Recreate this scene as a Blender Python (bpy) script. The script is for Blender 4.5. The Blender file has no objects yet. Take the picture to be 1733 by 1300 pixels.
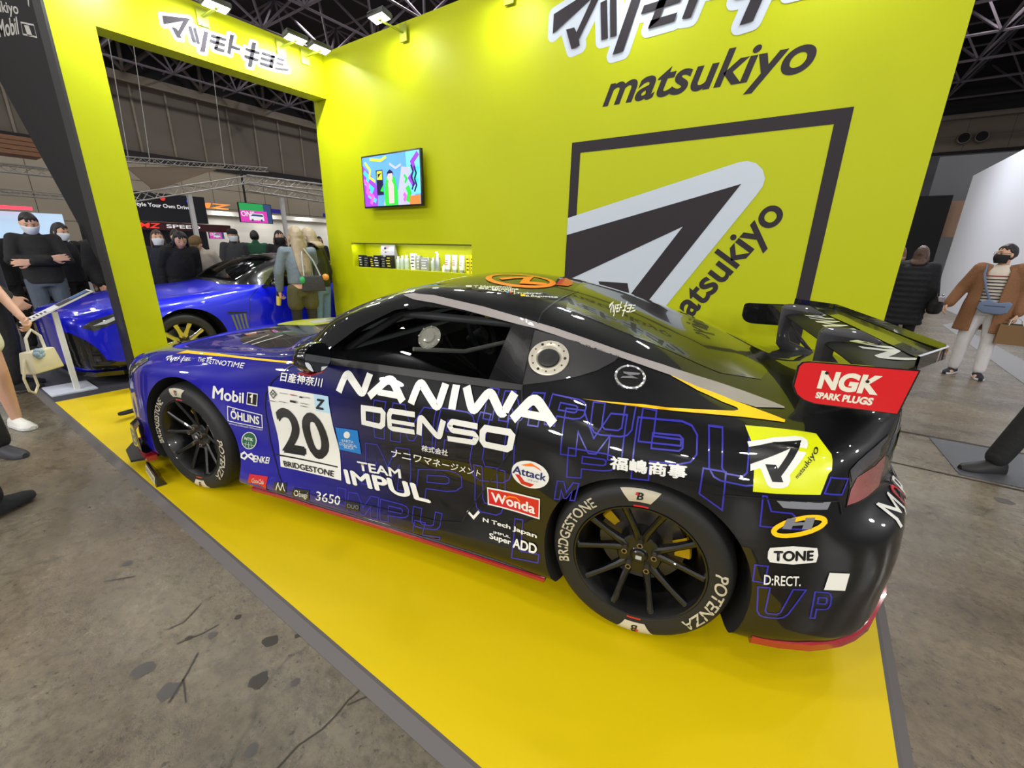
import bpy, bmesh, math, random
from math import sin, cos, pi, radians, sqrt
from mathutils import Vector, Matrix, Euler
from mathutils.bvhtree import BVHTree
from mathutils.geometry import tessellate_polygon
SC = bpy.context.scene
COL = SC.collection
random.seed(4)
# ---------------------------------------------------------------- camera
CAM = Vector((5.3376, -3.6556, 1.4689)); YAW, PITCH, ROLL = 0.5985, -0.3068, 0.022
_fw = Vector((-sin(YAW), cos(YAW), 0)); _rt = Vector((cos(YAW), sin(YAW), 0)); _up = Vector((0, 0, 1))
_f = _fw*cos(PITCH)+_up*sin(PITCH); _u = _up*cos(PITCH)-_fw*sin(PITCH)
_r = _rt*cos(ROLL)+_u*sin(ROLL); _u2 = _u*cos(ROLL)-_rt*sin(ROLL)
cd = bpy.data.cameras.new('camera'); cam = bpy.data.objects.new('camera', cd); COL.objects.link(cam)
cam.matrix_world = Matrix(((_r.x, _u2.x, -_f.x, CAM.x), (_r.y, _u2.y, -_f.y, CAM.y), (_r.z, _u2.z, -_f.z, CAM.z), (0, 0, 0, 1)))
cd.sensor_width = 36; cd.lens = 721.41/1733*36; cd.clip_start = 0.05; cd.clip_end = 300
SC.camera = cam
# ---------------------------------------------------------------- world, lights, exposure
SC.view_settings.view_transform = 'Standard'; SC.view_settings.look = 'None'
SC.view_settings.exposure = 0.0; SC.view_settings.gamma = 1; SC.view_settings.use_curve_mapping = False
w = bpy.data.worlds.new('hall_air'); SC.world = w; w.use_nodes = True
w.node_tree.nodes['Background'].inputs[0].default_value = (0.75, 0.8, 0.9, 1)
w.node_tree.nodes['Background'].inputs[1].default_value = 0.10
def area(name, loc, target, size, power, color=(1, 1, 1), shape='DISK', sy=None):
    l = bpy.data.lights.new(name, 'AREA'); l.energy = power; l.color = color; l.shape = shape; l.size = size
    if sy: l.size_y = sy
    o = bpy.data.objects.new(name, l); COL.objects.link(o); o.location = loc
    d = Vector(target)-Vector(loc); o.rotation_euler = d.to_track_quat('-Z', 'Y').to_euler()
    return o
# high bay lamps of the hall
for ix in range(-4, 3):
    for iy in range(-3, 5):
        x, y = 3.2+ix*6.5, -1.5+iy*6.0
        if (ix, iy) == (0, 0): y -= 1.2
        area('hall_lamp', (x, y, 11.5), (x, y, 0), 0.55, 135, (1.0, 0.97, 0.92))
# unseen fill lights, added to brighten upright faces
for x, y, tx, ty in ((6.3, 12.5, 8.7, 11), (6.6, 7.0, 8.7, 7.5)):
    area('white_wall_fill', (x, y, 5.2), (tx, ty, 1.6), 0.4, 130, (0.95, 0.97, 1.0))  # added fill, hidden from view, lifts the white booth wall
for k, x in enumerate((-5.5, -2.6, 0.2, 2.6, 4.9, 7.4, 10.0)):
    area('aisle_fill', (x, -9.6-(k % 2)*.7, 3.3+(k % 3)*.45), (2.5, -1.5, 0.7), 0.5, 105, (1.0, 0.98, 0.96))  # frontal fill added behind the camera for the car's side and walls
for x, y, z in ((13.6, -6.0, 3.6), (14.4, -2.6, 3.9), (13.4, 1.2, 3.6)):
    area('side_fill', (x, y, z), (0, -1.4, 1.6), 0.5, 150, (1.0, 0.98, 0.96))  # fill added off to the right to brighten the pylon and left wall
# ---------------------------------------------------------------- materials
MATS = {}
def lin(c):
    return tuple((v/12.92 if v <= 0.04045 else ((v+0.055)/1.055)**2.4) for v in (c[0]/255, c[1]/255, c[2]/255))
def mat(name, rgb=(128, 128, 128), rough=0.5, metal=0.0, spec=0.5, coat=0.0, emit=None, estr=1.0, alpha=1.0, trans=0.0, noise=None, bump=None):
    if name in MATS: return MATS[name]
    m = bpy.data.materials.new(name); m.use_nodes = True; nt = m.node_tree; b = nt.nodes['Principled BSDF']
    c = lin(rgb)+(1,)
    b.inputs['Base Color'].default_value = c; b.inputs['Roughness'].default_value = rough; b.inputs['Metallic'].default_value = metal
    b.inputs['Specular IOR Level'].default_value = spec; b.inputs['Coat Weight'].default_value = coat; b.inputs['Coat Roughness'].default_value = 0.02
    b.inputs['Transmission Weight'].default_value = trans
    if alpha < 1: b.inputs['Alpha'].default_value = alpha
    if emit: b.inputs['Emission Color'].default_value = lin(emit)+(1,); b.inputs['Emission Strength'].default_value = estr
    if noise or bump:
        tc = nt.nodes.new('ShaderNodeTexCoord')
        n = nt.nodes.new('ShaderNodeTexNoise'); n.inputs['Scale'].default_value = (noise or bump)[0]; n.inputs['Detail'].default_value = 4
        nt.links.new(tc.outputs['Object'], n.inputs['Vector'])
        if noise:
            mx = nt.nodes.new('ShaderNodeMix'); mx.data_type = 'RGBA'
            mx.inputs[6].default_value = tuple(v*(1-noise[1]) for v in c[:3])+(1,); mx.inputs[7].default_value = tuple(min(1, v*(1+noise[1])) for v in c[:3])+(1,)
            nt.links.new(n.outputs['Fac'], mx.inputs[0]); nt.links.new(mx.outputs[2], b.inputs['Base Color'])
        if bump:
            bp = nt.nodes.new('ShaderNodeBump'); bp.inputs['Strength'].default_value = bump[1]; bp.inputs['Distance'].default_value = 0.01
            nt.links.new(n.outputs['Fac'], bp.inputs['Height']); nt.links.new(bp.outputs['Normal'], b.inputs['Normal'])
    MATS[name] = m
    return m
# ---------------------------------------------------------------- mesh helpers
class MB:
    def __init__(s): s.v = []; s.f = []; s.m = []
    def add(s, vs, fs, mi=0, M=None):
        o = len(s.v)
        s.v += [tuple(M @ Vector(p)) if M else tuple(p) for p in vs]
        s.f += [tuple(i+o for i in f) for f in fs]; s.m += [mi]*len(fs)
        return s
    def box(s, lo, hi, mi=0, M=None):
        x0, y0, z0 = lo; x1, y1, z1 = hi
        vs = [(x0, y0, z0), (x1, y0, z0), (x1, y1, z0), (x0, y1, z0), (x0, y0, z1), (x1, y0, z1), (x1, y1, z1), (x0, y1, z1)]
        return s.add(vs, [(0, 3, 2, 1), (4, 5, 6, 7), (0, 1, 5, 4), (1, 2, 6, 5), (2, 3, 7, 6), (3, 0, 4, 7)], mi, M)
    def prism(s, poly, fn0, fn1, mi=0, M=None):
        # poly 2-D; fn0, fn1 map (a, b) to the two end faces
        n = len(poly); vs = [fn0(*p) for p in poly]+[fn1(*p) for p in poly]
        tr = tessellate_polygon([[Vector((p[0], p[1], 0)) for p in poly]])
        fs = [tuple(t) for t in tr]+[tuple(i+n for i in reversed(t)) for t in tr]
        fs += [(i, (i+1) % n, (i+1) % n+n, i+n) for i in range(n)]
        return s.add(vs, fs, mi, M)
    def grid(s, rows, mi=0, M=None, close=False, closev=False):
        nr, nc = len(rows), len(rows[0]); vs = [p for r in rows for p in r]; fs = []
        for i in range(nr if closev else nr-1):
            for j in range(nc if close else nc-1):
                a, b = i*nc+j, i*nc+(j+1) % nc; c, d = ((i+1) % nr)*nc+(j+1) % nc, ((i+1) % nr)*nc+j
                fs.append((a, b, c, d))
        return s.add(vs, fs, mi, M)
    def tube(s, pts, r, n=8, mi=0, M=None, cap=True):
        pts = [Vector(p) for p in pts]; rows = []; up = Vector((0, 0, 1)); pa = None
        for i, p in enumerate(pts):
            t = (pts[min(i+1, len(pts)-1)]-pts[max(i-1, 0)]).normalized()
            if pa is None:
                a = t.cross(up if abs(t.z) < 0.95 else Vector((1, 0, 0))).normalized()
            else: a = (pa-t*pa.dot(t)).normalized()
            pa = a; b = t.cross(a); rr = r[i] if isinstance(r, (list, tuple)) else r
            rows.append([p+(a*cos(2*pi*k/n)+b*sin(2*pi*k/n))*rr for k in range(n)])
        o = len(s.v); s.grid(rows, mi, M, close=True)
        if cap:
            s.f += [tuple(o+k for k in range(n)), tuple(o+(len(pts)-1)*n+k for k in reversed(range(n)))]; s.m += [mi, mi]
        return s
    def lathe(s, prof, n=32, mi=0, M=None, a0=0, a1=2*pi, closed=False):
        # prof: (radius, height) turned about local z
        full = abs(a1-a0-2*pi) < 1e-6; k = n if full else n+1
        rows = [[(r*cos(a0+(a1-a0)*i/n), r*sin(a0+(a1-a0)*i/n), h) for i in range(k)] for r, h in prof]
        return s.grid(rows, mi, M, close=full, closev=closed)
    def sphere(s, c, r, n=16, m=10, mi=0, M=None):
        rx, ry, rz = r if isinstance(r, (tuple, list)) else (r, r, r)
        rows = [[(c[0]+rx*sin(pi*j/m)*cos(2*pi*i/n), c[1]+ry*sin(pi*j/m)*sin(2*pi*i/n), c[2]+rz*cos(pi*j/m)) for i in range(n)] for j in range(m+1)]
        return s.grid(rows, mi, M, close=True)
    def build(s, name, mats, parent=None, smooth=None, weld=True, loc=None, rot=None):
        me = bpy.data.meshes.new(name); me.from_pydata(s.v, [], s.f)
        if not isinstance(mats, (list, tuple)): mats = [mats]
        for m in mats: me.materials.append(m)
        me.polygons.foreach_set('material_index', s.m)
        bm = bmesh.new(); bm.from_mesh(me)
        if weld: bmesh.ops.remove_doubles(bm, verts=bm.verts, dist=1e-5)
        bmesh.ops.recalc_face_normals(bm, faces=bm.faces); bm.to_mesh(me); bm.free()
        if smooth is not None:
            me.polygons.foreach_set('use_smooth', [True]*len(me.polygons)); me.set_sharp_from_angle(angle=radians(smooth))
        return link(name, me, parent, loc, rot)
def link(name, me, parent=None, loc=None, rot=None):
    o = bpy.data.objects.new(name, me); COL.objects.link(o)
    if parent: o.parent = parent
    if loc: o.location = loc
    if rot: o.rotation_euler = rot
    return o
def tag(o, label=None, cat=None, group=None, kind=None):
    if label: o['label'] = label
    if cat: o['category'] = cat
    if group: o['group'] = group
    if kind: o['kind'] = kind
    return o
def empty(name, loc, rz=0, label=None, cat=None, group=None):
    o = bpy.data.objects.new(name, None); COL.objects.link(o); o.location = loc; o.rotation_euler = (0, 0, rz); o.empty_display_size = 0.1
    return tag(o, label, cat, group)
def struct(o): o['kind'] = 'structure'; return o
def bevel(o, w, seg=2, ang=35):
    bm = bmesh.new(); bm.from_mesh(o.data)
    es = [e for e in bm.edges if len(e.link_faces) == 2 and e.calc_face_angle(0) > radians(ang)]
    bmesh.ops.bevel(bm, geom=es, offset=w, segments=seg, affect='EDGES', profile=0.5, clamp_overlap=True)
    bm.to_mesh(o.data); bm.free()
    o.data.polygons.foreach_set('use_smooth', [True]*len(o.data.polygons)); o.data.set_sharp_from_angle(angle=radians(40))
    return o
def evalmesh(o):
    dg = bpy.context.evaluated_depsgraph_get(); dg.update()
    return bpy.data.meshes.new_from_object(o.evaluated_get(dg), depsgraph=dg)
# ---------------------------------------------------------------- lettering: 2-D meshes in a unit box
_TC = {}
def text2d(s, bold=0.0, shear=0.0, res=4, align='CENTER', spacing=1.0, lsp=1.0):
    k = (s, bold, shear, res, align, spacing, lsp)
    if k in _TC: return _TC[k]
    cu = bpy.data.curves.new('t', 'FONT'); cu.body = s; cu.offset = bold; cu.shear = shear; cu.resolution_u = res; cu.align_x = align; cu.space_character = spacing; cu.space_line = lsp
    o = bpy.data.objects.new('t', cu); COL.objects.link(o); me = evalmesh(o)
    vs = [(v.co.x, v.co.y) for v in me.vertices]; fs = [tuple(p.vertices) for p in me.polygons]
    bpy.data.objects.remove(o); bpy.data.curves.remove(cu); bpy.data.meshes.remove(me)
    _TC[k] = unit(vs, fs); return _TC[k]
def unit(vs, fs):
    x0, x1 = min(v[0] for v in vs), max(v[0] for v in vs); y0, y1 = min(v[1] for v in vs), max(v[1] for v in vs)
    return [((x-x0)/(x1-x0), (y-y0)/(y1-y0)) for x, y in vs], fs, (x1-x0)/(y1-y0)
def poly2d(*polys):
    vs = []; fs = []
    for P in polys:
        o = len(vs); vs += [tuple(p) for p in P]
        fs += [tuple(i+o for i in t) for t in tessellate_polygon([[Vector((p[0], p[1], 0)) for p in P]])]
    return vs, fs
def stroke2d(pts, w, closed=False):
    # a band of width w along a polyline, mitred
    n = len(pts); L = []; R = []
    for i in range(n):
        p = Vector(pts[i]); a = Vector(pts[(i-1) % n]) if (closed or i) else None; b = Vector(pts[(i+1) % n]) if (closed or i < n-1) else None
        d1 = (p-a).normalized() if a is not None else None; d2 = (b-p).normalized() if b is not None else None
        if d1 is None: d1 = d2
        if d2 is None: d2 = d1
        n1 = Vector((-d1.y, d1.x)); n2 = Vector((-d2.y, d2.x)); m = (n1+n2); m = m.normalized() if m.length > 1e-6 else n1
        k = (w/2)/max(0.35, m.dot(n1)); L.append(tuple(p+m*k)); R.append(tuple(p-m*k))
    vs = L+R; fs = [(i, (i+1) % n, (i+1) % n+n, i+n) for i in range(n if closed else n-1)]
    return vs, fs
def join2d(*ms):
    vs = []; fs = []
    for m in ms:
        o = len(vs); vs += list(m[0]); fs += [tuple(i+o for i in f) for f in m[1]]
    return vs, fs
def ellipse(cx, cy, rx, ry, n=32, rot=0):
    return [(cx+rx*cos(2*pi*i/n)*cos(rot)-ry*sin(2*pi*i/n)*sin(rot), cy+rx*cos(2*pi*i/n)*sin(rot)+ry*sin(2*pi*i/n)*cos(rot)) for i in range(n)]
def rrect(x0, y0, x1, y1, r, n=4):
    P = []
    for cx, cy, a in ((x1-r, y1-r, 0), (x0+r, y1-r, pi/2), (x0+r, y0+r, pi), (x1-r, y0+r, 3*pi/2)):
        P += [(cx+r*cos(a+pi/2*i/n), cy+r*sin(a+pi/2*i/n)) for i in range(n+1)]
    return P
def quadmap(q):
    # q: TL, TR, BR, BL -> maps unit square (0,0)=BL to the quad, projectively
    (x3, y3), (x2, y2), (x1, y1), (x0, y0) = q
    dx1, dx2, dx3 = x1-x2, x3-x2, x0-x1+x2-x3; dy1, dy2, dy3 = y1-y2, y3-y2, y0-y1+y2-y3
    den = dx1*dy2-dx2*dy1; g = (dx3*dy2-dx2*dy3)/den; h = (dx1*dy3-dx3*dy1)/den
    a, b, c = x1-x0+g*x1, x3-x0+h*x3, x0; d, e, f = y1-y0+g*y1, y3-y0+h*y3, y0
    return lambda u, v: ((a*u+b*v+c)/(g*u+h*v+1), (d*u+e*v+f)/(g*u+h*v+1))
def flat(name, m2, fn, mats, parent=None, mi=0):
    # lettering or shape on a flat face: fn maps 2-D to 3-D
    b = MB(); b.add([fn(*p) for p in m2[0]], m2[1], mi); return b.build(name, mats, parent, weld=False)
# ================================================================ the hall floor and the booth
YEL = mat('booth_yellow_paint', (176, 183, 2), 0.5, spec=0.22)
YFL = mat('platform_yellow_sheet', (214, 187, 0), 0.5, spec=0.25)
BLK = mat('booth_black_panel', (22, 21, 23), 0.7, spec=0.2)
GRA = mat('graphic_charcoal', (50, 46, 50), 0.7, spec=0.15)
GWH = mat('graphic_white', (190, 199, 210), 0.6, spec=0.2)
RMP = mat('edge_ramp_grey', (86, 82, 80), 0.6)
def concrete():
    m = bpy.data.materials.new('hall_concrete'); m.use_nodes = True; nt = m.node_tree; N = nt.nodes; L = nt.links; b = N['Principled BSDF']
    tc = N.new('ShaderNodeTexCoord')
    def noise(sc, det, rough=0.6, st=None):
        n = N.new('ShaderNodeTexNoise'); n.inputs['Scale'].default_value = sc; n.inputs['Detail'].default_value = det; n.inputs['Roughness'].default_value = rough
        if st:
            mp = N.new('ShaderNodeMapping'); mp.inputs['Rotation'].default_value = (0, 0, 0.9); mp.inputs['Scale'].default_value = st; L.new(tc.outputs['Object'], mp.inputs[0]); L.new(mp.outputs[0], n.inputs['Vector'])
        else: L.new(tc.outputs['Object'], n.inputs['Vector'])
        return n.outputs['Fac']
    def ramp(f, stops):
        r = N.new('ShaderNodeValToRGB'); e = r.color_ramp.elements
        while len(e) < len(stops): e.new(0.5)
        for k, (p, c) in zip(e, stops): k.position = p; k.color = c+(1,)
        L.new(f, r.inputs[0]); return r.outputs[0]
    def mix(f, a, c, mode='MIX'):
        x = N.new('ShaderNodeMix'); x.data_type = 'RGBA'; x.blend_type = mode
        for s, v in ((0, f), (6, a), (7, c)):
            if isinstance(v, (int, float)): x.inputs[s].default_value = v
            elif isinstance(v, tuple): x.inputs[s].default_value = v
            else: L.new(v, x.inputs[s])
        return x.outputs[2]
    base = ramp(noise(0.9, 8, 0.65, (1, 2.2, 1)), [(0.3, lin((88, 80, 69))), (0.5, lin((114, 105, 92))), (0.72, lin((136, 127, 112)))])
    fine = ramp(noise(26, 8, 0.75), [(0.34, (0.42,)*3), (0.56, (1.0, .98, .93))])
    c = mix(0.8, base, fine, 'MULTIPLY'); tint = ramp(noise(0.6, 3, .5), [(0.4, (1.0, .93, .82)), (0.6, (.95, 1.0, .97))]); c = mix(0.8, c, tint, 'MULTIPLY')
    blot = ramp(noise(3.2, 5, 0.7), [(0.60, (1,)*3), (0.72, (0.55,)*3)])
    c = mix(0.8, c, blot, 'MULTIPLY')
    spk = ramp(noise(42, 4, 0.65), [(0.61, (1,)*3), (0.68, (0.25,)*3)]); c = mix(0.85, c, spk, 'MULTIPLY')
    scr = ramp(noise(9, 5, 0.8, (1, 9, 1)), [(0.64, (1,)*3), (0.70, (0.5,)*3)]); c = mix(0.7, c, scr, 'MULTIPLY')
    vo = N.new('ShaderNodeTexVoronoi'); vo.feature = 'DISTANCE_TO_EDGE'; vo.inputs['Scale'].default_value = 0.55
    mp = N.new('ShaderNodeMapping'); L.new(tc.outputs['Object'], mp.inputs[0])
    nz = N.new('ShaderNodeTexNoise'); nz.inputs['Scale'].default_value = 3; L.new(tc.outputs['Object'], nz.inputs['Vector'])
    va = N.new('ShaderNodeMixRGB'); va.blend_type = 'ADD'; va.inputs[0].default_value = 0.35; L.new(mp.outputs[0], va.inputs[1]); L.new(nz.outputs['Color'], va.inputs[2]); L.new(va.outputs[0], vo.inputs['Vector'])
    crack = ramp(vo.outputs['Distance'], [(0.002, (0.45,)*3), (0.006, (1,)*3)]); c = mix(0.6, c, crack, 'MULTIPLY')
    L.new(c, b.inputs['Base Color'])
    rr = N.new('ShaderNodeMapRange'); rr.inputs[1].default_value = 0.35; rr.inputs[2].default_value = 0.65; rr.inputs[3].default_value = 0.2; rr.inputs[4].default_value = 0.36
    L.new(noise(5, 6), rr.inputs[0]); L.new(rr.outputs[0], b.inputs['Roughness'])
    bp = N.new('ShaderNodeBump'); bp.inputs['Strength'].default_value = 0.5; bp.inputs['Distance'].default_value = 0.004; L.new(noise(38, 5, 0.7), bp.inputs['Height']); L.new(bp.outputs['Normal'], b.inputs['Normal'])
    b.inputs['Specular IOR Level'].default_value = 0.45
    return m
CONC = concrete()
fl = MB().add([(-40, -14, 0), (16, -14, 0), (16, 30, 0), (-40, 30, 0)], [(0, 1, 2, 3)]).build('floor', CONC); struct(fl)
def stains():
    rs = random.Random(11); b = MB()
    for x, y, r, mi in ((3.869, -3.125, .030, 0), (3.994, -3.228, .032, 0), (3.784, -3.424, .036, 1), (3.618, -3.445, .036, 1), (3.649, -3.143, .014, 0), (4.104, -3.157, .016, 1), (3.60, -3.30, .012, 0), (3.66, -3.24, .016, 1), (3.93, -3.05, .012, 0), (4.2, -3.35, .02, 1), (2.9, -3.3, .02, 1), (6.6, .1, .05, 1), (6.9, -.6, .04, 1)):
        P = [(x+r*rs.uniform(.75, 1.15)*cos(a), y+r*rs.uniform(.75, 1.15)*sin(a), .0012) for a in [2*pi*k/14 for k in range(14)]]; b.add(P, [tuple(range(14))], mi)
    for pts, w in (([(3.70, -3.305), (3.76, -3.36), (3.832, -3.439)], .006), ([(3.775, -3.379), (3.82, -3.39), (3.878, -3.406)], .005), ([(3.626, -3.205), (3.62, -3.26), (3.594, -3.335)], .005), ([(2.96, -3.401), (3.0, -3.35), (3.031, -3.305)], .006), ([(4.311, -3.022), (4.308, -3.087), (4.318, -3.14), (4.32, -3.192), (4.303, -3.261), (4.311, -3.328), (4.29, -3.45)], .005), ([(4.36, -3.03), (4.34, -3.06), (4.32, -3.10)], .004), ([(3.45, -3.2), (3.5, -3.28), (3.49, -3.33)], .004)):
        t = stroke2d(pts, w); b.add([(p[0], p[1], .0016) for p in t[0]], t[1], 0)
    struct(b.build('floor_stains', [mat('stain_dark', (46, 42, 36), .5), mat('stain_grey', (72, 68, 66), .5)], weld=False))
stains()
XL, XR, YN, HP = -0.2187, 5.8141, -2.9946, 0.03
YP, YQ, ZL, ZT, TB, XW = -2.43, -2.12, 3.1735, 3.645, 0.2754, 5.7598
pf = MB().box((XL, YN, 0.0), (XR, 0.0, HP)).build('platform', YFL); struct(pf); pf.name = 'floor_platform'
b = MB(); rw = 0.05
b.add([(XL-4.5, YN, HP), (XR+rw, YN, HP), (XR+rw, YN-rw, 0.001), (XL-4.5, YN-rw, 0.001)], [(0, 1, 2, 3)])
b.add([(XR, YN-rw, HP), (XR+rw, YN-rw, 0.001), (XR+rw, 0.3, 0.001), (XR, 0.3, HP)], [(0, 1, 2, 3)])
b = MB()
b.prism([(0, 0), (0, HP), (rw*0.25, HP), (rw, 0.002), (rw, 0)], lambda a, c: (XL-4.5, YN-a, c), lambda a, c: (XR+rw*0.25, YN-a, c))
struct(b.build('trim_1', RMP))
b = MB(); b.prism([(0, 0), (0, HP), (rw*0.25, HP), (rw, 0.002), (rw, 0)], lambda a, c: (XR+a, YN-rw*0.25, c), lambda a, c: (XR+a, 0.4, c))
struct(b.build('trim_2', RMP))
# dark carpet platform of the neighbouring car
CPT = mat('carpet_charcoal', (58, 58, 68), 0.95, noise=(90, 0.25))
struct(MB().box((XL-4.5, YN, 0), (XL, 4.5, HP)).build('floor_carpet', CPT))
# back wall with its niche
NX0, NX1, NZ0, NZ1, ND = 0.2357, 2.2921, 1.2008, 1.503, 0.22
b = MB()
b.box((-TB, 0, 0), (NX0, TB, ZT)); b.box((NX1, 0, 0), (XW, TB, ZT)); b.box((NX0, 0, 0), (NX1, TB, NZ0)); b.box((NX0, 0, NZ1), (NX1, TB, ZT)); b.box((NX0, ND, NZ0), (NX1, TB, NZ1))
struct(b.build('wall_back', YEL))
# left wall: pylon and lintel round a wide opening
b = MB(); b.box((-0.2187, YP+0.02, HP), (0, YQ, ZT)); b.box((-0.2187, YQ, ZL), (0, -0.001, ZT)); struct(b.build('wall_left', YEL))
b = MB(); b.box((-0.2187, YP, HP), (-0.0005, YP+0.0195, ZT)); struct(b.build('trim_3', mat('pylon_end_black', (30, 29, 30), 0.5)))
WG = [(-0.21, 1.13), (-0.21, 1.10), (-0.005, 1.10), (-0.005, ZT), (-2.83, ZT)]
b = MB(); b.prism([(-0.47, 1.39), (-0.2189, 1.13), (-0.2189, ZT), (-2.85, ZT)], lambda a, c: (a, YP+0.02, c), lambda a, c: (a, YP+0.06, c))
wing_panel = struct(b.build('wall_wing', BLK)) 
def on_wing(x, z): return (x, YP+0.0185, z)
SGL = mat('banner_silver_ink', (176, 174, 168), 0.5)
b = MB()
for s, q in (('Mobil', [(-1.62, 3.47), (-0.88, 3.33), (-0.955, 3.215), (-1.70, 3.345)]), ('1', [(-0.72, 3.235), (-0.585, 3.20), (-0.55, 3.12), (-0.70, 3.15)]), ('matsukiyo', [(-2.25, 3.80), (-0.76, 3.40), (-0.79, 3.30), (-2.29, 3.68)])):
    t = text2d(s, 0.02); mp = quadmap(q); b.add([on_wing(*mp(*p)) for p in t[0]], t[1])
st = stroke2d([(-0.80, 3.27), (-0.43, 3.17), (-0.43, 3.085), (-0.83, 3.19)], 0.012, True); b.add([on_wing(*p) for p in st[0]], st[1])
st = stroke2d([(-0.43, 3.30), (-0.40, 3.33), (-0.42, 3.37), (-0.6, 3.44), (-0.95, 3.50)], 0.03); b.add([on_wing(*p) for p in st[0]], st[1])
o = b.build('banner_lettering', SGL, weld=False); struct(o); o.name = 'trim_4'
# ---- wall graphics
LOGO = [[(-1.618, 3.426), (-1.389, 3.485), (-1.498, 3.318), (-1.492, 3.296), (-1.528, 3.29), (-1.558, 3.362), (-1.521, 3.362), (-1.51, 3.344), (-1.45, 3.444), (-1.619, 3.359)], [(-1.415, 3.419), (-1.389, 3.423), (-1.373, 3.298), (-1.4, 3.297)], [(-1.377, 3.419), (-1.351, 3.425), (-1.338, 3.3), (-1.364, 3.299)], [(-1.284, 3.424), (-1.247, 3.426), (-1.307, 3.244), (-1.349, 3.24)], [(-1.224, 3.42), (-1.085, 3.428), (-1.093, 3.406), (-1.232, 3.397)], [(-1.242, 3.372), (-1.104, 3.377), (-1.113, 3.354), (-1.251, 3.348)], [(-1.173, 3.422), (-1.142, 3.423), (-1.181, 3.316), (-1.217, 3.297)], [(-1.211, 3.321), (-1.118, 3.325), (-1.126, 3.301), (-1.219, 3.297)], [(-1.044, 3.478), (-1.005, 3.482), (-1.07, 3.3), (-1.1, 3.302)], [(-1.041, 3.386), (-0.962, 3.384), (-0.97, 3.362), (-1.05, 3.365)], [(-0.829, 3.482), (-0.788, 3.488), (-0.87, 3.249), (-0.909, 3.245)], [(-0.904, 3.409), (-0.761, 3.416), (-0.769, 3.392), (-0.912, 3.388)], [(-0.927, 3.341), (-0.785, 3.345), (-0.793, 3.322), (-0.935, 3.318)], [(-0.737, 3.428), (-0.596, 3.433), (-0.604, 3.409), (-0.745, 3.405)], [(-0.754, 3.376), (-0.626, 3.384), (-0.634, 3.36), (-0.762, 3.353)], [(-0.77, 3.327), (-0.653, 3.331), (-0.642, 3.306), (-0.779, 3.303)], [(-0.638, 3.432), (-0.596, 3.433), (-0.64, 3.305), (-0.68, 3.304)], [(-0.573, 3.43), (-0.492, 3.434), (-0.5, 3.411), (-0.581, 3.408)], [(-0.587, 3.384), (-0.508, 3.388), (-0.516, 3.366), (-0.595, 3.362)], [(-0.612, 3.325), (-0.454, 3.355), (-0.463, 3.331), (-0.621, 3.305)]]
def big(y, z): return (2.0155*y+0.0064*z+6.4237, -0.0349*y+2.0025*z-3.6171)
LMARK = LOGO[0]
def halo2d(polys, r):
    out = []
    for P in polys:
        out.append(poly2d(P)); n = len(P)
        for i in range(n):
            a, c = Vector(P[i]), Vector(P[(i+1) % n]); d = (c-a).normalized(); q = Vector((-d.y, d.x))*r; an = math.atan2(q.y, q.x)
            cap = [tuple(a+Vector((cos(an+pi*k/8), sin(an+pi*k/8)))*r) for k in range(9)]+[tuple(c+Vector((cos(an+pi+pi*k/8), sin(an+pi+pi*k/8)))*r) for k in range(9)]
            out.append(poly2d(cap))
    return out
def logo(fn, polys, r, name, parent_label):
    b = MB()
    for k, h in enumerate(halo2d(polys, r)): b.add([fn(p[0], p[1], 0.0015+0.00003*k) for p in h[0]], h[1], 0)
    for P in polys:
        h = poly2d(P); b.add([fn(p[0], p[1], 0.012) for p in h[0]], h[1], 1)
    o = b.build(name, [GWH, GRA], weld=False); o['kind'] = 'structure'; return o
logo(lambda y, z, d: (d, y, z), LOGO, 0.028, 'trim_5', '')
logo(lambda x, z, d: (x, -d, z), [[big(*p) for p in P] for P in LOGO if max(big(*p)[1] for p in P) < 9], 0.052, 'trim_6', '')
def on_back(d): return lambda x, z: (x, -d, z)
t = text2d('matsukiyo', 0.022, 0.12, 8); q = quadmap([(3.725, 2.795), (5.10, 2.795), (5.062, 2.505), (3.65, 2.505)])
struct(flat('trim_7', ([q(*p) for p in t[0]], t[1]), on_back(0.002), GRA))
FX, FZ, FS, FB = 3.4131, 2.3452, 1.9257, 0.0844
b = MB()
for P in ([(FX, FZ), (FX+FS, FZ), (FX+FS, FZ-FB), (FX, FZ-FB)], [(FX, FZ-FB), (FX+FB, FZ-FB), (FX+FB, 1.74), (FX, 1.72)], [(FX+FS-FB, FZ-FB), (FX+FS, FZ-FB), (FX+FS, FZ-FS), (FX+FS-FB, FZ-FS)], [(FX, FZ-FS), (FX+FS, FZ-FS), (FX+FS, FZ-FS+FB), (FX, FZ-FS+FB)], [(FX, FZ-FS), (FX+FB, FZ-FS), (FX+FB, 0.9), (FX, 0.9)]):
    h = poly2d(P); b.add([(p[0], -0.0021, p[1]) for p in h[0]], h[1], 1)
h = poly2d([(FX, 1.744), (4.742, 2.086), (4.797, 2.09), (4.854, 2.071), (4.901, 2.028), (4.926, 1.971), (4.92, 1.92), (4.89, 1.865), (4.25, 0.86), (4.22, 0.76), (4.13, 0.70), (3.88, 0.70), (3.79, 0.76), (3.62, 1.02), (FX, 1.10)]); b.add([(p[0], -0.003, p[1]) for p in h[0]], h[1], 0)
h = poly2d([(FX, 1.6), (4.782, 1.944), (4.165, 0.99), (4.20, 0.80), (3.93, 0.80), (3.757, 1.21), (4.024, 1.21), (4.055, 1.11), (4.421, 1.663), (FX, 1.185)]); b.add([(p[0], -0.0045, p[1]) for p in h[0]], h[1], 1)
struct(b.build('trim_8', [GWH, GRA], weld=False))
t = text2d('matsukiyo', 0.022, 0.0, 8)
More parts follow.
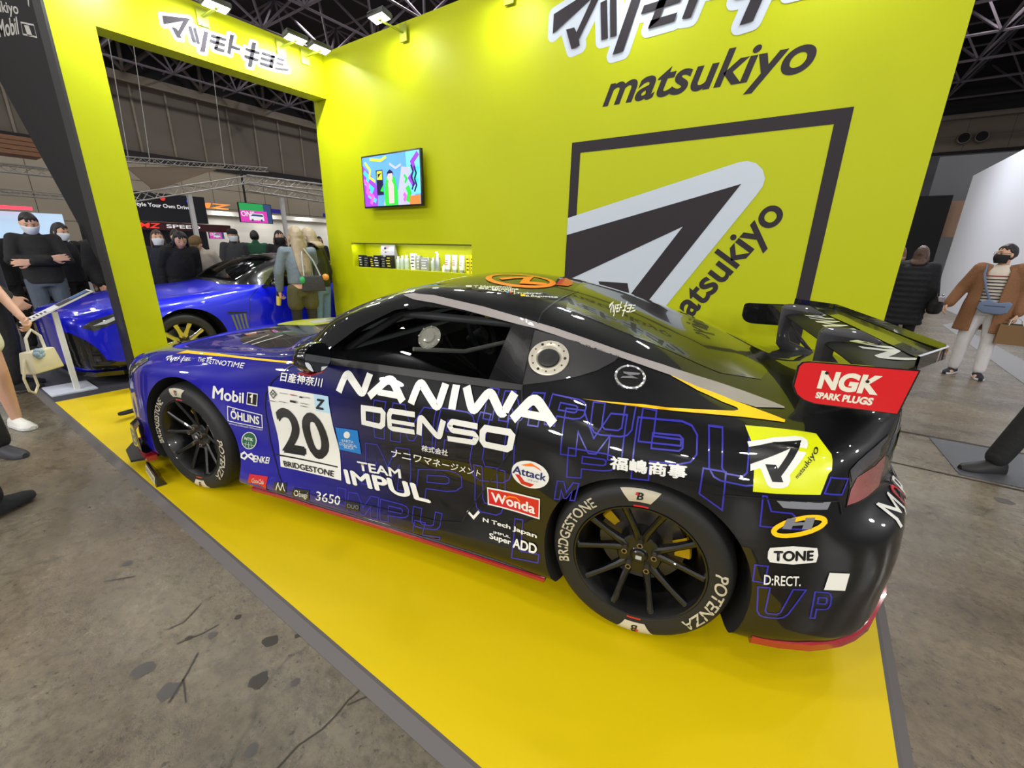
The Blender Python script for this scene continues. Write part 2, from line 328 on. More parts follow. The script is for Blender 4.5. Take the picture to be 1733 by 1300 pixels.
dv = Vector((0.86-0.0, 0.0)); 
d = Vector((4.982-4.703, 1.567-1.151)).normalized(); nn = Vector((-d.y, d.x)); P0 = Vector((4.703, 1.151))
e = Vector((5.115, 1.72)); Lr = (e-P0).dot(d); hgt = 0.27
B1 = P0+d*(Lr+0.012)-nn*0.066; B0 = B1-d*(hgt*t[2]); q = quadmap([tuple(B0+nn*hgt), tuple(B1+nn*hgt), tuple(B1), tuple(B0)])
struct(flat('trim_9', ([q(*p) for p in t[0]], t[1]), on_back(0.0022), GRA))
# ================================================================ the racing car (local frame: x to the tail from the front axle, z up, left side at y < 0)
CARTH = 0.2111; CW = 0.92
CARLOC = Vector((2.504, -2.8456, HP))+Matrix.Rotation(CARTH, 3, 'Z') @ Vector((0, CW, 0))
car = empty('race_car', CARLOC, CARTH, 'blue and black race car covered in sponsor stickers on the yellow platform', 'car')
def livery():
    m = bpy.data.materials.new('livery_paint'); m.use_nodes = True; nt = m.node_tree; N = nt.nodes; L = nt.links; b = N['Principled BSDF']
    tc = N.new('ShaderNodeTexCoord'); sp = N.new('ShaderNodeSeparateXYZ'); L.new(tc.outputs['Object'], sp.inputs[0])
    def mth(op, a, c, cl=False):
        n = N.new('ShaderNodeMath'); n.operation = op; n.use_clamp = cl
        for i, v in enumerate((a, c)):
            if isinstance(v, (int, float)): n.inputs[i].default_value = v
            else: L.new(v, n.inputs[i])
        return n.outputs[0]
    X, Z = sp.outputs[0], sp.outputs[2]
    d = mth('ADD', X, mth('MULTIPLY', Z, 0.35)); f = mth('DIVIDE', mth('SUBTRACT', 1.62, d), 0.95, True)
    top = mth('DIVIDE', mth('SUBTRACT', 0.925, Z), 0.012, True); nose = mth('DIVIDE', mth('SUBTRACT', 0.62, X), 0.04, True)
    f = mth('MULTIPLY', f, mth('MAXIMUM', top, nose))
    mx = N.new('ShaderNodeMix'); mx.data_type = 'RGBA'; mx.inputs[6].default_value = lin((9, 9, 12))+(1,); mx.inputs[7].default_value = lin((24, 20, 150))+(1,)
    L.new(f, mx.inputs[0]); L.new(mx.outputs[2], b.inputs['Base Color'])
    b.inputs['Roughness'].default_value = 0.4; b.inputs['Specular IOR Level'].default_value = 0.15; b.inputs['Coat Weight'].default_value = 1.0; b.inputs['Coat Roughness'].default_value = 0.015
    return m
LIV = livery()
GBK = mat('gloss_black', (10, 10, 12), 0.2, coat=1.0)
MBK = mat('satin_black', (16, 16, 18), 0.45)
DBK = mat('wheel_well_black', (9, 9, 9), 0.85)
RUB = mat('tyre_rubber', (24, 24, 24), 0.62, bump=(60, 0.1))
RIM = mat('rim_black', (9, 9, 10), 0.35, coat=0.3)
STW = mat('sticker_white', (228, 228, 220), 0.3, coat=0.5)
STB = mat('sticker_black', (14, 14, 15), 0.3, coat=0.5)
STR = mat('sticker_red', (200, 20, 30), 0.3, coat=0.5)
STY = mat('sticker_yellow', (250, 200, 10), 0.3, coat=0.5)
STL = mat('sticker_lime', (214, 222, 10), 0.3, coat=0.5)
SLV = mat('roof_rail_grey', (150, 143, 140), 0.35, coat=0.4)
STBL = mat('sticker_blue_line', (46, 42, 160), 0.3, coat=0.5)
STSK = mat('sticker_sky_blue', (0, 120, 200), 0.3, coat=0.5)
STGY = mat('sticker_grey', (120, 122, 128), 0.35, coat=0.5)
STGN = mat('sticker_green', (22, 92, 60), 0.35, coat=0.5)
REDP = mat('red_trim_paint', (150, 8, 32), 0.25, coat=1.0)
CFB = mat('carbon_fibre', (34, 33, 35), 0.4, coat=0.3, noise=(260, 0.5))
STN = [ # x: rows r2..r11 as (w, z)
(-.935, [(.44,.21),(.47,.32),(.48,.46),(.48,.56),(.47,.62),(.44,.655),(.36,.67),(.25,.68),(.12,.685),(0,.687)]),
(-.87, [(.66,.17),(.68,.32),(.68,.46),(.67,.57),(.655,.635),(.62,.675),(.5,.70),(.35,.715),(.17,.722),(0,.724)]),
(-.72, [(.79,.15),(.815,.32),(.81,.46),(.79,.575),(.765,.65),(.72,.70),(.58,.735),(.4,.755),(.2,.765),(0,.768)]),
(-.55, [(.86,.15),(.88,.32),(.875,.46),(.865,.59),(.84,.69),(.775,.745),(.62,.775),(.42,.795),(.21,.807),(0,.81)]),
(-.36, [(.91,.16),(.93,.32),(.93,.47),(.92,.61),(.89,.73),(.81,.79),(.65,.81),(.43,.83),(.22,.842),(0,.846)]),
(-.10, [(.925,.16),(.942,.32),(.944,.47),(.938,.62),(.91,.755),(.825,.825),(.665,.84),(.44,.862),(.22,.876),(0,.88)]),
(.20, [(.925,.155),(.942,.32),(.944,.47),(.938,.62),(.912,.765),(.83,.852),(.675,.865),(.45,.89),(.225,.904),(0,.909)]),
(.45, [(.905,.135),(.922,.32),(.918,.47),(.922,.62),(.90,.77),(.832,.868),(.68,.885),(.46,.914),(.23,.932),(0,.938)]),
(.66, [(.885,.128),(.89,.32),(.88,.46),(.892,.62),(.885,.77),(.835,.879),(.70,.905),(.54,.935),(.28,.965),(0,.975)]),
(.95, [(.878,.122),(.872,.32),(.858,.45),(.876,.62),(.875,.77),(.832,.886),(.765,.98),(.685,1.07),(.38,1.105),(0,1.12)]),
(1.2, [(.876,.122),(.866,.32),(.852,.45),(.872,.62),(.871,.77),(.828,.887),(.735,1.04),(.635,1.175),(.36,1.218),(0,1.236)]),
(1.42, [(.876,.124),(.864,.32),(.85,.45),(.87,.62),(.87,.77),(.825,.887),(.72,1.06),(.600,1.229),(.34,1.275),(0,1.293)]),
(1.7, [(.880,.128),(.868,.32),(.854,.45),(.873,.62),(.873,.77),(.823,.889),(.716,1.05),(.592,1.204),(.34,1.287),(0,1.315)]),
(2.0, [(.893,.135),(.888,.32),(.876,.45),(.893,.62),(.886,.77),(.828,.90),(.718,1.03),(.592,1.153),(.34,1.252),(0,1.289)]),
(2.25, [(.918,.145),(.927,.32),(.927,.47),(.93,.62),(.915,.77),(.84,.90),(.715,1.0),(.59,1.098),(.34,1.197),(0,1.24)]),
(2.5, [(.93,.165),(.942,.32),(.945,.47),(.948,.63),(.93,.775),(.855,.878),(.72,.957),(.588,1.035),(.34,1.128),(0,1.17)]),
(2.75, [(.93,.17),(.945,.32),(.945,.47),(.945,.63),(.92,.775),(.85,.86),(.73,.915),(.59,.957),(.34,1.045),(0,1.085)]),
(2.98, [(.925,.175),(.935,.32),(.93,.47),(.922,.61),(.893,.755),(.835,.855),(.72,.897),(.57,.927),(.34,.965),(0,.988)]),
(3.12, [(.885,.18),(.90,.32),(.897,.47),(.885,.60),(.842,.72),(.79,.86),(.69,.905),(.52,.93),(.3,.947),(0,.957)]),
(3.22, [(.83,.185),(.86,.33),(.862,.48),(.835,.605),(.735,.705),(.69,.86),(.63,.915),(.46,.935),(.25,.948),(0,.956)]),
(3.30, [(.765,.22),(.80,.36),(.805,.49),(.765,.61),(.605,.705),(.575,.86),(.54,.918),(.4,.938),(.22,.948),(0,.955)]),
(3.36, [(.66,.28),(.69,.40),(.70,.5),(.67,.605),(.47,.705),(.455,.86),(.43,.92),(.32,.938),(.18,.947),(0,.951)]),
(3.41, [(.50,.31),(.54,.42),(.56,.5),(.53,.60),(.31,.705),(.30,.85),(.28,.912),(.2,.928),(.1,.934),(0,.936)])]
def hermite(ts, ys, t):
    n = len(ts); i = 0
    while i < n-2 and t > ts[i+1]: i += 1
    def tan(k):
        if k == 0: return (ys[1]-ys[0])/(ts[1]-ts[0])
        if k == n-1: return (ys[-1]-ys[-2])/(ts[-1]-ts[-2])
        h0, h1 = ts[k]-ts[k-1], ts[k+1]-ts[k]; d0, d1 = (ys[k]-ys[k-1])/h0, (ys[k+1]-ys[k])/h1
        return (d0*h1+d1*h0)/(h0+h1)
    h = ts[i+1]-ts[i]; s = (t-ts[i])/h; m0, m1 = tan(i)*h, tan(i+1)*h
    return (2*s**3-3*s*s+1)*ys[i]+(s**3-2*s*s+s)*m0+(-2*s**3+3*s*s)*ys[i+1]+(s**3-s*s)*m1
def loft(stn, nx=4, nr=5, pre=True):
    secs = []
    for x, r in stn:
        w2, z2 = r[0]; rows = ([(0, z2-.02), (w2*.5, z2-.02), (w2-.05, z2-.018)] if pre else [])+list(r); secs.append((x, rows))
    xs = [s[0] for s in secs]; fx = []
    for i in range(len(xs)-1): fx += [xs[i]+(xs[i+1]-xs[i])*k/nx for k in range(nx)]
    fx.append(xs[-1]); R = []
    nrow = len(secs[0][1])
    for x in fx:
        c = [(hermite(xs, [s[1][j][0] for s in secs], x), hermite(xs, [s[1][j][1] for s in secs], x)) for j in range(nrow)]
        t = [0]
        for j in range(1, nrow): t.append(t[-1]+max(1e-3, math.hypot(c[j][0]-c[j-1][0], c[j][1]-c[j-1][1])))
        sec = []
        for j in range(nrow-1):
            for k in range(nr):
                u = t[j]+(t[j+1]-t[j])*k/nr
                sec.append((hermite(t, [q[0] for q in c], u), hermite(t, [q[1] for q in c], u)))
        sec.append(c[-1]); R.append((x, sec))
    return R
def mirror_close(R):
    # full closed rings from half sections, capped
    b = MB(); rows = []
    for x, sec in R:
        left = [(x, -max(0, w), z) for w, z in sec]; right = [(x, max(0, w), z) for w, z in reversed(sec[1:-1])]
        rows.append(left+right)
    b.grid(rows, close=True); n = len(rows[0])
    for k, rv in ((0, False), (len(rows)-1, True)):
        # cap by ladder between left and right points
        h = len(R[0][1]); o = k*n
        for j in range(h-1):
            L0, L1 = o+j, o+j+1; R0, R1 = o+(n-j) % n, o+(n-j-1) % n
            f = [L0, L1, R1, R0]; f = list(dict.fromkeys(f))
            if len(f) > 2: b.f.append(tuple(f)); b.m.append(0)
    return b
body = mirror_close(loft(STN)).build('body', [LIV, DBK, MBK], car, smooth=50)
def bvh_of(me):
    bm = bmesh.new(); bm.from_mesh(me); t = BVHTree.FromBMesh(bm); bm.free(); return t
SKIN = bvh_of(body.data)
def cut(target, cutters, mode='DIFFERENCE'):
    for c in cutters:
        md = target.modifiers.new('b', 'BOOLEAN'); md.operation = mode; md.object = c; md.solver = 'MANIFOLD'
    me = evalmesh(target); target.modifiers.clear(); old = target.data; target.data = me
    for c in cutters: bpy.data.objects.remove(c)
    return target
def cylcut(x, z, r, y0, y1):
    b = MB(); n = 64
    b.grid([[(x+r*cos(2*pi*k/n), y, z+r*sin(2*pi*k/n)) for k in range(n)] for y in (y0, y1)], close=True)
    b.f += [tuple(range(n)), tuple(n+k for k in reversed(range(n)))]; b.m += [0, 0]
    b.m = [1]*len(b.f)
    o = b.build('cutter', [LIV, DBK, MBK], car); return o
ARCH = ((0.05, 0.335, 0.39), (2.555, 0.335, 0.365))
cut(body, [cylcut(x, z, r, s*1.2, s*0.52) for x, z, r in ARCH for s in (-1, 1)])
# cabin hollow and window openings
CAB = [(.80, [(.74,.30),(.76,.6),(.74,.80),(.60,.86),(.45,.88),(0,.90)]), (1.0, [(.76,.26),(.79,.6),(.765,.87),(.66,.985),(.5,1.035),(0,1.06)]), (1.25, [(.76,.26),(.79,.6),(.765,.87),(.64,1.08),(.5,1.155),(0,1.20)]),
       (1.5, [(.76,.26),(.79,.6),(.765,.87),(.61,1.12),(.5,1.19),(0,1.255)]), (1.9, [(.76,.26),(.79,.6),(.765,.87),(.61,1.08),(.5,1.15),(0,1.25)]), (2.15, [(.55,.5),(.6,.7),(.74,.88),(.60,1.02),(.5,1.09),(0,1.20)]), (2.5, [(.5,.6),(.6,.7),(.66,.80),(.55,.92),(.48,.98),(0,1.11)]), (2.8, [(.45,.7),(.5,.74),(.52,.78),(.5,.84),(.42,.88),(0,.98)])]
cabin = mirror_close(loft(CAB, 3, 3, False)); cabin.m = [2]*len(cabin.f)
cabin = cabin.build('cutter', [LIV, DBK, MBK], car)
cut(body, [cabin])
WIN = [(.955, .898), (1.30, .897), (1.865, .899), (2.005, 1.118), (1.75, 1.163), (1.60, 1.178), (1.45, 1.18), (1.33, 1.155), (1.15, 1.062)]
def wprism(poly, y0, y1):
    b = MB(); b.prism(poly, lambda a, c: (a, y0, c), lambda a, c: (a, y1, c), 2); return b.build('cutter', [LIV, DBK, MBK], car)
SHIELD = [(.74, -.60), (1.0, -.585), (1.32, -.52), (1.36, -.3), (1.375, 0), (1.36, .3), (1.32, .52), (1.0, .585), (.74, .60), (.70, .3), (.69, 0), (.70, -.3)]
sh = MB(); sh.prism(SHIELD, lambda a, c: (a, c, 0.97 if a < .9 else 1.0), lambda a, c: (a, c, 1.5), 2); sh = sh.build('cutter', [LIV, DBK, MBK], car)
cut(body, [wprism(WIN, -1.2, -.45), wprism(WIN, .45, 1.2), sh])
me = body.data; me.polygons.foreach_set('use_smooth', [True]*len(me.polygons)); me.set_sharp_from_angle(angle=radians(38))
# ---- decals on the skin
def project(m2, side='L', off=0.0015, cell=0.045, skin=None):
    # m2 in (x, z) for the sides, (x, y) for the top, (y, z) for the tail
    skin = skin or SKIN
    bm = bmesh.new(); vs = [bm.verts.new((p[0], p[1], 0)) for p in m2[0]]
    for f in m2[1]:
        try: bm.faces.new([vs[i] for i in f])
        except ValueError: pass
    for ax in (0, 1):
        lo, hi = min(p[ax] for p in m2[0]), max(p[ax] for p in m2[0]); k = math.floor(lo/cell)+1
        while k*cell < hi:
            co = Vector((0, 0, 0)); co[ax] = k*cell; no = Vector((0, 0, 0)); no[ax] = 1
            bmesh.ops.bisect_plane(bm, geom=bm.verts[:]+bm.edges[:]+bm.faces[:], plane_co=co, plane_no=no, dist=1e-6); k += 1
    bmesh.ops.triangulate(bm, faces=[f for f in bm.faces if len(f.verts) > 4])
    for v in bm.verts:
        a, c = v.co.x, v.co.y
        if side == 'L': o, d = Vector((a, -2, c)), Vector((0, 1, 0))
        elif side == 'R': o, d = Vector((a, 2, c)), Vector((0, -1, 0))
        elif side == 'T': o, d = Vector((a, c, 3)), Vector((0, 0, -1))
        elif side == 'B': o, d = Vector((5, a, c)), Vector((-1, 0, 0))
        h = skin.ray_cast(o, d)
        if h[0] is None: h = skin.find_nearest(o+d*1.08)
        nrm = h[1]; nrm = nrm if nrm.dot(d) < 0 else -nrm
        v.co = h[0]+nrm*off
    return bm
def decal(name, layers, side='L', parent=None, label=None, cell=0.045, skin=None, off=0.0014):
    # layers: (2-D mesh, material[, step]), painted in this order
    bmf = bmesh.new(); mats = []; me = bpy.data.meshes.new(name); h = off
    for k, lay in enumerate(layers):
        m2, mt = lay[0], lay[1]; h += (lay[2] if len(lay) > 2 else 0.0006) if k else 0
        if mt not in mats: mats.append(mt)
        bm = project(m2, side, h, cell, skin)
        for f in bm.faces: f.material_index = mats.index(mt); f.smooth = True
        t = bpy.data.meshes.new('t'); bm.to_mesh(t); bm.free(); bmf.from_mesh(t); bpy.data.meshes.remove(t)
    bmf.to_mesh(me); bmf.free()
    for m in mats: me.materials.append(m)
    o = link(name, me, parent or car)
    if label: o['label'] = label
    return o
def inq(m2, q):
    f = quadmap(q); return ([f(*p) for p in m2[0]], m2[1])
def txt(s, q, **k): return inq(text2d(s, **k), q)
# ---- wheels
def tyre_face(r):  # depth of the outer sidewall at radius r (0 = outermost)
    return 0.0 if False else 0.028*((r-0.285)/0.048)**2*0.55
def make_wheel(x, side, parent=None, rimmat=None, letters=True, sw=1.0):
    parent = parent or car; rimmat = rimmat or RIM
    wroot = bpy.data.objects.new('wheel', None); COL.objects.link(wroot); wroot.parent = parent; wroot.empty_display_size = 0.1
    wroot.location = (x, side*CW, 0.3345)
    # local: lathe axis z of the profile -> outward
    M = Matrix.Rotation(pi/2, 4, 'X') if side < 0 else Matrix.Rotation(-pi/2, 4, 'X')
    prof = [(0.236, -0.012), (0.243, -0.004), (0.262, -tyre_face(0.262)), (0.285, 0.0), (0.303, -0.004), (0.318, -0.014), (0.328, -0.032), (0.3335, -0.06), (0.3335, -0.235), (0.328, -0.262), (0.318, -0.28), (0.285, -0.292), (0.243, -0.288), (0.236, -0.28)]
    t = MB().lathe(prof, 72, 0, M); t.build('tyre', RUB, wroot, smooth=40)
    rp = [(0.240, -0.006), (0.238, -0.002), (0.233, -0.004), (0.228, -0.014), (0.222, -0.03), (0.212, -0.06), (0.205, -0.12), (0.205, -0.25), (0.228, -0.275), (0.238, -0.285), (0.240, -0.28), (0.210, -0.25), (0.210, -0.12), (0.216, -0.06), (0.24, -0.006)]
    b = MB().lathe(rp, 64, 0, M); rim = b.build('rim', rimmat if letters else RIM, wroot, smooth=35)
    b = MB()
    for i in range(5):
        for sg in (-1, 1):
            a0 = 2*pi*i/5+pi/2+sg*0.16; a1 = 2*pi*i/5+pi/2+sg*0.315
            pts = [(0.058, a0, -0.062, .017, .02), (0.10, a0+(a1-a0)*.35, -0.052, .0125, .018), (0.16, a0+(a1-a0)*.75, -0.035, .0105, .016), (0.228, a1, -0.016, .0125, .014)]
            rows = []
            for r, a, h, hw, th in pts:
                hw *= sw
                c = Vector((r*cos(a), r*sin(a), 0)); tn = Vector((-sin(a), cos(a), 0))
                rows.append([c-tn*hw+Vector((0, 0, h-.006)), c-tn*hw*.45+Vector((0, 0, h)), c+tn*hw*.45+Vector((0, 0, h)), c+tn*hw+Vector((0, 0, h-.006)), c+tn*hw+Vector((0, 0, h-th*1.6)), c-tn*hw+Vector((0, 0, h-th*1.6))])
            b.grid([[tuple(q) for q in rr] for rr in rows], 0, M, close=True)
    b.build('spokes', rimmat, wroot, smooth=35)
    b = MB().lathe([(0.0, -0.058), (0.03, -0.058), (0.034, -0.062), (0.078, -0.062), (0.083, -0.068), (0.083, -0.14), (0, -0.14)], 40, 0, M); hub = b.build('hub', RIM, wroot, smooth=35)
    b = MB().lathe([(0.0, -0.045), (0.022, -0.046), (0.027, -0.05), (0.027, -0.062)], 24, 0, M); b.build('centre_cap', RIM, wroot, smooth=35)
    b = MB(); b.box((-.011, -.008, -0.0445), (.011, .008, -0.0435), 0, M); b.build('cap_sticker', mat('cap_grey', (170, 170, 172), 0.4), wroot)
    for i in range(5):
        a = 2*pi*i/5+pi/2; c = (0.057*cos(a), 0.057*sin(a))
        b = MB(); MM = M @ Matrix.Translation((c[0], c[1], 0)); b.lathe([(0.0075, -0.05), (0.0075, -0.036), (0.0115, -0.036), (0.0125, -0.038), (0.0125, -0.064)], 6, 0, MM)
        b.build('lug_nut', mat('lug_titanium', (150, 138, 118), 0.3, metal=0.9), wroot)
    b = MB().lathe([(0.075, -0.145), (0.165, -0.145), (0.167, -0.15), (0.167, -0.17), (0.165, -0.175), (0.075, -0.175)], 48, 0, M); b.build('brake_disc', mat('brake_steel', (92, 88, 84), 0.4, metal=0.8), wroot, smooth=35)
    for a0, a1 in ((-0.02, 0.5), (2.36, 2.6)):
        if x < 1 and a0 < 1: continue
        b = MB().lathe([(0.125, -0.118), (0.178, -0.118), (0.185, -0.125), (0.185, -0.19), (0.125, -0.19)], 10, 0, M, a0, a1, closed=True); b.build('brake_caliper', mat('caliper_gold', (196, 160, 20), 0.4, metal=0.3), wroot, smooth=35)
    if side < 0 and letters:
        def arc(s, r0, r1, a_mid, span, mt, name, flip=False, **k):
            t = text2d(s, **k); b = MB(); vs = []
            for u, v in t[0]:
                a = a_mid+span*(0.5-u) if not flip else a_mid+span*(u-0.5)
                r = r0+(r1-r0)*v if not flip else r1-(r1-r0)*v
                vs.append((r*cos(a), r*sin(a), 0.0012-(tyre_face(r) if r < .285 else 0.012*((r-.285)/.033)**2)))
            for q, (du, dr) in enumerate(((0, 0), (.004, 0), (-.004, 0), (0, .0012))):
                b.add([(x*cos(du)-y*sin(du), x*sin(du)+y*cos(du), z+.00025*q) if not dr else (x*(1+dr/.28), y*(1+dr/.28), z+.00025*q) for x, y, z in vs], t[1], 0, M)
            o = b.build(name, mt, wroot, weld=False); return o
        TWH = mat('tyre_lettering', (190, 182, 158), 0.5)
        arc('BRIDGESTONE', 0.262, 0.302, radians(162), radians(66), TWH, 'tyre_lettering')
        arc('POTENZA', 0.262, 0.302, radians(-18), radians(58), TWH, 'tyre_lettering', shear=0.2)
        for am in (94, -86):
            fz = lambda r: 0.0014-(tyre_face(r) if r < .285 else 0.014*((r-.285)/.033)**2)
            b = MB(); b.grid([[((.263+.050*v)*cos(radians(am+(8+5*v)*u)), (.263+.050*v)*sin(radians(am+(8+5*v)*u)), fz(.263+.05*v)) for u in [k/6-1 for k in range(13)]] for v in [k/8 for k in range(9)]], 0, M)
            for s, mi, du in (('B', 1, 0),):
                t = text2d(s, 0.03, 0.2)
                b.add([((.273+.03*v)*cos(radians(am)+(.5-u)*.085), (.273+.03*v)*sin(radians(am)+(.5-u)*.085), 0.0022) for u, v in t[0]], t[1], 1, M)
            tri = [(.0, .62), (.5, .62), (.3, 1.0), (.12, 1.0)]
            b.add([((.273+.03*v)*cos(radians(am)+(.62-u)*.085), (.273+.03*v)*sin(radians(am)+(.62-u)*.085), 0.0026) for u, v in tri], [(0, 1, 2, 3)], 2, M)
            b.build('tyre_badge', [TWH, STB, STR], wroot, weld=False)
            b = MB(); mp = [(radians(am+a), r) for a in (-7, -3, 1, 5) for r in (0.2425, 0.249)]
            b.add([(r*cos(a), r*sin(a), -0.0035) for a, r in mp], [(0, 1, 3, 2), (2, 3, 5, 4), (4, 5, 7, 6)], 0, M); b.build('rim_sticker', STR, wroot, weld=False)
    return wroot
for wx in (0.0, 2.55):
    make_wheel(wx, -1); make_wheel(wx, 1)
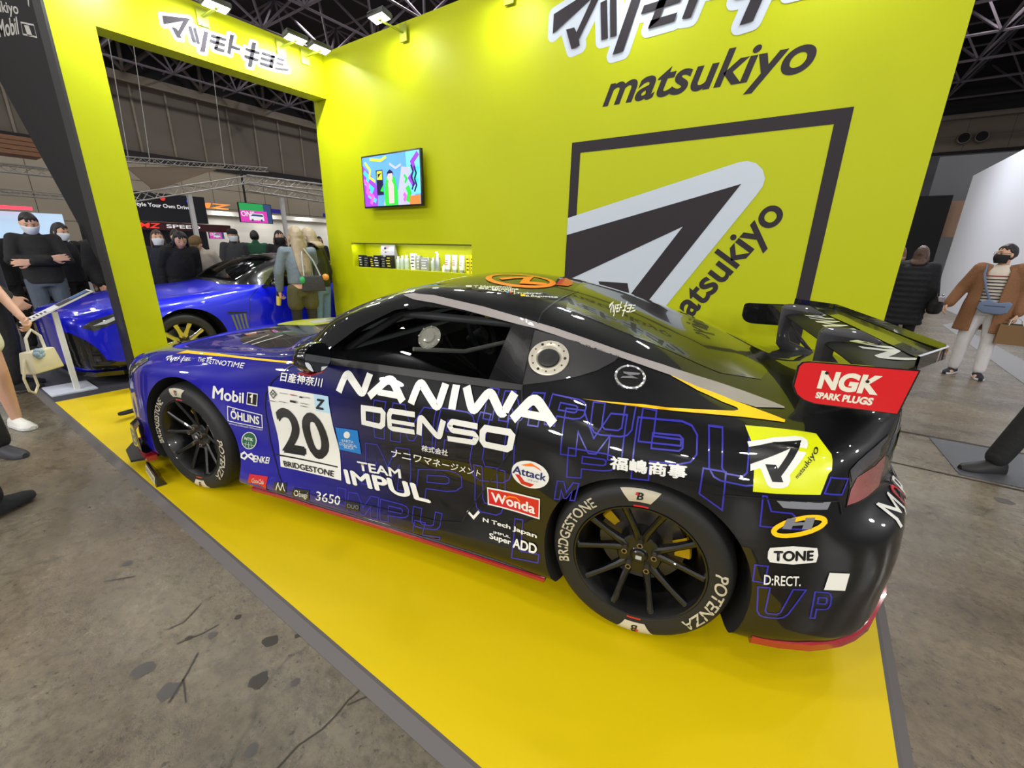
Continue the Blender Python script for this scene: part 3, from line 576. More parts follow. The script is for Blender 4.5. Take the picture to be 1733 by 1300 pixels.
DECALS = [
 ('outline_lettering', 'L', [
  ('glyph','STBL',[[(2.229,0.879),(2.449,0.887),(2.456,0.75),(2.236,0.723)]],{'ch':'M','w':0.005}),
  ('glyph','STBL',[[(2.487,0.885),(2.679,0.888),(2.697,0.72),(2.495,0.697)]],{'ch':'P','w':0.005}),
  ('glyph','STBL',[[(2.715,0.883),(2.883,0.881),(2.878,0.741),(2.733,0.748)]],{'ch':'U','w':0.005}),
 ]),
 ('outline_lettering', 'L', [
  ('glyph','STBL',[[(1.902,0.903),(1.943,0.902),(1.936,0.787),(1.895,0.786)]],{'ch':'I','w':0.005}),
  ('glyph','STBL',[[(1.969,0.9),(2.135,0.914),(2.133,0.801),(1.965,0.792)]],{'ch':'M','w':0.005}),
  ('glyph','STBL',[[(2.165,0.915),(2.302,0.909),(2.297,0.82),(2.158,0.814)]],{'ch':'P','w':0.005}),
  ('glyph','STBL',[[(2.323,0.91),(2.472,0.913),(2.474,0.827),(2.333,0.815)]],{'ch':'U','w':0.005}),
  ('glyph','STBL',[[(2.497,0.91),(2.63,0.899),(2.636,0.826),(2.501,0.82)]],{'ch':'L','w':0.005}),
 ]),
 ('outline_lettering', 'L', [
  ('glyph','STBL',[[(1.346,0.777),(1.411,0.778),(1.387,0.593),(1.332,0.591)]],{'ch':'I','w':0.005}),
  ('glyph','STBL',[[(1.45,0.779),(1.672,0.788),(1.645,0.604),(1.421,0.592)]],{'ch':'M','w':0.005}),
  ('glyph','STBL',[[(1.696,0.796),(1.867,0.8),(1.823,0.596),(1.657,0.587)]],{'ch':'P','w':0.005}),
  ('glyph','STBL',[[(1.88,0.809),(2.048,0.807),(2.039,0.531),(1.813,0.484)]],{'ch':'U','w':0.005}),
 ]),
 ('outline_lettering', 'L', [
  ('glyph','STBL',[[(1.268,0.546),(1.519,0.568),(1.503,0.341),(1.226,0.32)]],{'ch':'M','w':0.005}),
  ('glyph','STBL',[[(1.554,0.467),(1.783,0.518),(1.784,0.341),(1.537,0.323)]],{'ch':'P','w':0.005}),
  ('glyph','STBL',[[(1.853,0.571),(2.002,0.583),(1.996,0.361),(1.85,0.345)]],{'ch':'U','w':0.005}),
  ('glyph','STBL',[[(2.051,0.373),(2.179,0.403),(2.171,0.222),(2.051,0.197)]],{'ch':'L','w':0.005}),
 ]),
 ('outline_lettering', 'L', [
  ('glyph','STBL',[[(1.076,0.266),(1.13,0.27),(1.132,0.182),(1.082,0.186)]],{'ch':'I','w':0.005}),
  ('glyph','STBL',[[(1.15,0.26),(1.332,0.272),(1.33,0.163),(1.143,0.139)]],{'ch':'M','w':0.005}),
  ('glyph','STBL',[[(1.342,0.268),(1.507,0.272),(1.508,0.183),(1.347,0.159)]],{'ch':'P','w':0.005}),
  ('glyph','STBL',[[(1.531,0.278),(1.688,0.284),(1.682,0.204),(1.533,0.183)]],{'ch':'U','w':0.005}),
  ('glyph','STBL',[[(1.548,0.217),(1.7,0.224),(1.684,0.157),(1.529,0.124)]],{'ch':'L','w':0.005}),
 ]),
 ('outline_lettering', 'L', [
  ('glyph','STBL',[[(2.712,0.775),(2.779,0.774),(2.786,0.65),(2.712,0.692)]],{'ch':'I','w':0.005}),
  ('glyph','STBL',[[(2.264,0.754),(2.437,0.765),(2.438,0.678),(2.267,0.64)]],{'ch':'P','w':0.005}),
  ('glyph','STBL',[[(2.232,0.614),(2.315,0.628),(2.304,0.553),(2.223,0.532)]],{'ch':'M','w':0.005}),
 ]),
 ('outline_lettering', 'L', [
  ('glyph','STBL',[[(2.892,0.72),(2.928,0.719),(3.036,0.627),(2.9,0.619)]],{'ch':'L','w':0.005}),
  ('glyph','STBL',[[(2.932,0.398),(3.068,0.415),(3.03,0.293),(2.948,0.285)]],{'ch':'U','w':0.005}),
  ('glyph','STBL',[[(3.095,0.412),(3.143,0.414),(3.155,0.309),(3.102,0.308)]],{'ch':'P','w':0.005}),
  ('glyph','STBL',[[(3.072,0.79),(3.125,0.783),(3.114,0.735),(3.061,0.742)]],{'ch':'I','w':0.005}),
  ('glyph','STBL',[[(2.91,0.477),(2.947,0.481),(2.949,0.418),(2.914,0.416)]],{'ch':'I','w':0.005}),
 ]),
 ('large_white_lettering', 'L', [
  ('line','STW',[[(1.143,0.785),(1.171,0.877),(1.282,0.789),(1.301,0.884)]],{'w':0.035,'c':False,'r':0.3}),
  ('line','STW',[[(1.318,0.789),(1.416,0.885),(1.501,0.792)]],{'w':0.035,'c':False,'r':0.3}),
  ('line','STW',[[(1.364,0.814),(1.472,0.813)]],{'w':0.026,'c':False,'r':0}),
  ('line','STW',[[(1.545,0.79),(1.569,0.886),(1.681,0.788),(1.696,0.89)]],{'w':0.035,'c':False,'r':0.3}),
  ('line','STW',[[(1.749,0.798),(1.748,0.892)]],{'w':0.035,'c':False,'r':0}),
  ('line','STW',[[(1.796,0.892),(1.848,0.8),(1.905,0.894),(1.98,0.81),(2.014,0.898)]],{'w':0.035,'c':False,'r':0.3}),
  ('line','STW',[[(2.026,0.806),(2.098,0.898),(2.195,0.821)]],{'w':0.035,'c':False,'r':0.3}),
  ('line','STW',[[(2.053,0.835),(2.163,0.837)]],{'w':0.026,'c':False,'r':0}),
 ]),
 ('second_line_lettering', 'L', [
  ('line','STW',[[(1.287,0.732),(1.386,0.736),(1.398,0.725),(1.39,0.671),(1.373,0.656),(1.281,0.659)]],{'w':0.027,'c':True,'r':0}),
  ('line','STW',[[(1.568,0.747),(1.441,0.743),(1.43,0.72),(1.429,0.664),(1.442,0.658),(1.561,0.664)]],{'w':0.0243,'c':False,'r':0.1}),
  ('line','STW',[[(1.434,0.695),(1.565,0.7)]],{'w':0.0189,'c':False,'r':0}),
  ('line','STW',[[(1.585,0.656),(1.598,0.747),(1.688,0.661),(1.713,0.748)]],{'w':0.027,'c':False,'r':0.25}),
  ('line','STW',[[(1.876,0.752),(1.756,0.75),(1.743,0.73),(1.757,0.713),(1.86,0.718),(1.873,0.705),(1.86,0.68),(1.732,0.67)]],{'w':0.0243,'c':False,'r':0.2}),
  ('line','STW',[[(1.901,0.734),(1.914,0.752),(2.02,0.757),(2.033,0.747),(2.026,0.699),(2.011,0.687),(1.912,0.683),(1.9,0.697)]],{'w':0.027,'c':True,'r':0}),
 ]),
 ('number_plate_sticker', 'L', [
  ('poly','STW',[[(0.7,0.756),(1.082,0.756),(1.099,0.308),(0.7,0.305)]],{}),
  ('poly','STB',[[(0.675,0.374),(1.077,0.379),(1.078,0.372),(0.676,0.365)]],{}),
  ('poly','STLB',[[(0.994,0.754),(1.082,0.756),(1.087,0.671),(0.996,0.672)]],{}),
  ('text', 'STB', [[(0.723, 0.653), (1.038, 0.658), (1.036, 0.397), (0.719, 0.387)]], {'s': '20', 'bold': 0.04}),
  ('text', 'STB', [[(1.013, 0.737), (1.063, 0.738), (1.047, 0.682), (0.997, 0.684)]], {'s': 'Z', 'bold': 0.06}),
  ('text', 'STB', [[(0.722, 0.345), (1.057, 0.352), (1.053, 0.319), (0.729, 0.313)]], {'s': 'BRIDGESTONE', 'bold': 0.03}),
  ('line','STB',[[(0.735,0.742),(0.756,0.723),(0.731,0.699),(0.714,0.721)]],{'w':0.004,'c':True,'r':0}),
  ('line','STB',[[(0.724,0.728),(0.746,0.716)]],{'w':0.003,'c':False,'r':0}),
  ('line','STB',[[(0.748,0.732),(0.722,0.713)]],{'w':0.003,'c':False,'r':0}),
  ('text', 'STGY', [[(0.935, 0.738), (0.976, 0.738), (0.973, 0.729), (0.932, 0.73)]], {'s': 'SUBARU'}),
  ('poly','STB',[[(0.91,0.735),(0.93,0.735),(0.927,0.727),(0.907,0.727)]],{}),
  ('poly','STGY',[[(0.781,0.736),(0.832,0.736),(0.832,0.733),(0.781,0.733)]],{}),
  ('poly','STR',[[(0.851,0.738),(0.874,0.738),(0.873,0.734),(0.85,0.734)]],{}),
  ('poly','STGY',[[(0.875,0.737),(0.895,0.737),(0.894,0.733),(0.85,0.731)]],{}),
  ('poly','STB',[[(0.847,0.708),(0.885,0.708),(0.883,0.696),(0.845,0.696)]],{}),
  ('poly','STGY',[[(0.915,0.705),(0.955,0.703),(0.955,0.699),(0.914,0.701)]],{}),
  ('poly','STGY',[[(0.774,0.693),(0.816,0.691),(0.815,0.687),(0.773,0.689)]],{}),
  ('poly','STGY',[[(0.703,0.688),(0.751,0.687),(0.751,0.683),(0.703,0.684)]],{}),
  ('poly','STGY',[[(0.912,0.691),(0.953,0.689),(0.952,0.685),(0.912,0.687)]],{}),
 ]),
 ('dealer_sticker', 'L', [
  ('text', 'STW', [[(0.78, 0.834), (1.041, 0.835), (1.039, 0.792), (0.776, 0.79)]], {'s': '日産神奈川', 'bold': 0.02}),
 ]),
 ('blue_square_sticker', 'L', [
  ('poly','STSK',[[(1.102,0.601),(1.237,0.609),(1.228,0.476),(1.094,0.474)]],{}),
  ('poly','STW',[[(1.185,0.575),(1.182,0.569),(1.178,0.563),(1.172,0.557),(1.166,0.553),(1.159,0.551),(1.153,0.551),(1.148,0.552),(1.145,0.556),(1.144,0.561),(1.144,0.567),(1.147,0.574),(1.151,0.58),(1.157,0.585),(1.163,0.589),(1.169,0.591),(1.175,0.591),(1.18,0.59),(1.184,0.586),(1.185,0.581)]],{}),
  ('text', 'STW', [[(1.126, 0.541), (1.195, 0.545), (1.194, 0.53), (1.124, 0.526)]], {'s': 'EARTH'}),
  ('text', 'STW', [[(1.105, 0.52), (1.214, 0.525), (1.213, 0.509), (1.103, 0.503)]], {'s': 'COLLOIDAL'}),
  ('text', 'STW', [[(1.131, 0.506), (1.19, 0.508), (1.189, 0.493), (1.129, 0.491)]], {'s': 'SILICA'}),
 ]),
 ('company_sticker', 'L', [
  ('text', 'STW', [[(1.593, 0.607), (1.73, 0.613), (1.724, 0.581), (1.586, 0.574)]], {'s': '株式会社', 'bold': 0.02}),
 ]),
 ('company_name_sticker', 'L', [
  ('text', 'STW', [[(1.419, 0.55), (1.888, 0.552), (1.879, 0.516), (1.406, 0.501)]], {'s': 'ナニワマネージメント', 'bold': 0.015}),
 ]),
 ('team_sticker', 'L', [
  ('text', 'STW', [[(1.196, 0.432), (1.453, 0.445), (1.459, 0.398), (1.206, 0.386)]], {'s': 'TEAM', 'bold': 0.035}),
  ('text', 'STW', [[(1.112, 0.373), (1.596, 0.396), (1.629, 0.316), (1.133, 0.3)]], {'s': 'IMPUL', 'bold': 0.045}),
 ]),
 ('oil_sticker', 'L', [
  ('text', 'STW', [[(0.332, 0.717), (0.541, 0.703), (0.529, 0.644), (0.316, 0.645)]], {'s': 'Mobil', 'bold': 0.035}),
  ('poly','STW',[[(0.564,0.71),(0.63,0.708),(0.612,0.638),(0.546,0.642)]],{}),
  ('poly','STB',[[(0.568,0.705),(0.625,0.703),(0.608,0.644),(0.553,0.648)]],{}),
  ('line','STW',[[(0.578,0.685),(0.593,0.695),(0.582,0.653)]],{'w':0.009,'c':False,'r':0}),
 ]),
 ('damper_sticker', 'L', [
  ('line','STW',[[(0.421,0.616),(0.63,0.591),(0.612,0.514),(0.403,0.531)]],{'w':0.005,'c':True,'r':0}),
  ('text', 'STW', [[(0.439, 0.61), (0.615, 0.591), (0.599, 0.531), (0.426, 0.548)]], {'s': 'ÖHLINS', 'bold': 0.04}),
  ('text', 'STW', [[(0.408, 0.521), (0.614, 0.507), (0.612, 0.498), (0.406, 0.513)]], {'s': 'ADVANCED SUSPENSION TECHNOLOGY'}),
 ]),
 ('green_round_sticker', 'L', [
  ('poly','STW',[[(0.562,0.434),(0.558,0.421),(0.552,0.408),(0.544,0.397),(0.533,0.388),(0.521,0.381),(0.509,0.378),(0.496,0.378),(0.485,0.382),(0.476,0.389),(0.47,0.398),(0.466,0.41),(0.467,0.423),(0.47,0.436),(0.477,0.449),(0.487,0.461),(0.499,0.47),(0.511,0.477),(0.524,0.48),(0.536,0.48),(0.546,0.476),(0.554,0.469),(0.559,0.459),(0.562,0.447)]],{}),
  ('poly','STGN',[[(0.557,0.434),(0.554,0.422),(0.548,0.41),(0.541,0.4),(0.531,0.391),(0.52,0.386),(0.509,0.383),(0.498,0.383),(0.488,0.386),(0.48,0.392),(0.474,0.401),(0.471,0.412),(0.472,0.424),(0.475,0.436),(0.481,0.448),(0.49,0.458),(0.5,0.467),(0.512,0.473),(0.523,0.476),(0.533,0.475),(0.542,0.472),(0.55,0.465),(0.555,0.456),(0.557,0.446)]],{}),
  ('text', 'STW', [[(0.491, 0.449), (0.543, 0.445), (0.541, 0.427), (0.488, 0.431)]], {'s': 'NTK', 'bold': 0.05}),
  ('line','STW',[[(0.478,0.408),(0.545,0.403)]],{'w':0.002,'c':False,'r':0}),
  ('line','STW',[[(0.514,0.422),(0.51,0.387)]],{'w':0.002,'c':False,'r':0}),
  ('line','STW',[[(0.5,0.422),(0.489,0.392)]],{'w':0.002,'c':False,'r':0}),
  ('line','STW',[[(0.528,0.422),(0.531,0.395)]],{'w':0.002,'c':False,'r':0}),
 ]),
 ('wheel_maker_sticker', 'L', [
  ('line','STW',[[(0.453,0.341),(0.476,0.356),(0.501,0.332),(0.521,0.319),(0.532,0.338),(0.519,0.352),(0.492,0.338),(0.468,0.315),(0.449,0.322)]],{'w':0.011,'c':True,'r':0}),
  ('text', 'STW', [[(0.535, 0.348), (0.635, 0.348), (0.623, 0.309), (0.524, 0.305)]], {'s': 'ENKEI', 'bold': 0.04}),
 ]),
 ('fender_logo_sticker', 'L', [
  ('logo','STW',[[(-0.152,0.811),(0.079,0.829),(0.109,0.803),(-0.124,0.781)]],{}),
 ]),
 ('fender_text_sticker', 'L', [
  ('text', 'STW', [[(0.142, 0.832), (0.517, 0.846), (0.523, 0.821), (0.158, 0.815)]], {'s': 'THE RETINOTIME', 'bold': 0.008, 'shear': 0.15}),
 ]),
 ('yellow_pinstripe', 'L', [
  ('poly','STY',[[(-0.096,0.822),(-0.05,0.84),(0.259,0.86),(0.883,0.888),(0.887,0.88),(0.348,0.856),(0.008,0.835)]],{}),
 ]),
 ('red_script_sticker', 'L', [
  ('poly','STR',[[(0.494,0.232),(0.616,0.235),(0.578,0.136),(0.448,0.135)]],{}),
  ('text', 'STW', [[(0.508, 0.208), (0.585, 0.21), (0.581, 0.183), (0.501, 0.18)]], {'s': 'Coca-Cola', 'bold': 0.01, 'shear': 0.3}),
 ]),
 ('double_peak_sticker', 'L', [
  ('poly','STB',[[(0.66,0.215),(0.742,0.219),(0.725,0.154),(0.628,0.14)]],{}),
  ('line','STW',[[(0.658,0.163),(0.682,0.209),(0.689,0.167)]],{'w':0.006,'c':False,'r':0}),
  ('line','STW',[[(0.692,0.167),(0.714,0.212),(0.722,0.17)]],{'w':0.006,'c':False,'r':0}),
 ]),
 ('skincare_sticker', 'L', [
  ('poly','STB',[[(0.788,0.204),(0.898,0.214),(0.889,0.154),(0.752,0.125)]],{}),
  ('text', 'STW', [[(0.793, 0.194), (0.887, 0.201), (0.875, 0.155), (0.778, 0.145)]], {'s': 'Obagi'}),
 ]),
 ('digits_sticker', 'L', [
  ('text', 'STW', [[(0.944, 0.221), (1.102, 0.228), (1.098, 0.18), (0.937, 0.169)]], {'s': '3650', 'bold': 0.012}),
 ]),
 ('small_dark_sticker', 'L', [
  ('poly','STB',[[(1.136,0.217),(1.222,0.223),(1.219,0.174),(1.13,0.169)]],{}),
  ('text', 'STGY', [[(1.147, 0.201), (1.217, 0.208), (1.217, 0.188), (1.148, 0.18)]], {'s': 'DUO'}),
 ]),
 ('detergent_sticker', 'L', [
  ('poly','STW',[[(2.196,0.602),(2.189,0.587),(2.178,0.573),(2.161,0.56),(2.142,0.55),(2.12,0.544),(2.098,0.541),(2.077,0.544),(2.059,0.551),(2.045,0.562),(2.037,0.576),(2.034,0.592),(2.036,0.609),(2.044,0.625),(2.057,0.639),(2.074,0.65),(2.093,0.658),(2.114,0.663),(2.135,0.664),(2.155,0.66),(2.172,0.654),(2.185,0.644),(2.194,0.631),(2.198,0.617)]],{}),
  ('poly','STR',[[(2.05,0.586),(2.07,0.589),(2.093,0.566),(2.137,0.567),(2.119,0.549),(2.078,0.549)]],{}),
  ('poly','STO',[[(2.077,0.636),(2.12,0.656),(2.155,0.645),(2.166,0.635),(2.134,0.645),(2.099,0.636)]],{}),
  ('text', 'STNV', [[(2.042, 0.624), (2.187, 0.631), (2.186, 0.598), (2.038, 0.588)]], {'s': 'Attack', 'bold': 0.03}),
  ('text', 'STNV', [[(2.108, 0.585), (2.154, 0.591), (2.153, 0.581), (2.108, 0.575)]], {'s': 'アタック'}),
 ]),
 ('coffee_sticker', 'L', [
  ('poly','STW',[[(1.911,0.474),(2.163,0.51),(2.165,0.416),(1.917,0.392)]],{}),
  ('poly','STR',[[(1.916,0.467),(2.158,0.502),(2.159,0.422),(1.923,0.399)]],{}),
  ('text', 'STW', [[(1.931, 0.457), (2.144, 0.478), (2.144, 0.431), (1.936, 0.412)]], {'s': 'Wonda', 'bold': 0.04}),
  ('line','STO',[[(1.998,0.448),(2.022,0.467),(2.054,0.473),(2.073,0.461)]],{'w':0.008,'c':False,'r':0}),
 ]),
 ('tech_sticker', 'L', [
  ('line','STW',[[(1.818,0.334),(1.851,0.311),(1.877,0.349)]],{'w':0.012,'c':False,'r':0}),
  ('text', 'STW', [[(1.897, 0.327), (2.158, 0.348), (2.158, 0.32), (1.899, 0.303)]], {'s': 'N Tech Japan', 'bold': 0.03}),
 ]),
 ('oil_additive_sticker', 'L', [
  ('text', 'STW', [[(1.954, 0.283), (2.035, 0.289), (2.036, 0.278), (1.955, 0.272)]], {'s': 'IMPUL', 'bold': 0.02}),
  ('text', 'STW', [[(1.935, 0.27), (2.042, 0.275), (2.044, 0.246), (1.939, 0.239)]], {'s': 'Super', 'bold': 0.03}),
  ('text', 'STW', [[(2.051, 0.287), (2.161, 0.301), (2.164, 0.257), (2.052, 0.245)]], {'s': 'ADD', 'bold': 0.045}),
 ]),
 ('brush_script_sticker', 'L', [
  ('text', 'STW', [[(2.416, 0.761), (2.665, 0.777), (2.668, 0.732), (2.419, 0.715)]], {'s': '福嶋商事', 'bold': 0.035}),
 ]),
 ('yellow_haunch_stripe', 'L', [
  ('poly','STY',[[(2.279,0.914),(2.793,0.914),(2.808,0.916),(2.803,0.92),(2.755,0.93),(2.669,0.954),(2.573,0.99),(2.57,0.992),(2.668,0.962),(2.791,0.932),(2.871,0.917),(2.953,0.903),(2.949,0.899),(2.812,0.904),(2.498,0.917)]],{}),
 ]),
 ('lime_logo_sticker', 'L', [
  ('poly','STL',[[(2.826,0.89),(3.034,0.888),(3.067,0.853),(3.07,0.839),(3.071,0.811),(3.063,0.801),(3.049,0.738),(2.862,0.729),(2.857,0.789),(2.844,0.83),(2.843,0.862)]],{}),
  ('poly','STW',[[(2.832,0.859),(2.909,0.874),(2.969,0.88),(2.992,0.88),(3.004,0.876),(3.004,0.87),(2.996,0.847),(2.957,0.789),(2.96,0.774),(2.955,0.757),(2.941,0.749),(2.91,0.747),(2.898,0.755),(2.874,0.798),(2.847,0.787),(2.845,0.805),(2.837,0.848)]],{}),
  ('poly','STB',[[(2.837,0.847),(2.908,0.865),(2.987,0.874),(2.964,0.834),(2.933,0.783),(2.941,0.767),(2.911,0.765),(2.886,0.81),(2.916,0.812),(2.922,0.802),(2.955,0.857),(2.845,0.805)]],{}),
  ('text', 'STB', [[(2.97, 0.786), (3.019, 0.871), (3.038, 0.858), (2.982, 0.778)]], {'s': 'matsukiyo', 'bold': 0.01}),
 ]),
 ('bumper_reflector', 'L', [
  ('poly','STGY',[[(2.929,0.712),(3.082,0.717),(3.075,0.694),(2.953,0.69)]],{}),
 ]),
 ('ring_h_sticker', 'L', [
  ('line','STY',[[(3.073,0.66),(3.074,0.655),(3.071,0.65),(3.067,0.644),(3.059,0.637),(3.05,0.631),(3.04,0.624),(3.028,0.618),(3.015,0.612),(3.002,0.607),(2.989,0.603),(2.977,0.6),(2.966,0.598),(2.957,0.598),(2.949,0.599),(2.944,0.602),(2.941,0.606),(2.94,0.611),(2.942,0.618),(2.947,0.625),(2.954,0.632),(2.963,0.64),(2.973,0.647),(2.985,0.654),(2.998,0.659),(3.011,0.664),(3.024,0.667),(3.036,0.669),(3.047,0.67),(3.057,0.669),(3.065,0.667),(3.07,0.664)]],{'w':0.015,'c':True,'r':0}),
  ('poly','STGY',[[(2.969,0.657),(2.993,0.663),(2.991,0.647),(3.018,0.652),(3.019,0.666),(3.045,0.669),(3.041,0.631),(3.014,0.628),(3.017,0.642),(2.988,0.636),(2.986,0.624),(2.961,0.622)]],{}),
 ]),
 ('tool_maker_sticker', 'L', [
  ('poly','STW',[[(2.937,0.535),(2.94,0.55),(3.002,0.568),(3.068,0.571),(3.076,0.547),(3.075,0.521),(3.014,0.503),(2.949,0.498),(2.94,0.511)]],{}),
  ('text', 'STB', [[(2.951, 0.542), (3.061, 0.563), (3.066, 0.526), (2.957, 0.504)]], {'s': 'TONE', 'bold': 0.06}),
 ]),
 ('direct_sticker', 'L', [
  ('text', 'STW', [[(2.941, 0.449), (3.044, 0.464), (3.049, 0.428), (2.946, 0.411)]], {'s': 'D:RECT.', 'bold': 0.02}),
 ]),
 ('white_square_sticker', 'L', [
  ('poly','STW',[[(3.12,0.488),(3.176,0.491),(3.176,0.428),(3.117,0.424)]],{}),
 ]),
 ('roof_rail', 'L', [
  ('poly','SLV',[[(1.338,1.22),(1.393,1.229),(1.507,1.227),(1.764,1.191),(1.935,1.159),(2.095,1.127),(2.249,1.09),(2.394,1.054),(2.531,1.022),(2.664,0.987),(2.793,0.956),(2.884,0.936),(2.961,0.921),(2.96,0.919),(2.866,0.92),(2.791,0.932),(2.668,0.962),(2.57,0.992),(2.469,1.017),(2.358,1.044),(2.257,1.067),(2.105,1.103),(2.011,1.123),(1.947,1.132),(1.691,1.173),(1.525,1.196),(1.412,1.205)]],{}),
 ]),
 ('quarter_panel', 'L', [
  ('poly','CFB',[[(2.016,1.116),(2.193,1.085),(2.371,1.044),(2.359,1.027),(2.303,0.996),(2.244,0.976),(2.139,0.951),(2.037,0.929),(2.027,1.021)]],{}),
 ]),
 ('fixed_pane', 'L', [
  ('poly','GBK',[[(1.915,1.137),(2.01,1.118),(2.022,1.02),(2.034,0.93),(1.887,0.933),(1.902,1.034)]],{}),
 ]),
 ('window_seal', 'L', [
  ('poly','RBS',[[(1.056,0.925),(1.331,0.926),(1.64,0.926),(1.893,0.929),(2.037,0.929),(2.04,0.911),(1.902,0.903),(1.649,0.897),(1.34,0.897),(1.066,0.898)]],{}),
 ]),
 ('door_gap', 'L', [
  ('line','STB',[[(0.918,0.895),(0.826,0.865),(0.727,0.784),(0.678,0.709),(0.659,0.635),(0.642,0.445),(0.681,0.267),(0.722,0.181)]],{'w':0.006,'c':False,'r':0}),
  ('line','STB',[[(2.036,0.922),(2.056,0.854),(2.046,0.719),(1.96,0.561),(1.828,0.343),(1.794,0.271),(1.666,0.244)]],{'w':0.006,'c':False,'r':0}),
  ('line','STB',[[(0.742,0.178),(1.188,0.217),(1.666,0.244)]],{'w':0.004,'c':False,'r':0}),
 ]),
 ('bumper_gap', 'L', [
  ('line','STB',[[(2.783,0.702),(2.891,0.712),(3.109,0.718)]],{'w':0.005,'c':False,'r':0}),
  ('line','STB',[[(3.109,0.718),(3.122,0.677)]],{'w':0.004,'c':False,'r':0}),
 ]),
 ('roof_names', 'T', [
  ('text', 'STW', [[(1.637, -0.457), (1.805, -0.387), (1.816, -0.412), (1.652, -0.485)]], {'s': 'T.Matsumoto', 'bold': 0.02}),
  ('text', 'STW', [[(1.704, -0.463), (1.845, -0.399), (1.855, -0.423), (1.715, -0.486)]], {'s': 'K.Hiramine', 'bold': 0.02}),
  ('text', 'STW', [[(1.771, -0.463), (1.841, -0.431), (1.85, -0.451), (1.779, -0.48)]], {'s': 'K.Oki', 'bold': 0.02}),
  ('text', 'STW', [[(1.843, -0.458), (1.963, -0.393), (1.972, -0.418), (1.851, -0.478)]], {'s': 'J.Treluyer', 'bold': 0.02}),
  ('text', 'STW', [[(1.906, -0.459), (2.038, -0.39), (2.043, -0.414), (1.913, -0.477)]], {'s': 'B.Baguette', 'bold': 0.02}),
  ('poly','STW',[[(1.611,-0.483),(1.636,-0.471),(1.646,-0.49),(1.619,-0.499)]],{}),
  ('poly','STW',[[(1.679,-0.485),(1.703,-0.475),(1.71,-0.488),(1.685,-0.497)]],{}),
  ('poly','STW',[[(1.745,-0.478),(1.768,-0.469),(1.774,-0.483),(1.751,-0.49)]],{}),
  ('poly','STSK',[[(1.815,-0.472),(1.824,-0.467),(1.831,-0.483),(1.821,-0.486)]],{}),
  ('poly','STR',[[(1.828,-0.467),(1.84,-0.463),(1.846,-0.479),(1.835,-0.483)]],{}),
  ('poly','STY',[[(1.884,-0.469),(1.903,-0.46),(1.91,-0.477),(1.891,-0.485)]],{}),
 ]),
 ('roof_ring_mark', 'T', [
  ('line','STO',[[(1.957,-0.218),(1.96,-0.237),(1.96,-0.257),(1.957,-0.277),(1.948,-0.293),(1.937,-0.31),(1.923,-0.325),(1.906,-0.34),(1.886,-0.351),(1.865,-0.361),(1.842,-0.369),(1.818,-0.375),(1.795,-0.379),(1.771,-0.379),(1.747,-0.376),(1.724,-0.371),(1.703,-0.363),(1.684,-0.352),(1.667,-0.337),(1.653,-0.32),(1.642,-0.301),(1.635,-0.281),(1.631,-0.258),(1.631,-0.233),(1.635,-0.21),(1.644,-0.186),(1.657,-0.165),(1.676,-0.151),(1.7,-0.143),(1.724,-0.133),(1.751,-0.129),(1.78,-0.129),(1.807,-0.126),(1.834,-0.129),(1.859,-0.134),(1.882,-0.14),(1.904,-0.151),(1.922,-0.165),(1.937,-0.181),(1.949,-0.2)]],{'w':0.032,'c':True,'r':0}),
  ('line','STO',[[(1.71,-0.305),(1.818,-0.189),(1.841,-0.312),(1.942,-0.266)]],{'w':0.04,'c':False,'r':0}),
 ]),
 ('red_half_disc', 'T', [
  ('poly','STR',[[(1.981,-0.242),(1.95,-0.066),(1.968,-0.012),(2.015,-0.06),(2.037,-0.141),(2.033,-0.211)]],{}),
 ]),
 ('hood_panel', 'T', [
  ('poly','GBK',[[(-0.065,-0.455),(-0.112,-0.27),(-0.186,-0.079),(0.258,-0.157),(0.966,-0.693),(1.004,-0.7),(0.968,-0.715),(0.506,-0.48),(0.541,-0.589),(0.588,-0.637),(0.713,-0.722),(0.594,-0.713),(0.45,-0.698),(0.117,-0.585)]],{}),
 ]),
 ('hood_lime_sticker', 'T', [
  ('poly','STL',[[(-0.222,-0.05),(-0.364,0.22),(-0.332,0.302),(1.046,-0.684),(1.037,-0.697),(0.966,-0.693),(0.258,-0.157),(-0.14,-0.109)]],{}),
  ('poly','STW',[[(-0.197,0.195),(0.984,-0.666),(0.178,0.061),(0.135,-0.058)]],{}),
  ('poly','STB',[[(-0.08,0.142),(-0.05,0.344),(0.056,0.155),(-0.072,0.224),(0.073,0.033)]],{}),
 ]),
 ('hood_script', 'T', [
  ('line','STW',[[(0.204,-0.635),(0.196,-0.572),(0.192,-0.507),(0.18,-0.44)]],{'w':0.014,'c':False,'r':0}),
  ('line','STW',[[(0.289,-0.643),(0.296,-0.577),(0.314,-0.523),(0.311,-0.449)]],{'w':0.018,'c':False,'r':0}),
 ]),
 ('rear_window', 'T', [
  ('poly','GBK',[[(2.147,-0.477),(2.17,-0.363),(2.206,-0.141),(2.254,-0.008),(2.381,-0.004),(2.554,0.189),(2.721,0.206),(2.86,0.277),(2.911,-0.03),(2.902,-0.223),(2.865,-0.374),(2.815,-0.425),(2.692,-0.454),(2.517,-0.483),(2.34,-0.484),(2.216,-0.479)]],{}),
 ]),
 ('rear_window_logo', 'T', [
  ('logo','STW',[[(2.251,-0.26),(2.363,-0.104),(2.379,-0.359),(2.28,-0.419)]],{}),
 ]),
 ('roof_gap', 'T', [
  ('line','STB',[[(2.099,-0.255),(2.053,-0.397),(2.03,-0.492),(2.016,-0.546),(2.018,-0.604)]],{'w':0.008,'c':False,'r':0}),
 ]),
 ('tail_light_housing', 'L', [
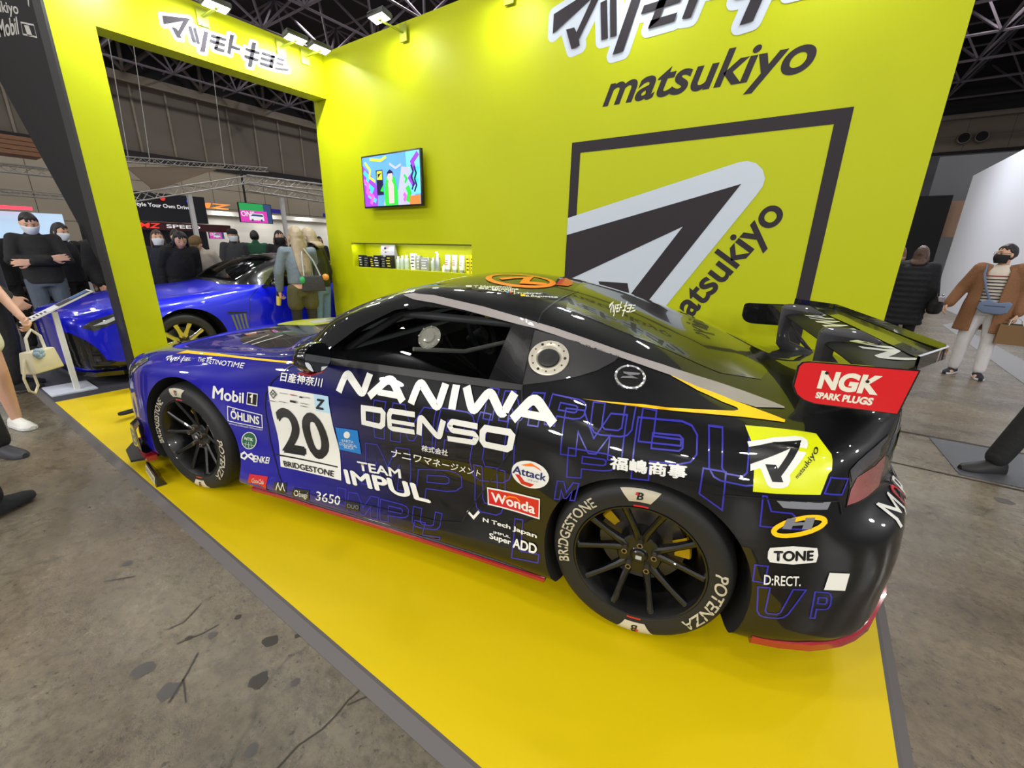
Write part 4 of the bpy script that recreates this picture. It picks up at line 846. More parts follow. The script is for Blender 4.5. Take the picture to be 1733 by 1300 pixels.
  ('poly','GBK',[[(3.124,0.81),(3.148,0.832),(3.179,0.848),(3.229,0.866),(3.27,0.878),(3.279,0.856),(3.283,0.805),(3.28,0.755),(3.266,0.701),(3.21,0.697),(3.133,0.692),(3.136,0.751),(3.128,0.781)]],{}),
 ]),
 ('tail_light_lens', 'L', [
  ('poly','TLR',[[(3.141,0.747),(3.155,0.781),(3.19,0.79),(3.223,0.795),(3.265,0.814),(3.277,0.757),(3.265,0.709),(3.21,0.702),(3.135,0.7)]],{}),
 ]),
 ('tail_light_bar', 'L', [
  ('poly','STGYD',[[(3.126,0.809),(3.148,0.831),(3.179,0.846),(3.229,0.864),(3.268,0.874),(3.269,0.865),(3.235,0.849),(3.233,0.819),(3.187,0.803),(3.154,0.782),(3.14,0.767)]],{}),
 ]),
]
# ---- stickers and trim on the car's skin
mat('STO_', (240, 120, 30), 0.35, coat=0.5)
DM = dict(STW=STW, STB=STB, STR=STR, STY=STY, STL=STL, STBL=STBL, STSK=STSK, STGY=STGY, STGN=STGN, STO=mat('sticker_orange', (245, 120, 30), 0.35, coat=0.5), STNV=mat('sticker_navy', (30, 34, 100), 0.35, coat=0.5), CFB=CFB, GBK=GBK, SLV=SLV,
          STLB=mat('sticker_pale_blue', (176, 214, 232), 0.3, coat=0.5), RBS=mat('rubber_seal', (30, 28, 26), 0.45), TLR=mat('tail_lens_smoked_red', (150, 84, 84), 0.12, coat=1.0), STGYD=mat('tail_bar_grey', (66, 66, 72), 0.25, coat=1.0))
def roundpoly(pts, r, closed=False):
    if r <= 0: return pts
    out = []; n = len(pts)
    for i, p in enumerate(pts):
        if not closed and i in (0, n-1): out.append(p); continue
        a, b, c = Vector(pts[i-1]), Vector(p), Vector(pts[(i+1) % n]); k = r*min((a-b).length, (c-b).length)
        s, e = b+(a-b).normalized()*k, b+(c-b).normalized()*k
        for j in range(6):
            t = j/5; out.append(tuple((1-t)**2*s+2*t*(1-t)*b+t*t*e))
    return out
GLY = dict(I=[[(0, 0), (1, 0), (1, 1), (0, 1)]], M=[[(0, 0), (0, 1), (.28, 1), (.5, .45), (.72, 1), (1, 1), (1, 0), (.76, 0), (.76, .55), (.56, .1), (.44, .1), (.24, .55), (.24, 0)]],
           P=[[(0, 0), (0, 1), (.72, 1), (.9, .95), (1, .82), (1, .52), (.9, .39), (.72, .34), (.26, .34), (.26, 0)], [(.26, .55), (.7, .55), (.76, .6), (.76, .74), (.7, .79), (.26, .79)]],
           U=[[(0, 1), (.26, 1), (.26, .3), (.34, .2), (.66, .2), (.74, .3), (.74, 1), (1, 1), (1, .25), (.9, .06), (.75, 0), (.25, 0), (.1, .06), (0, .25)]], L=[[(0, 1), (.3, 1), (.3, .22), (1, .22), (1, 0), (0, 0)]])
def bold_txt(s, q, bo, **k):
    # heavy lettering: the plain letters laid over themselves a hair to each side
    cjk = any(ord(c) > 0x2E00 for c in s); off = 0; ex = bo*1.25
    t = text2d(s, bold=off, **k)
    if ex <= 0.001: return [inq(t, q)]
    x, y = ex/t[2]*.9, ex*.75; f = quadmap(q); out = []
    for dx, dy in ((-x, 0), (x, 0), (0, y), (0, -y)):
        out.append(([f((u+dx+x)/(1+2*x)-0, (v+dy+y)/(1+2*y)) for u, v in [(p[0], p[1]) for p in t[0]]], t[1]))
    return out
def sym_logo():
    vs, fs = join2d(*[poly2d(P) for P in LOGO]); return unit(vs, fs)
for name, side, layers in DECALS:
    L = []
    for kind, m, ps, kw in layers:
        mt = DM[m]
        if kind == 'poly': m2 = poly2d(*ps)
        elif kind == 'text':
            kw = dict(kw); s = kw.pop('s'); bo = kw.pop('bold', 0)
            for k, m2 in enumerate(bold_txt(s, ps[0], bo, res=5 if len(s) < 6 else 3, **kw)): L.append((m2, mt, 0.0006 if k == 0 else 0.00012))
            continue
        elif kind == 'line': m2 = stroke2d(roundpoly(ps[0], kw.get('r', 0), kw['c']), kw['w'], kw['c'])
        elif kind == 'logo': m2 = inq(sym_logo(), ps[0])
        elif kind == 'glyph':
            q = quadmap(ps[0]); m2 = join2d(*[stroke2d([q(*p) for p in P], kw['w'], True) for P in GLY[kw['ch']]])
        L.append((m2, mt))
    if name == 'hood_panel': L = [(poly2d([(-.065, -.455), (-.112, -.27), (-.186, -.079), (-.186, .079), (-.112, .27), (-.065, .455), (.117, .585), (.45, .69), (.62, .66), (.53, .5), (.60, .3), (.60, -.3), (.53, -.5), (.62, -.66), (.45, -.69), (.117, -.585)]), GBK)]
    if name == 'hood_lime_sticker': L = [(poly2d([(-.222, -.05), (-.36, .22), (-.33, .32), (.32, .42), (.46, .12), (.258, -.157), (-.14, -.109)]), STL), (poly2d([(-.05, .06), (-.02, .30), (.28, .33), (.34, .02), (.16, -.06)]), STW), (poly2d([(.02, .24), (.25, .28), (.30, .0), (.2, .0), (.16, .16), (.06, .14)]), STB)]
    if name in ('rear_window',):
        L = [(poly2d([(2.10, -.47), (2.07, -.25), (2.06, 0), (2.07, .25), (2.10, .47), (2.4, .50), (2.75, .50), (2.90, .44), (2.96, .25), (2.975, 0), (2.96, -.25), (2.90, -.44), (2.75, -.50), (2.4, -.50)]), GBK)]
    if name == 'outline_lettering': decal(name, [(m, t, 0.00003) for m, t in L], side, off=0.0013, cell=0.02)
    elif name in ('lime_logo_sticker', 'yellow_haunch_stripe', 'roof_rail', 'quarter_panel', 'large_white_lettering', 'tail_light_lens', 'tail_light_housing', 'tail_light_bar'): decal(name, L, side, off=0.0026 if name != 'tail_light_housing' else 0.0016, cell=0.016)
    else: decal(name, L, side, off=0.003 if name not in ('hood_panel', 'rear_window', 'yellow_pinstripe', 'quarter_panel', 'fixed_pane') else 0.0016)
# ---- glass
def glassmat(name, tint, refl=1.0):
    m = bpy.data.materials.new(name); m.use_nodes = True; nt = m.node_tree; N = nt.nodes; L = nt.links
    N.remove(N['Principled BSDF']); out = N['Material Output']
    t = N.new('ShaderNodeBsdfTransparent'); t.inputs[0].default_value = tint+(1,); g = N.new('ShaderNodeBsdfGlossy'); g.inputs['Roughness'].default_value = 0.01
    f = N.new('ShaderNodeFresnel'); f.inputs[0].default_value = 1.5; x = N.new('ShaderNodeMixShader'); L.new(f.outputs[0], x.inputs[0]); L.new(t.outputs[0], x.inputs[1]); L.new(g.outputs[0], x.inputs[2]); L.new(x.outputs[0], out.inputs[0])
    return m
GLS = glassmat('window_glass', (0.62, 0.66, 0.66))
big_win = [(.945, .893), (1.30, .892), (1.87, .894), (2.012, 1.121), (1.75, 1.168), (1.60, 1.183), (1.45, 1.185), (1.325, 1.16), (1.145, 1.068)]
decal('side_window', [(poly2d(big_win), GLS)], 'L', off=-0.008); decal('side_window', [(poly2d(big_win), GLS)], 'R', off=-0.008)
decal('windscreen', [(poly2d([(x-.006 if x < 1 else x+.006, y*1.01) for x, y in SHIELD]), GLS)], 'T', off=-0.008)
# black lower frame of the A-pillar and the mirror sail
decal('mirror_sail', [(poly2d([(.86, .893), (.945, .893), (1.0, .985)]), GBK)], 'L', off=0.003)
# ---- filler cap and badge
def on_skin(x, z, side='L'):
    h = SKIN.ray_cast(Vector((x, -2, z)), Vector((0, 1, 0))); n = h[1]; n = n if n.y < 0 else -n; return h[0], n
def disc_at(name, x, z, mats, build, parent=None):
    p, n = on_skin(x, z); M = Matrix.Translation(p) @ n.to_track_quat('Z', 'Y').to_matrix().to_4x4(); b = MB(); build(b, M); return b.build(name, mats, parent or car, smooth=35)
ALU = mat('filler_aluminium', (196, 190, 172), 0.35, metal=0.55)
fc = disc_at('filler_cap', 2.108, 1.022, [ALU, MBK], lambda b, M: (b.lathe([(0.081, 0.0), (0.081, 0.010), (0.076, 0.013), (0.052, 0.013), (0.046, 0.007), (0.043, 0.005)], 40, 0, M), b.lathe([(0.086, 0.0), (0.086, 0.004), (0.08, 0.004)], 40, 1, M), b.lathe([(0.043, 0.004), (0.041, 0.012), (0.036, 0.015), (0, 0.016)], 32, 1, M)))
p, n = on_skin(2.108, 1.022); M = Matrix.Translation(p) @ n.to_track_quat('Z', 'Y').to_matrix().to_4x4()
for k in range(12):
    a = 2*pi*k/12; r = 0.006 if k % 4 == 0 else 0.0035; MB().lathe([(r, 0.012), (r, 0.0145), (0, 0.0145)], 10, 0, M @ Matrix.Translation((.066*cos(a), .066*sin(a), 0))).build('bolt', MBK, fc)
bd = disc_at('round_badge', 2.428, .983, [mat('badge_chrome', (225, 225, 228), 0.15, metal=0.8), STB], lambda b, M: (b.lathe([(0.058, 0.0), (0.058, 0.006), (0.054, 0.009), (0.049, 0.006)], 40, 0, M), b.lathe([(0.05, 0.005), (0, 0.005)], 40, 1, M)))
p, n = on_skin(2.428, .983); ax = Vector((1, 0, 0)); ax = (ax-n*ax.dot(n)).normalized(); uz = n.cross(ax)*(-1 if n.cross(ax).z < 0 else 1)
zb = [(-.03, .016), (.034, .026), (.030, .016), (-.008, .004), (.03, -.002), (-.034, -.018), (-.028, -.008), (.008, .004), (-.026, .008)]
b = MB(); t = poly2d(zb); b.add([tuple(p+n*.0075+ax*u+uz*v) for u, v in t[0]], t[1]); b.build('badge_letter', mat('badge_chrome'), bd, weld=False)
# ---- skirts, splitter, rear red lip
def ribbon(name, path, prof, mats, mis=None, parent=None, both=True):
    # path: (x, w, z); prof: closed section in (outward, up)
    for s in ((-1, 1) if both else (-1,)):
        b = MB(); rows = []; pts = [Vector((x, s*w, z)) for x, w, z in path]
        for i, p in enumerate(pts):
            t = pts[min(i+1, len(pts)-1)]-pts[max(i-1, 0)]; o = Vector((t.y, -t.x, 0)).normalized(); o = (o if o.x > 0 else -o) if abs(o.x) > abs(o.y) and p.x > 2 else (o if o.y*s > 0 or abs(o.y) < .05 else -o)
            rows.append([tuple(p+o*a+Vector((0, 0, c))) for a, c in prof])
        n = len(prof); o0 = len(b.v); b.grid(rows, 0, close=True); b.f += [tuple(o0+k for k in range(n)), tuple(o0+(len(rows)-1)*n+k for k in reversed(range(n)))]; b.m += [0, 0]
        b.build(name, mats, parent or car, smooth=30)
ribbon('side_skirt', [(.47, .905, .125), (.66, .887, .118), (.95, .88, .112), (1.42, .878, .114), (1.8, .884, .12), (2.0, .895, .127), (2.2, .912, .14)], [(-.06, 0), (.004, -.012), (.006, -.006), (.004, .01), (-.004, .02), (-.06, .02)], MBK)
ribbon('skirt_red_edge', [(.47, .905, .125), (.66, .887, .118), (.95, .88, .112), (1.42, .878, .114), (1.8, .884, .12), (2.0, .895, .127), (2.2, .912, .14)], [(.0, -.014), (.012, -.012), (.013, .004), (.006, .008)], REDP)
RB = [(2.945, .925, .178), (3.03, .91, .178), (3.12, .885, .18), (3.17, .858, .182), (3.22, .828, .187), (3.26, .80, .2), (3.30, .763, .222), (3.36, .66, .282), (3.41, .5, .312), (3.415, .0, .315)]
ribbon('bumper_red_edge', RB, [(-.05, -.012), (.012, -.016), (.02, -.008), (.022, .02), (.01, .03), (-.05, .02)], REDP)
b = MB(); b.prism([(-.54, -.88), (-.60, -.955), (-.80, -.88), (-.93, -.76), (-1.03, -.45), (-1.06, 0), (-1.03, .45), (-.93, .76), (-.80, .88), (-.60, .955), (-.54, .88)], lambda a, c: (a, c, .07), lambda a, c: (a, c, .085)); b.build('front_splitter', MBK, car)
ribbon('bumper_corner_trim', [(-.42, .935, .13), (-.55, .905, .13), (-.70, .84, .13), (-.80, .76, .135)], [(-.04, -.02), (.012, -.02), (.014, .012), (-.04, .012)], REDP)
for s in (-1, 1):
    b = MB(); b.grid([[(-.44, s*.935, .16), (-.44, s*.955, .18), (-.44, s*.955, .33), (-.44, s*.93, .36)], [(-.60, s*.885, .16), (-.60, s*.915, .18), (-.585, s*.915, .33), (-.57, s*.88, .36)], [(-.68, s*.84, .17), (-.69, s*.85, .19), (-.66, s*.855, .31), (-.63, s*.86, .35)]]); b.grid([[(-.44, s*.90, .16), (-.60, s*.86, .16), (-.68, s*.82, .17)], [(-.44, s*.935, .16), (-.60, s*.885, .16), (-.68, s*.84, .17)]]); b.build('bumper_side_vane', GBK, car, smooth=40)
t = text2d('B', .03, .2)
b = MB(); q = quadmap([(-.60, .31), (-.49, .31), (-.48, .20), (-.59, .20)])
b.add([(q(*p)[0], -(.9165+(q(*p)[0]+.60)*.25)-.002, q(*p)[1]) for p in t[0]], t[1]); b.build('vane_letter', STGY, car, weld=False)
# arch liners visible at the wheel openings keep the body's own well material
# ---- head lamp
decal('headlamp', [(poly2d([(-.80, .60), (-.72, .655), (-.52, .73), (-.36, .775), (-.30, .765), (-.42, .70), (-.58, .62), (-.72, .56)]), mat('headlamp_glass', (120, 122, 110), 0.06, coat=1.0)), (poly2d([(-.70, .615), (-.52, .70), (-.42, .735), (-.45, .715), (-.62, .63)]), mat('headlamp_inner', (40, 40, 44), 0.2, coat=1.0))], 'L', off=0.003)
decal('headlamp', [(poly2d([(-.80, .60), (-.72, .655), (-.52, .73), (-.36, .775), (-.30, .765), (-.42, .70), (-.58, .62), (-.72, .56)]), mat('headlamp_glass'))], 'R', off=0.003)
b = MB(); b.prism(rrect(-.40, .20, .40, .52, .05), lambda a, c: (-.9352, a, c), lambda a, c: (-.93, a, c)); b.build('grille', MBK, car)
# ---- tail writing
def tail(name, layers): return decal(name, layers, 'B', off=0.003)
q = quadmap([(-.735, .672), (-.36, .68), (-.36, .61), (-.735, .606)])
T = []
for ch, u0, u1, mt in (('M', 0, .30, STW), ('O', .34, .54, STR), ('B', .58, .74, STW), ('I', .79, .83, STW), ('L', .88, 1, STW)):
    t = text2d(ch); T.append((([q(u0+(u1-u0)*p[0], p[1]) for p in t[0]], t[1]), mt))
tail('tail_lettering', T)
# ---- the tail between the lamps, exhausts and diffuser
tail('tail_panel', [(poly2d([(-.50, .845), (.50, .845), (.50, .715), (-.50, .715)]), GBK)])
for s in (-1, 1):
    b = MB().lathe([(.048, -.16), (.048, .0), (.040, .0), (.040, -.15), (0, -.15)], 24, 0, Matrix.Translation((3.43, s*.48, .26)) @ Matrix.Rotation(pi/2, 4, 'Y')); b.build('exhaust_tip', mat('exhaust_steel', (150, 148, 145), .25, metal=1.0), car, smooth=40)
b = MB()
for y in (-.3, -.1, .1, .3): b.prism([(3.1, .17), (3.40, .21), (3.41, .30), (3.1, .20)], lambda a, c: (a, y-.006, c), lambda a, c: (a, y+.006, c))
b.prism([(3.05, .16), (3.40, .24), (3.40, .255), (3.05, .18)], lambda a, c: (a, -.42, c), lambda a, c: (a, .42, c)); b.build('diffuser', MBK, car)
# ---- door mirrors
for s in (-1, 1):
    b = MB(); prof = [(.975, .90, .052), (1.0, .945, .075), (1.06, .96, .078), (1.10, .958, .070)]
    rows = []
    for x, zc, h in [(1.06, .965, .012), (1.075, .967, .045), (1.10, .972, .066), (1.15, .976, .070), (1.165, .976, .067)]:
        rows.append([(x, s*(.985+.082*(h/.074)*cos(a)), zc+h*sin(a)*(1 if sin(a) > 0 else .92)) for a in [2*pi*k/20 for k in range(20)]])
    b.grid(rows, 0, close=True); b.f.append(tuple(range(20))); b.m.append(0)
    mr = b.build('door_mirror', GBK, car, smooth=50)
    b = MB(); b.add([(1.1655, s*(.985+.072*cos(2*pi*k/20)), .976+.064*sin(2*pi*k/20)*(1 if k < 10 else .92)) for k in range(20)], [tuple(range(20))]); b.build('mirror_glass', mat('mirror_silvered', (200, 205, 215), 0.02, metal=1.0), mr)
    b = MB(); b.tube([(.99, s*.80, .905), (1.04, s*.86, .918), (1.09, s*.915, .93)], [.022, .02, .018], 8); b.build('mirror_stalk', GBK, mr, smooth=40)
    b = MB(); b.box((1.08, s*.985-.04, .902), (1.15, s*.985+.04, .91)); b.build('mirror_red_edge', REDP, mr)
# ---- rear wing
wing = bpy.data.objects.new('rear_wing', None); COL.objects.link(wing); wing.parent = car
def wprof(te, le=3.085):
    c = te-le; P = []
    for u, zt in [(0, 1.126), (.03, 1.134), (.12, 1.139), (.3, 1.138), (.55, 1.135), (.8, 1.142), (1, 1.155)]: P.append((le+c*u, zt))
    for u, zb in [(1, 1.147), (.8, 1.128), (.55, 1.112), (.3, 1.108), (.12, 1.112), (.03, 1.118)]: P.append((le+c*u, zb))
    return P
b = MB(); rows = []
for y, te in [(-.83, 3.20), (-.80, 3.215), (-.70, 3.29), (-.62, 3.345), (-.58, 3.36), (0, 3.365), (.58, 3.36), (.62, 3.345), (.70, 3.29), (.80, 3.215), (.83, 3.20)]:
    rows.append([(x, y, z) for x, z in wprof(te)])
b.grid(rows, 0, close=True); n = len(rows[0]); b.f += [tuple(range(n)), tuple((len(rows)-1)*n+k for k in reversed(range(n)))]; b.m += [0, 0]
wp = b.build('wing_plane', mat('wing_satin', (12, 12, 13), .5, spec=.15), wing, smooth=40)
b = MB(); g = [(3.20, -.83), (3.29, -.70), (3.345, -.62), (3.36, -.58), (3.365, 0), (3.36, .58), (3.345, .62), (3.29, .70), (3.20, .83)]
b.grid([[(x+.002, y, 1.145) for x, y in g], [(x+.002, y, 1.182) for x, y in g], [(x-.005, y, 1.184) for x, y in g], [(x-.005, y, 1.15) for x, y in g]], closev=True); b.build('gurney_flap', GBK, wing, smooth=30)
WSK = bvh_of(wp.data)
decal('wing_flap', [(poly2d([(3.275, -.69), (3.335, -.605), (3.352, -.57), (3.356, 0), (3.352, .57), (3.335, .605), (3.275, .69), (3.285, 0)]), GBK)], 'T', wing, skin=WSK, off=0.004)
decal('wing_lettering', [(inq(text2d('NANIWA', .03), [(3.165, -.67), (3.165, .45), (3.275, .45), (3.275, -.67)]), STW)], 'T', wing, skin=WSK, off=0.002)
for s in (-1, 1):
    P = [(2.922, 1.06), (2.924, 1.125), (2.932, 1.137), (2.95, 1.141), (3.208, 1.146), (3.19, 1.012), (2.985, 1.012), (2.955, 1.02), (2.935, 1.035)]
    b = MB(); b.prism(P, lambda a, c: (a, s*.83, c), lambda a, c: (a, s*.838, c), 0); e = b.build('endplate', GBK, wing)
    P2 = [(x+(3.06-x)*.03, z+(1.08-z)*.05) for x, z in P]
    if s < 0:
        RED = mat('endplate_red', (205, 10, 22), 0.35, coat=0.6); CRM = mat('endplate_cream', (226, 220, 200), 0.35)
        b = MB(); t = poly2d(P2); b.add([(p[0], s*.8395, p[1]) for p in t[0]], t[1], 0)
        for sgl, q in (('NGK', [(2.985, 1.118), (3.135, 1.120), (3.130, 1.062), (2.983, 1.062)]), ('SPARK PLUGS', [(2.985, 1.052), (3.125, 1.054), (3.123, 1.030), (2.985, 1.032)])):
            t = txt(sgl, q, bold=.05); b.add([(p[0], s*.841, p[1]) for p in t[0]], t[1], 1)
        b.build('endplate_face', [RED, CRM], e, weld=False)
        for x, z in ((2.998, 1.112), (3.098, 1.10)): MB().lathe([(.0045, 0), (.0045, .004), (0, .004)], 10, 0, Matrix.Translation((x, s*.8395, z)) @ Matrix.Rotation(pi/2, 4, 'X')).build('endplate_bolt', STB, e)
    NK = [(3.062, 1.165), (3.075, 1.185), (3.10, 1.19), (3.19, 1.183), (3.255, 1.15), (3.25, 1.138), (3.18, 1.15), (3.14, 1.14), (3.12, 1.11), (3.115, 1.04), (3.13, .99), (3.25, .945), (3.25, .922), (3.10, .935), (3.07, .97), (3.065, 1.05)]
    b = MB(); b.prism(NK, lambda a, c: (a, s*.39, c), lambda a, c: (a, s*.414, c)); b.prism([(3.10, 1.07), (3.118, 1.085), (3.245, .95), (3.225, .945)], lambda a, c: (a, s*.392, c), lambda a, c: (a, s*.412, c)); bevel(b.build('swan_neck_mount', CFB, wing), .002)
# rear deck lip of the boot lid
# ---- cabin inside
cage = mat('roll_cage_grey', (104, 100, 100), 0.4)
b = MB()
for s in (-1, 1):
    b.tube([(.86, s*.66, .35), (.92, s*.66, .88), (1.30, s*.56, 1.125), (1.9, s*.55, 1.12), (2.05, s*.6, .9), (2.07, s*.62, .3)], .02, 10)
    b.tube([(1.9, s*.55, 1.12), (2.6, s*.46, .82)], .018, 8)
b.tube([(1.9, -.55, 1.12), (1.9, .55, 1.12)], .02, 8); b.tube([(1.30, -.56, 1.125), (1.30, .56, 1.125)], .02, 8); b.tube([(2.05, -.6, .9), (1.9, .55, 1.1)], .018, 8)
b.build('roll_cage', cage, car, smooth=40)
b = MB(); b.box((.82, -.72, .30), (1.05, .72, .86)); b.prism([(.82, .86), (1.06, .86), (1.03, .93), (.86, .92)], lambda a, c: (a, -.7, c), lambda a, c: (a, .7, c)); b.build('dashboard', mat('dash_black', (26, 26, 27), 0.7), car)
M = Matrix.Translation((1.28, .36, .86)) @ Matrix.Rotation(radians(65), 4, 'Y')
b = MB(); b.grid([[(( .15+.017*cos(v))*cos(u), (.15+.017*cos(v))*sin(u), .017*sin(v)) for v in [2*pi*k/8 for k in range(8)]] for u in [2*pi*k/28 for k in range(28)]], 0, M, close=True, closev=True); b.box((-.14, -.02, -.01), (.14, .02, .01), 0, M); b.lathe([(0, .02), (.05, .02), (.055, 0), (.03, -.12)], 16, 0, M); b.build('steering_wheel', mat('wheel_suede', (30, 30, 32), 0.8), car, smooth=40)
for s, mt in ((1, mat('seat_red', (120, 22, 26), 0.8)), ):
    b = MB(); b.grid([[(1.42, .36-.24, .42), (1.42, .36+.24, .42)], [(1.80, .36-.24, .38), (1.80, .36+.24, .38)], [(1.94, .36-.26, .60), (1.94, .36+.26, .60)], [(2.0, .36-.24, .95), (2.0, .36+.24, .95)], [(2.02, .36-.12, 1.08), (2.02, .36+.12, 1.08)]])
    for t in (-1, 1): b.prism([(1.42, .38), (1.5, .58), (1.8, .62), (1.86, .95), (1.93, 1.08), (2.06, 1.08), (2.02, .4)], lambda a, c: (a, .36+t*.24, c), lambda a, c: (a, .36+t*.27, c))
    b.build('racing_seat', mt, car, smooth=40)
b = MB(); b.tube([(1.35, -.56, .95), (1.5, -.3, .90), (1.7, .05, .93)], .012, 6); b.build('cabin_strap', mat('strap_pale', (190, 185, 175), 0.7), car)
# clear air vent disc on the side glass
p, n = on_skin(1.555, 1.055); M = Matrix.Translation(p) @ n.to_track_quat('Z', 'Y').to_matrix().to_4x4()
CLR = mat('clear_acrylic', (190, 190, 175), 0.08, trans=0.6, coat=1.0)
b = MB().lathe([(.052, 0), (.055, .006), (.05, .012), (.047, .004), (.03, .006), (.026, .016), (0, .018)], 32, 0, M); vd = b.build('air_vent_disc', CLR, car, smooth=35)
for k in range(8): MB().lathe([(.004, .008), (.004, .015), (0, .015)], 8, 0, M @ Matrix.Translation((.049*cos(k*pi/4), .049*sin(k*pi/4), 0))).build('vent_screw', mat('badge_chrome'), vd)
# ================================================================ the blue road car beyond the opening, and a white one further off
def road_car(name, loc, rz, paint, label, rimm, roofm):
    o = empty(name, loc, rz, label, 'car')
    me = body.data.copy(); me.materials[0] = paint; link('body', me, o)
    decal('side_window', [(poly2d(big_win), GLS)], 'L', o, off=-.008); decal('side_window', [(poly2d(big_win), GLS)], 'R', o, off=-.008)
    decal('windscreen', [(poly2d([(x-.006 if x < 1 else x+.006, y*1.01) for x, y in SHIELD]), GLS)], 'T', o, off=-.008)
    decal('rear_window', [(poly2d([(2.10, -.47), (2.06, 0), (2.10, .47), (2.4, .50), (2.75, .50), (2.90, .44), (2.975, 0), (2.90, -.44), (2.75, -.50), (2.4, -.50)]), GBK)], 'T', o)
    for sd in ('L', 'R'):
        decal('quarter_window', [(poly2d([(1.90, .90), (2.03, 1.115), (2.2, 1.075), (2.37, 1.03), (2.2, .94)]), GBK)], sd, o)
        decal('headlamp', [(poly2d([(-.80, .60), (-.72, .655), (-.52, .73), (-.36, .775), (-.30, .765), (-.42, .70), (-.58, .62), (-.72, .56)]), mat('headlamp_dark', (60, 62, 66), .06, coat=1.0)), (poly2d([(-.72, .61), (-.52, .705), (-.42, .735), (-.50, .685), (-.62, .625)]), mat('headlamp_led', (210, 215, 220), .2))], sd, o, off=.003)
        decal('bumper_intake', [(poly2d([(-.934, .55), (-.88, .55), (-.80, .48), (-.73, .38), (-.69, .26), (-.52, .215), (-.46, .21), (-.46, .16), (-.72, .15), (-.934, .20)]), GBK)], sd, o, off=.003, cell=.02)
        decal('sill_trim', [(poly2d([(.48, .13), (2.18, .15), (2.18, .20), (.48, .19)]), GBK)], sd, o)
        decal('door_gap', [(stroke2d([(.90, .89), (.76, .78), (.72, .5), (.72, .25), (.80, .19)], .006), STB), (stroke2d([(2.05, .90), (2.03, .72), (1.84, .36), (1.75, .21)], .006), STB)], sd, o)
        decal('fender_vent', [(poly2d([(.47, .62), (.70, .60), (.70, .615), (.47, .645)]), GBK)]+[(poly2d([(.50+.05*k, .60), (.53+.05*k, .60), (.58+.04*k, .34), (.56+.04*k, .34)]), mat('vent_blade', (120, 130, 110), .3, metal=.5)) for k in range(4)], sd, o, off=.003)
    b = MB(); b.prism(rrect(-.60, .19, .60, .52, .06), lambda a, c: (-.9355+abs(a)*abs(a)*.12, a, c), lambda a, c: (-.90+abs(a)*abs(a)*.12, a, c)); b.build('grille', MBK, o)
    b = MB(); b.prism([(-.46, -.88), (-.60, -.91), (-.80, -.82), (-.95, -.5), (-.98, 0), (-.95, .5), (-.80, .82), (-.60, .91), (-.46, .88)], lambda a, c: (a, c, .10), lambda a, c: (a, c, .145)); b.build('front_lip', GBK, o)
    for s in (-1, 1):
        b = MB(); b.grid([[(x, s*(.985+.085*(h/.074)*cos(a)), zc+h*sin(a)) for a in [2*pi*k/16 for k in range(16)]] for x, zc, h in [(.99, .955, .012), (1.02, .957, .045), (1.06, .962, .066), (1.12, .966, .07)]], 0, close=True); b.f.append(tuple(range(16, 0, -1)) if False else tuple(48+k for k in range(16))); b.m.append(0); b.tube([(.97, s*.80, .905), (1.03, s*.90, .925)], .02, 6); b.build('door_mirror', roofm, o, smooth=50)
    for wx in (0, 2.55):
        for s in (-1, 1): make_wheel(wx, s, o, rimm, False, 1.9)
    b = MB(); b.box((.9, -.72, .3), (1.08, .72, .88)); b.box((1.5, -.62, .35), (2.0, .62, .95)); b.build('cabin_trim', mat('cabin_black', (20, 20, 22), .8), o)
    return o
def twotone(name, rgb):
    m = bpy.data.materials.new(name); m.use_nodes = True; nt = m.node_tree; N = nt.nodes; L = nt.links; b = N['Principled BSDF']
    tc = N.new('ShaderNodeTexCoord'); sp = N.new('ShaderNodeSeparateXYZ'); L.new(tc.outputs['Object'], sp.inputs[0])
    g = N.new('ShaderNodeMath'); g.operation = 'GREATER_THAN'; L.new(sp.outputs[2], g.inputs[0]); g.inputs[1].default_value = .935
    x = N.new('ShaderNodeMath'); x.operation = 'GREATER_THAN'; L.new(sp.outputs[0], x.inputs[0]); x.inputs[1].default_value = .62
    mu = N.new('ShaderNodeMath'); mu.operation = 'MULTIPLY'; L.new(g.outputs[0], mu.inputs[0]); L.new(x.outputs[0], mu.inputs[1])
    mx = N.new('ShaderNodeMix'); mx.data_type = 'RGBA'; mx.inputs[6].default_value = lin(rgb)+(1,); mx.inputs[7].default_value = lin((8, 8, 10))+(1,); L.new(mu.outputs[0], mx.inputs[0]); L.new(mx.outputs[2], b.inputs['Base Color'])
    b.inputs['Roughness'].default_value = .3; b.inputs['Metallic'].default_value = .15; b.inputs['Coat Weight'].default_value = 1; b.inputs['Coat Roughness'].default_value = .015
    return m
WMC = mat('wheel_machined', (200, 200, 190), .2, metal=.9)
blue = road_car('blue_coupe', (-1.33, -1.82, HP), pi/2, twotone('metallic_blue_paint', (3, 20, 228)), 'glossy blue coupe with black roof on dark carpet beyond the yellow opening', WMC, GBK)
white = road_car('white_coupe', (-7.2, -2.2, 0), pi/2+.1, twotone('white_car_paint', (222, 224, 228)), 'white car far behind the crowd, past the blue coupe', RIM, mat('white_mirror', (222, 224, 228), .3))
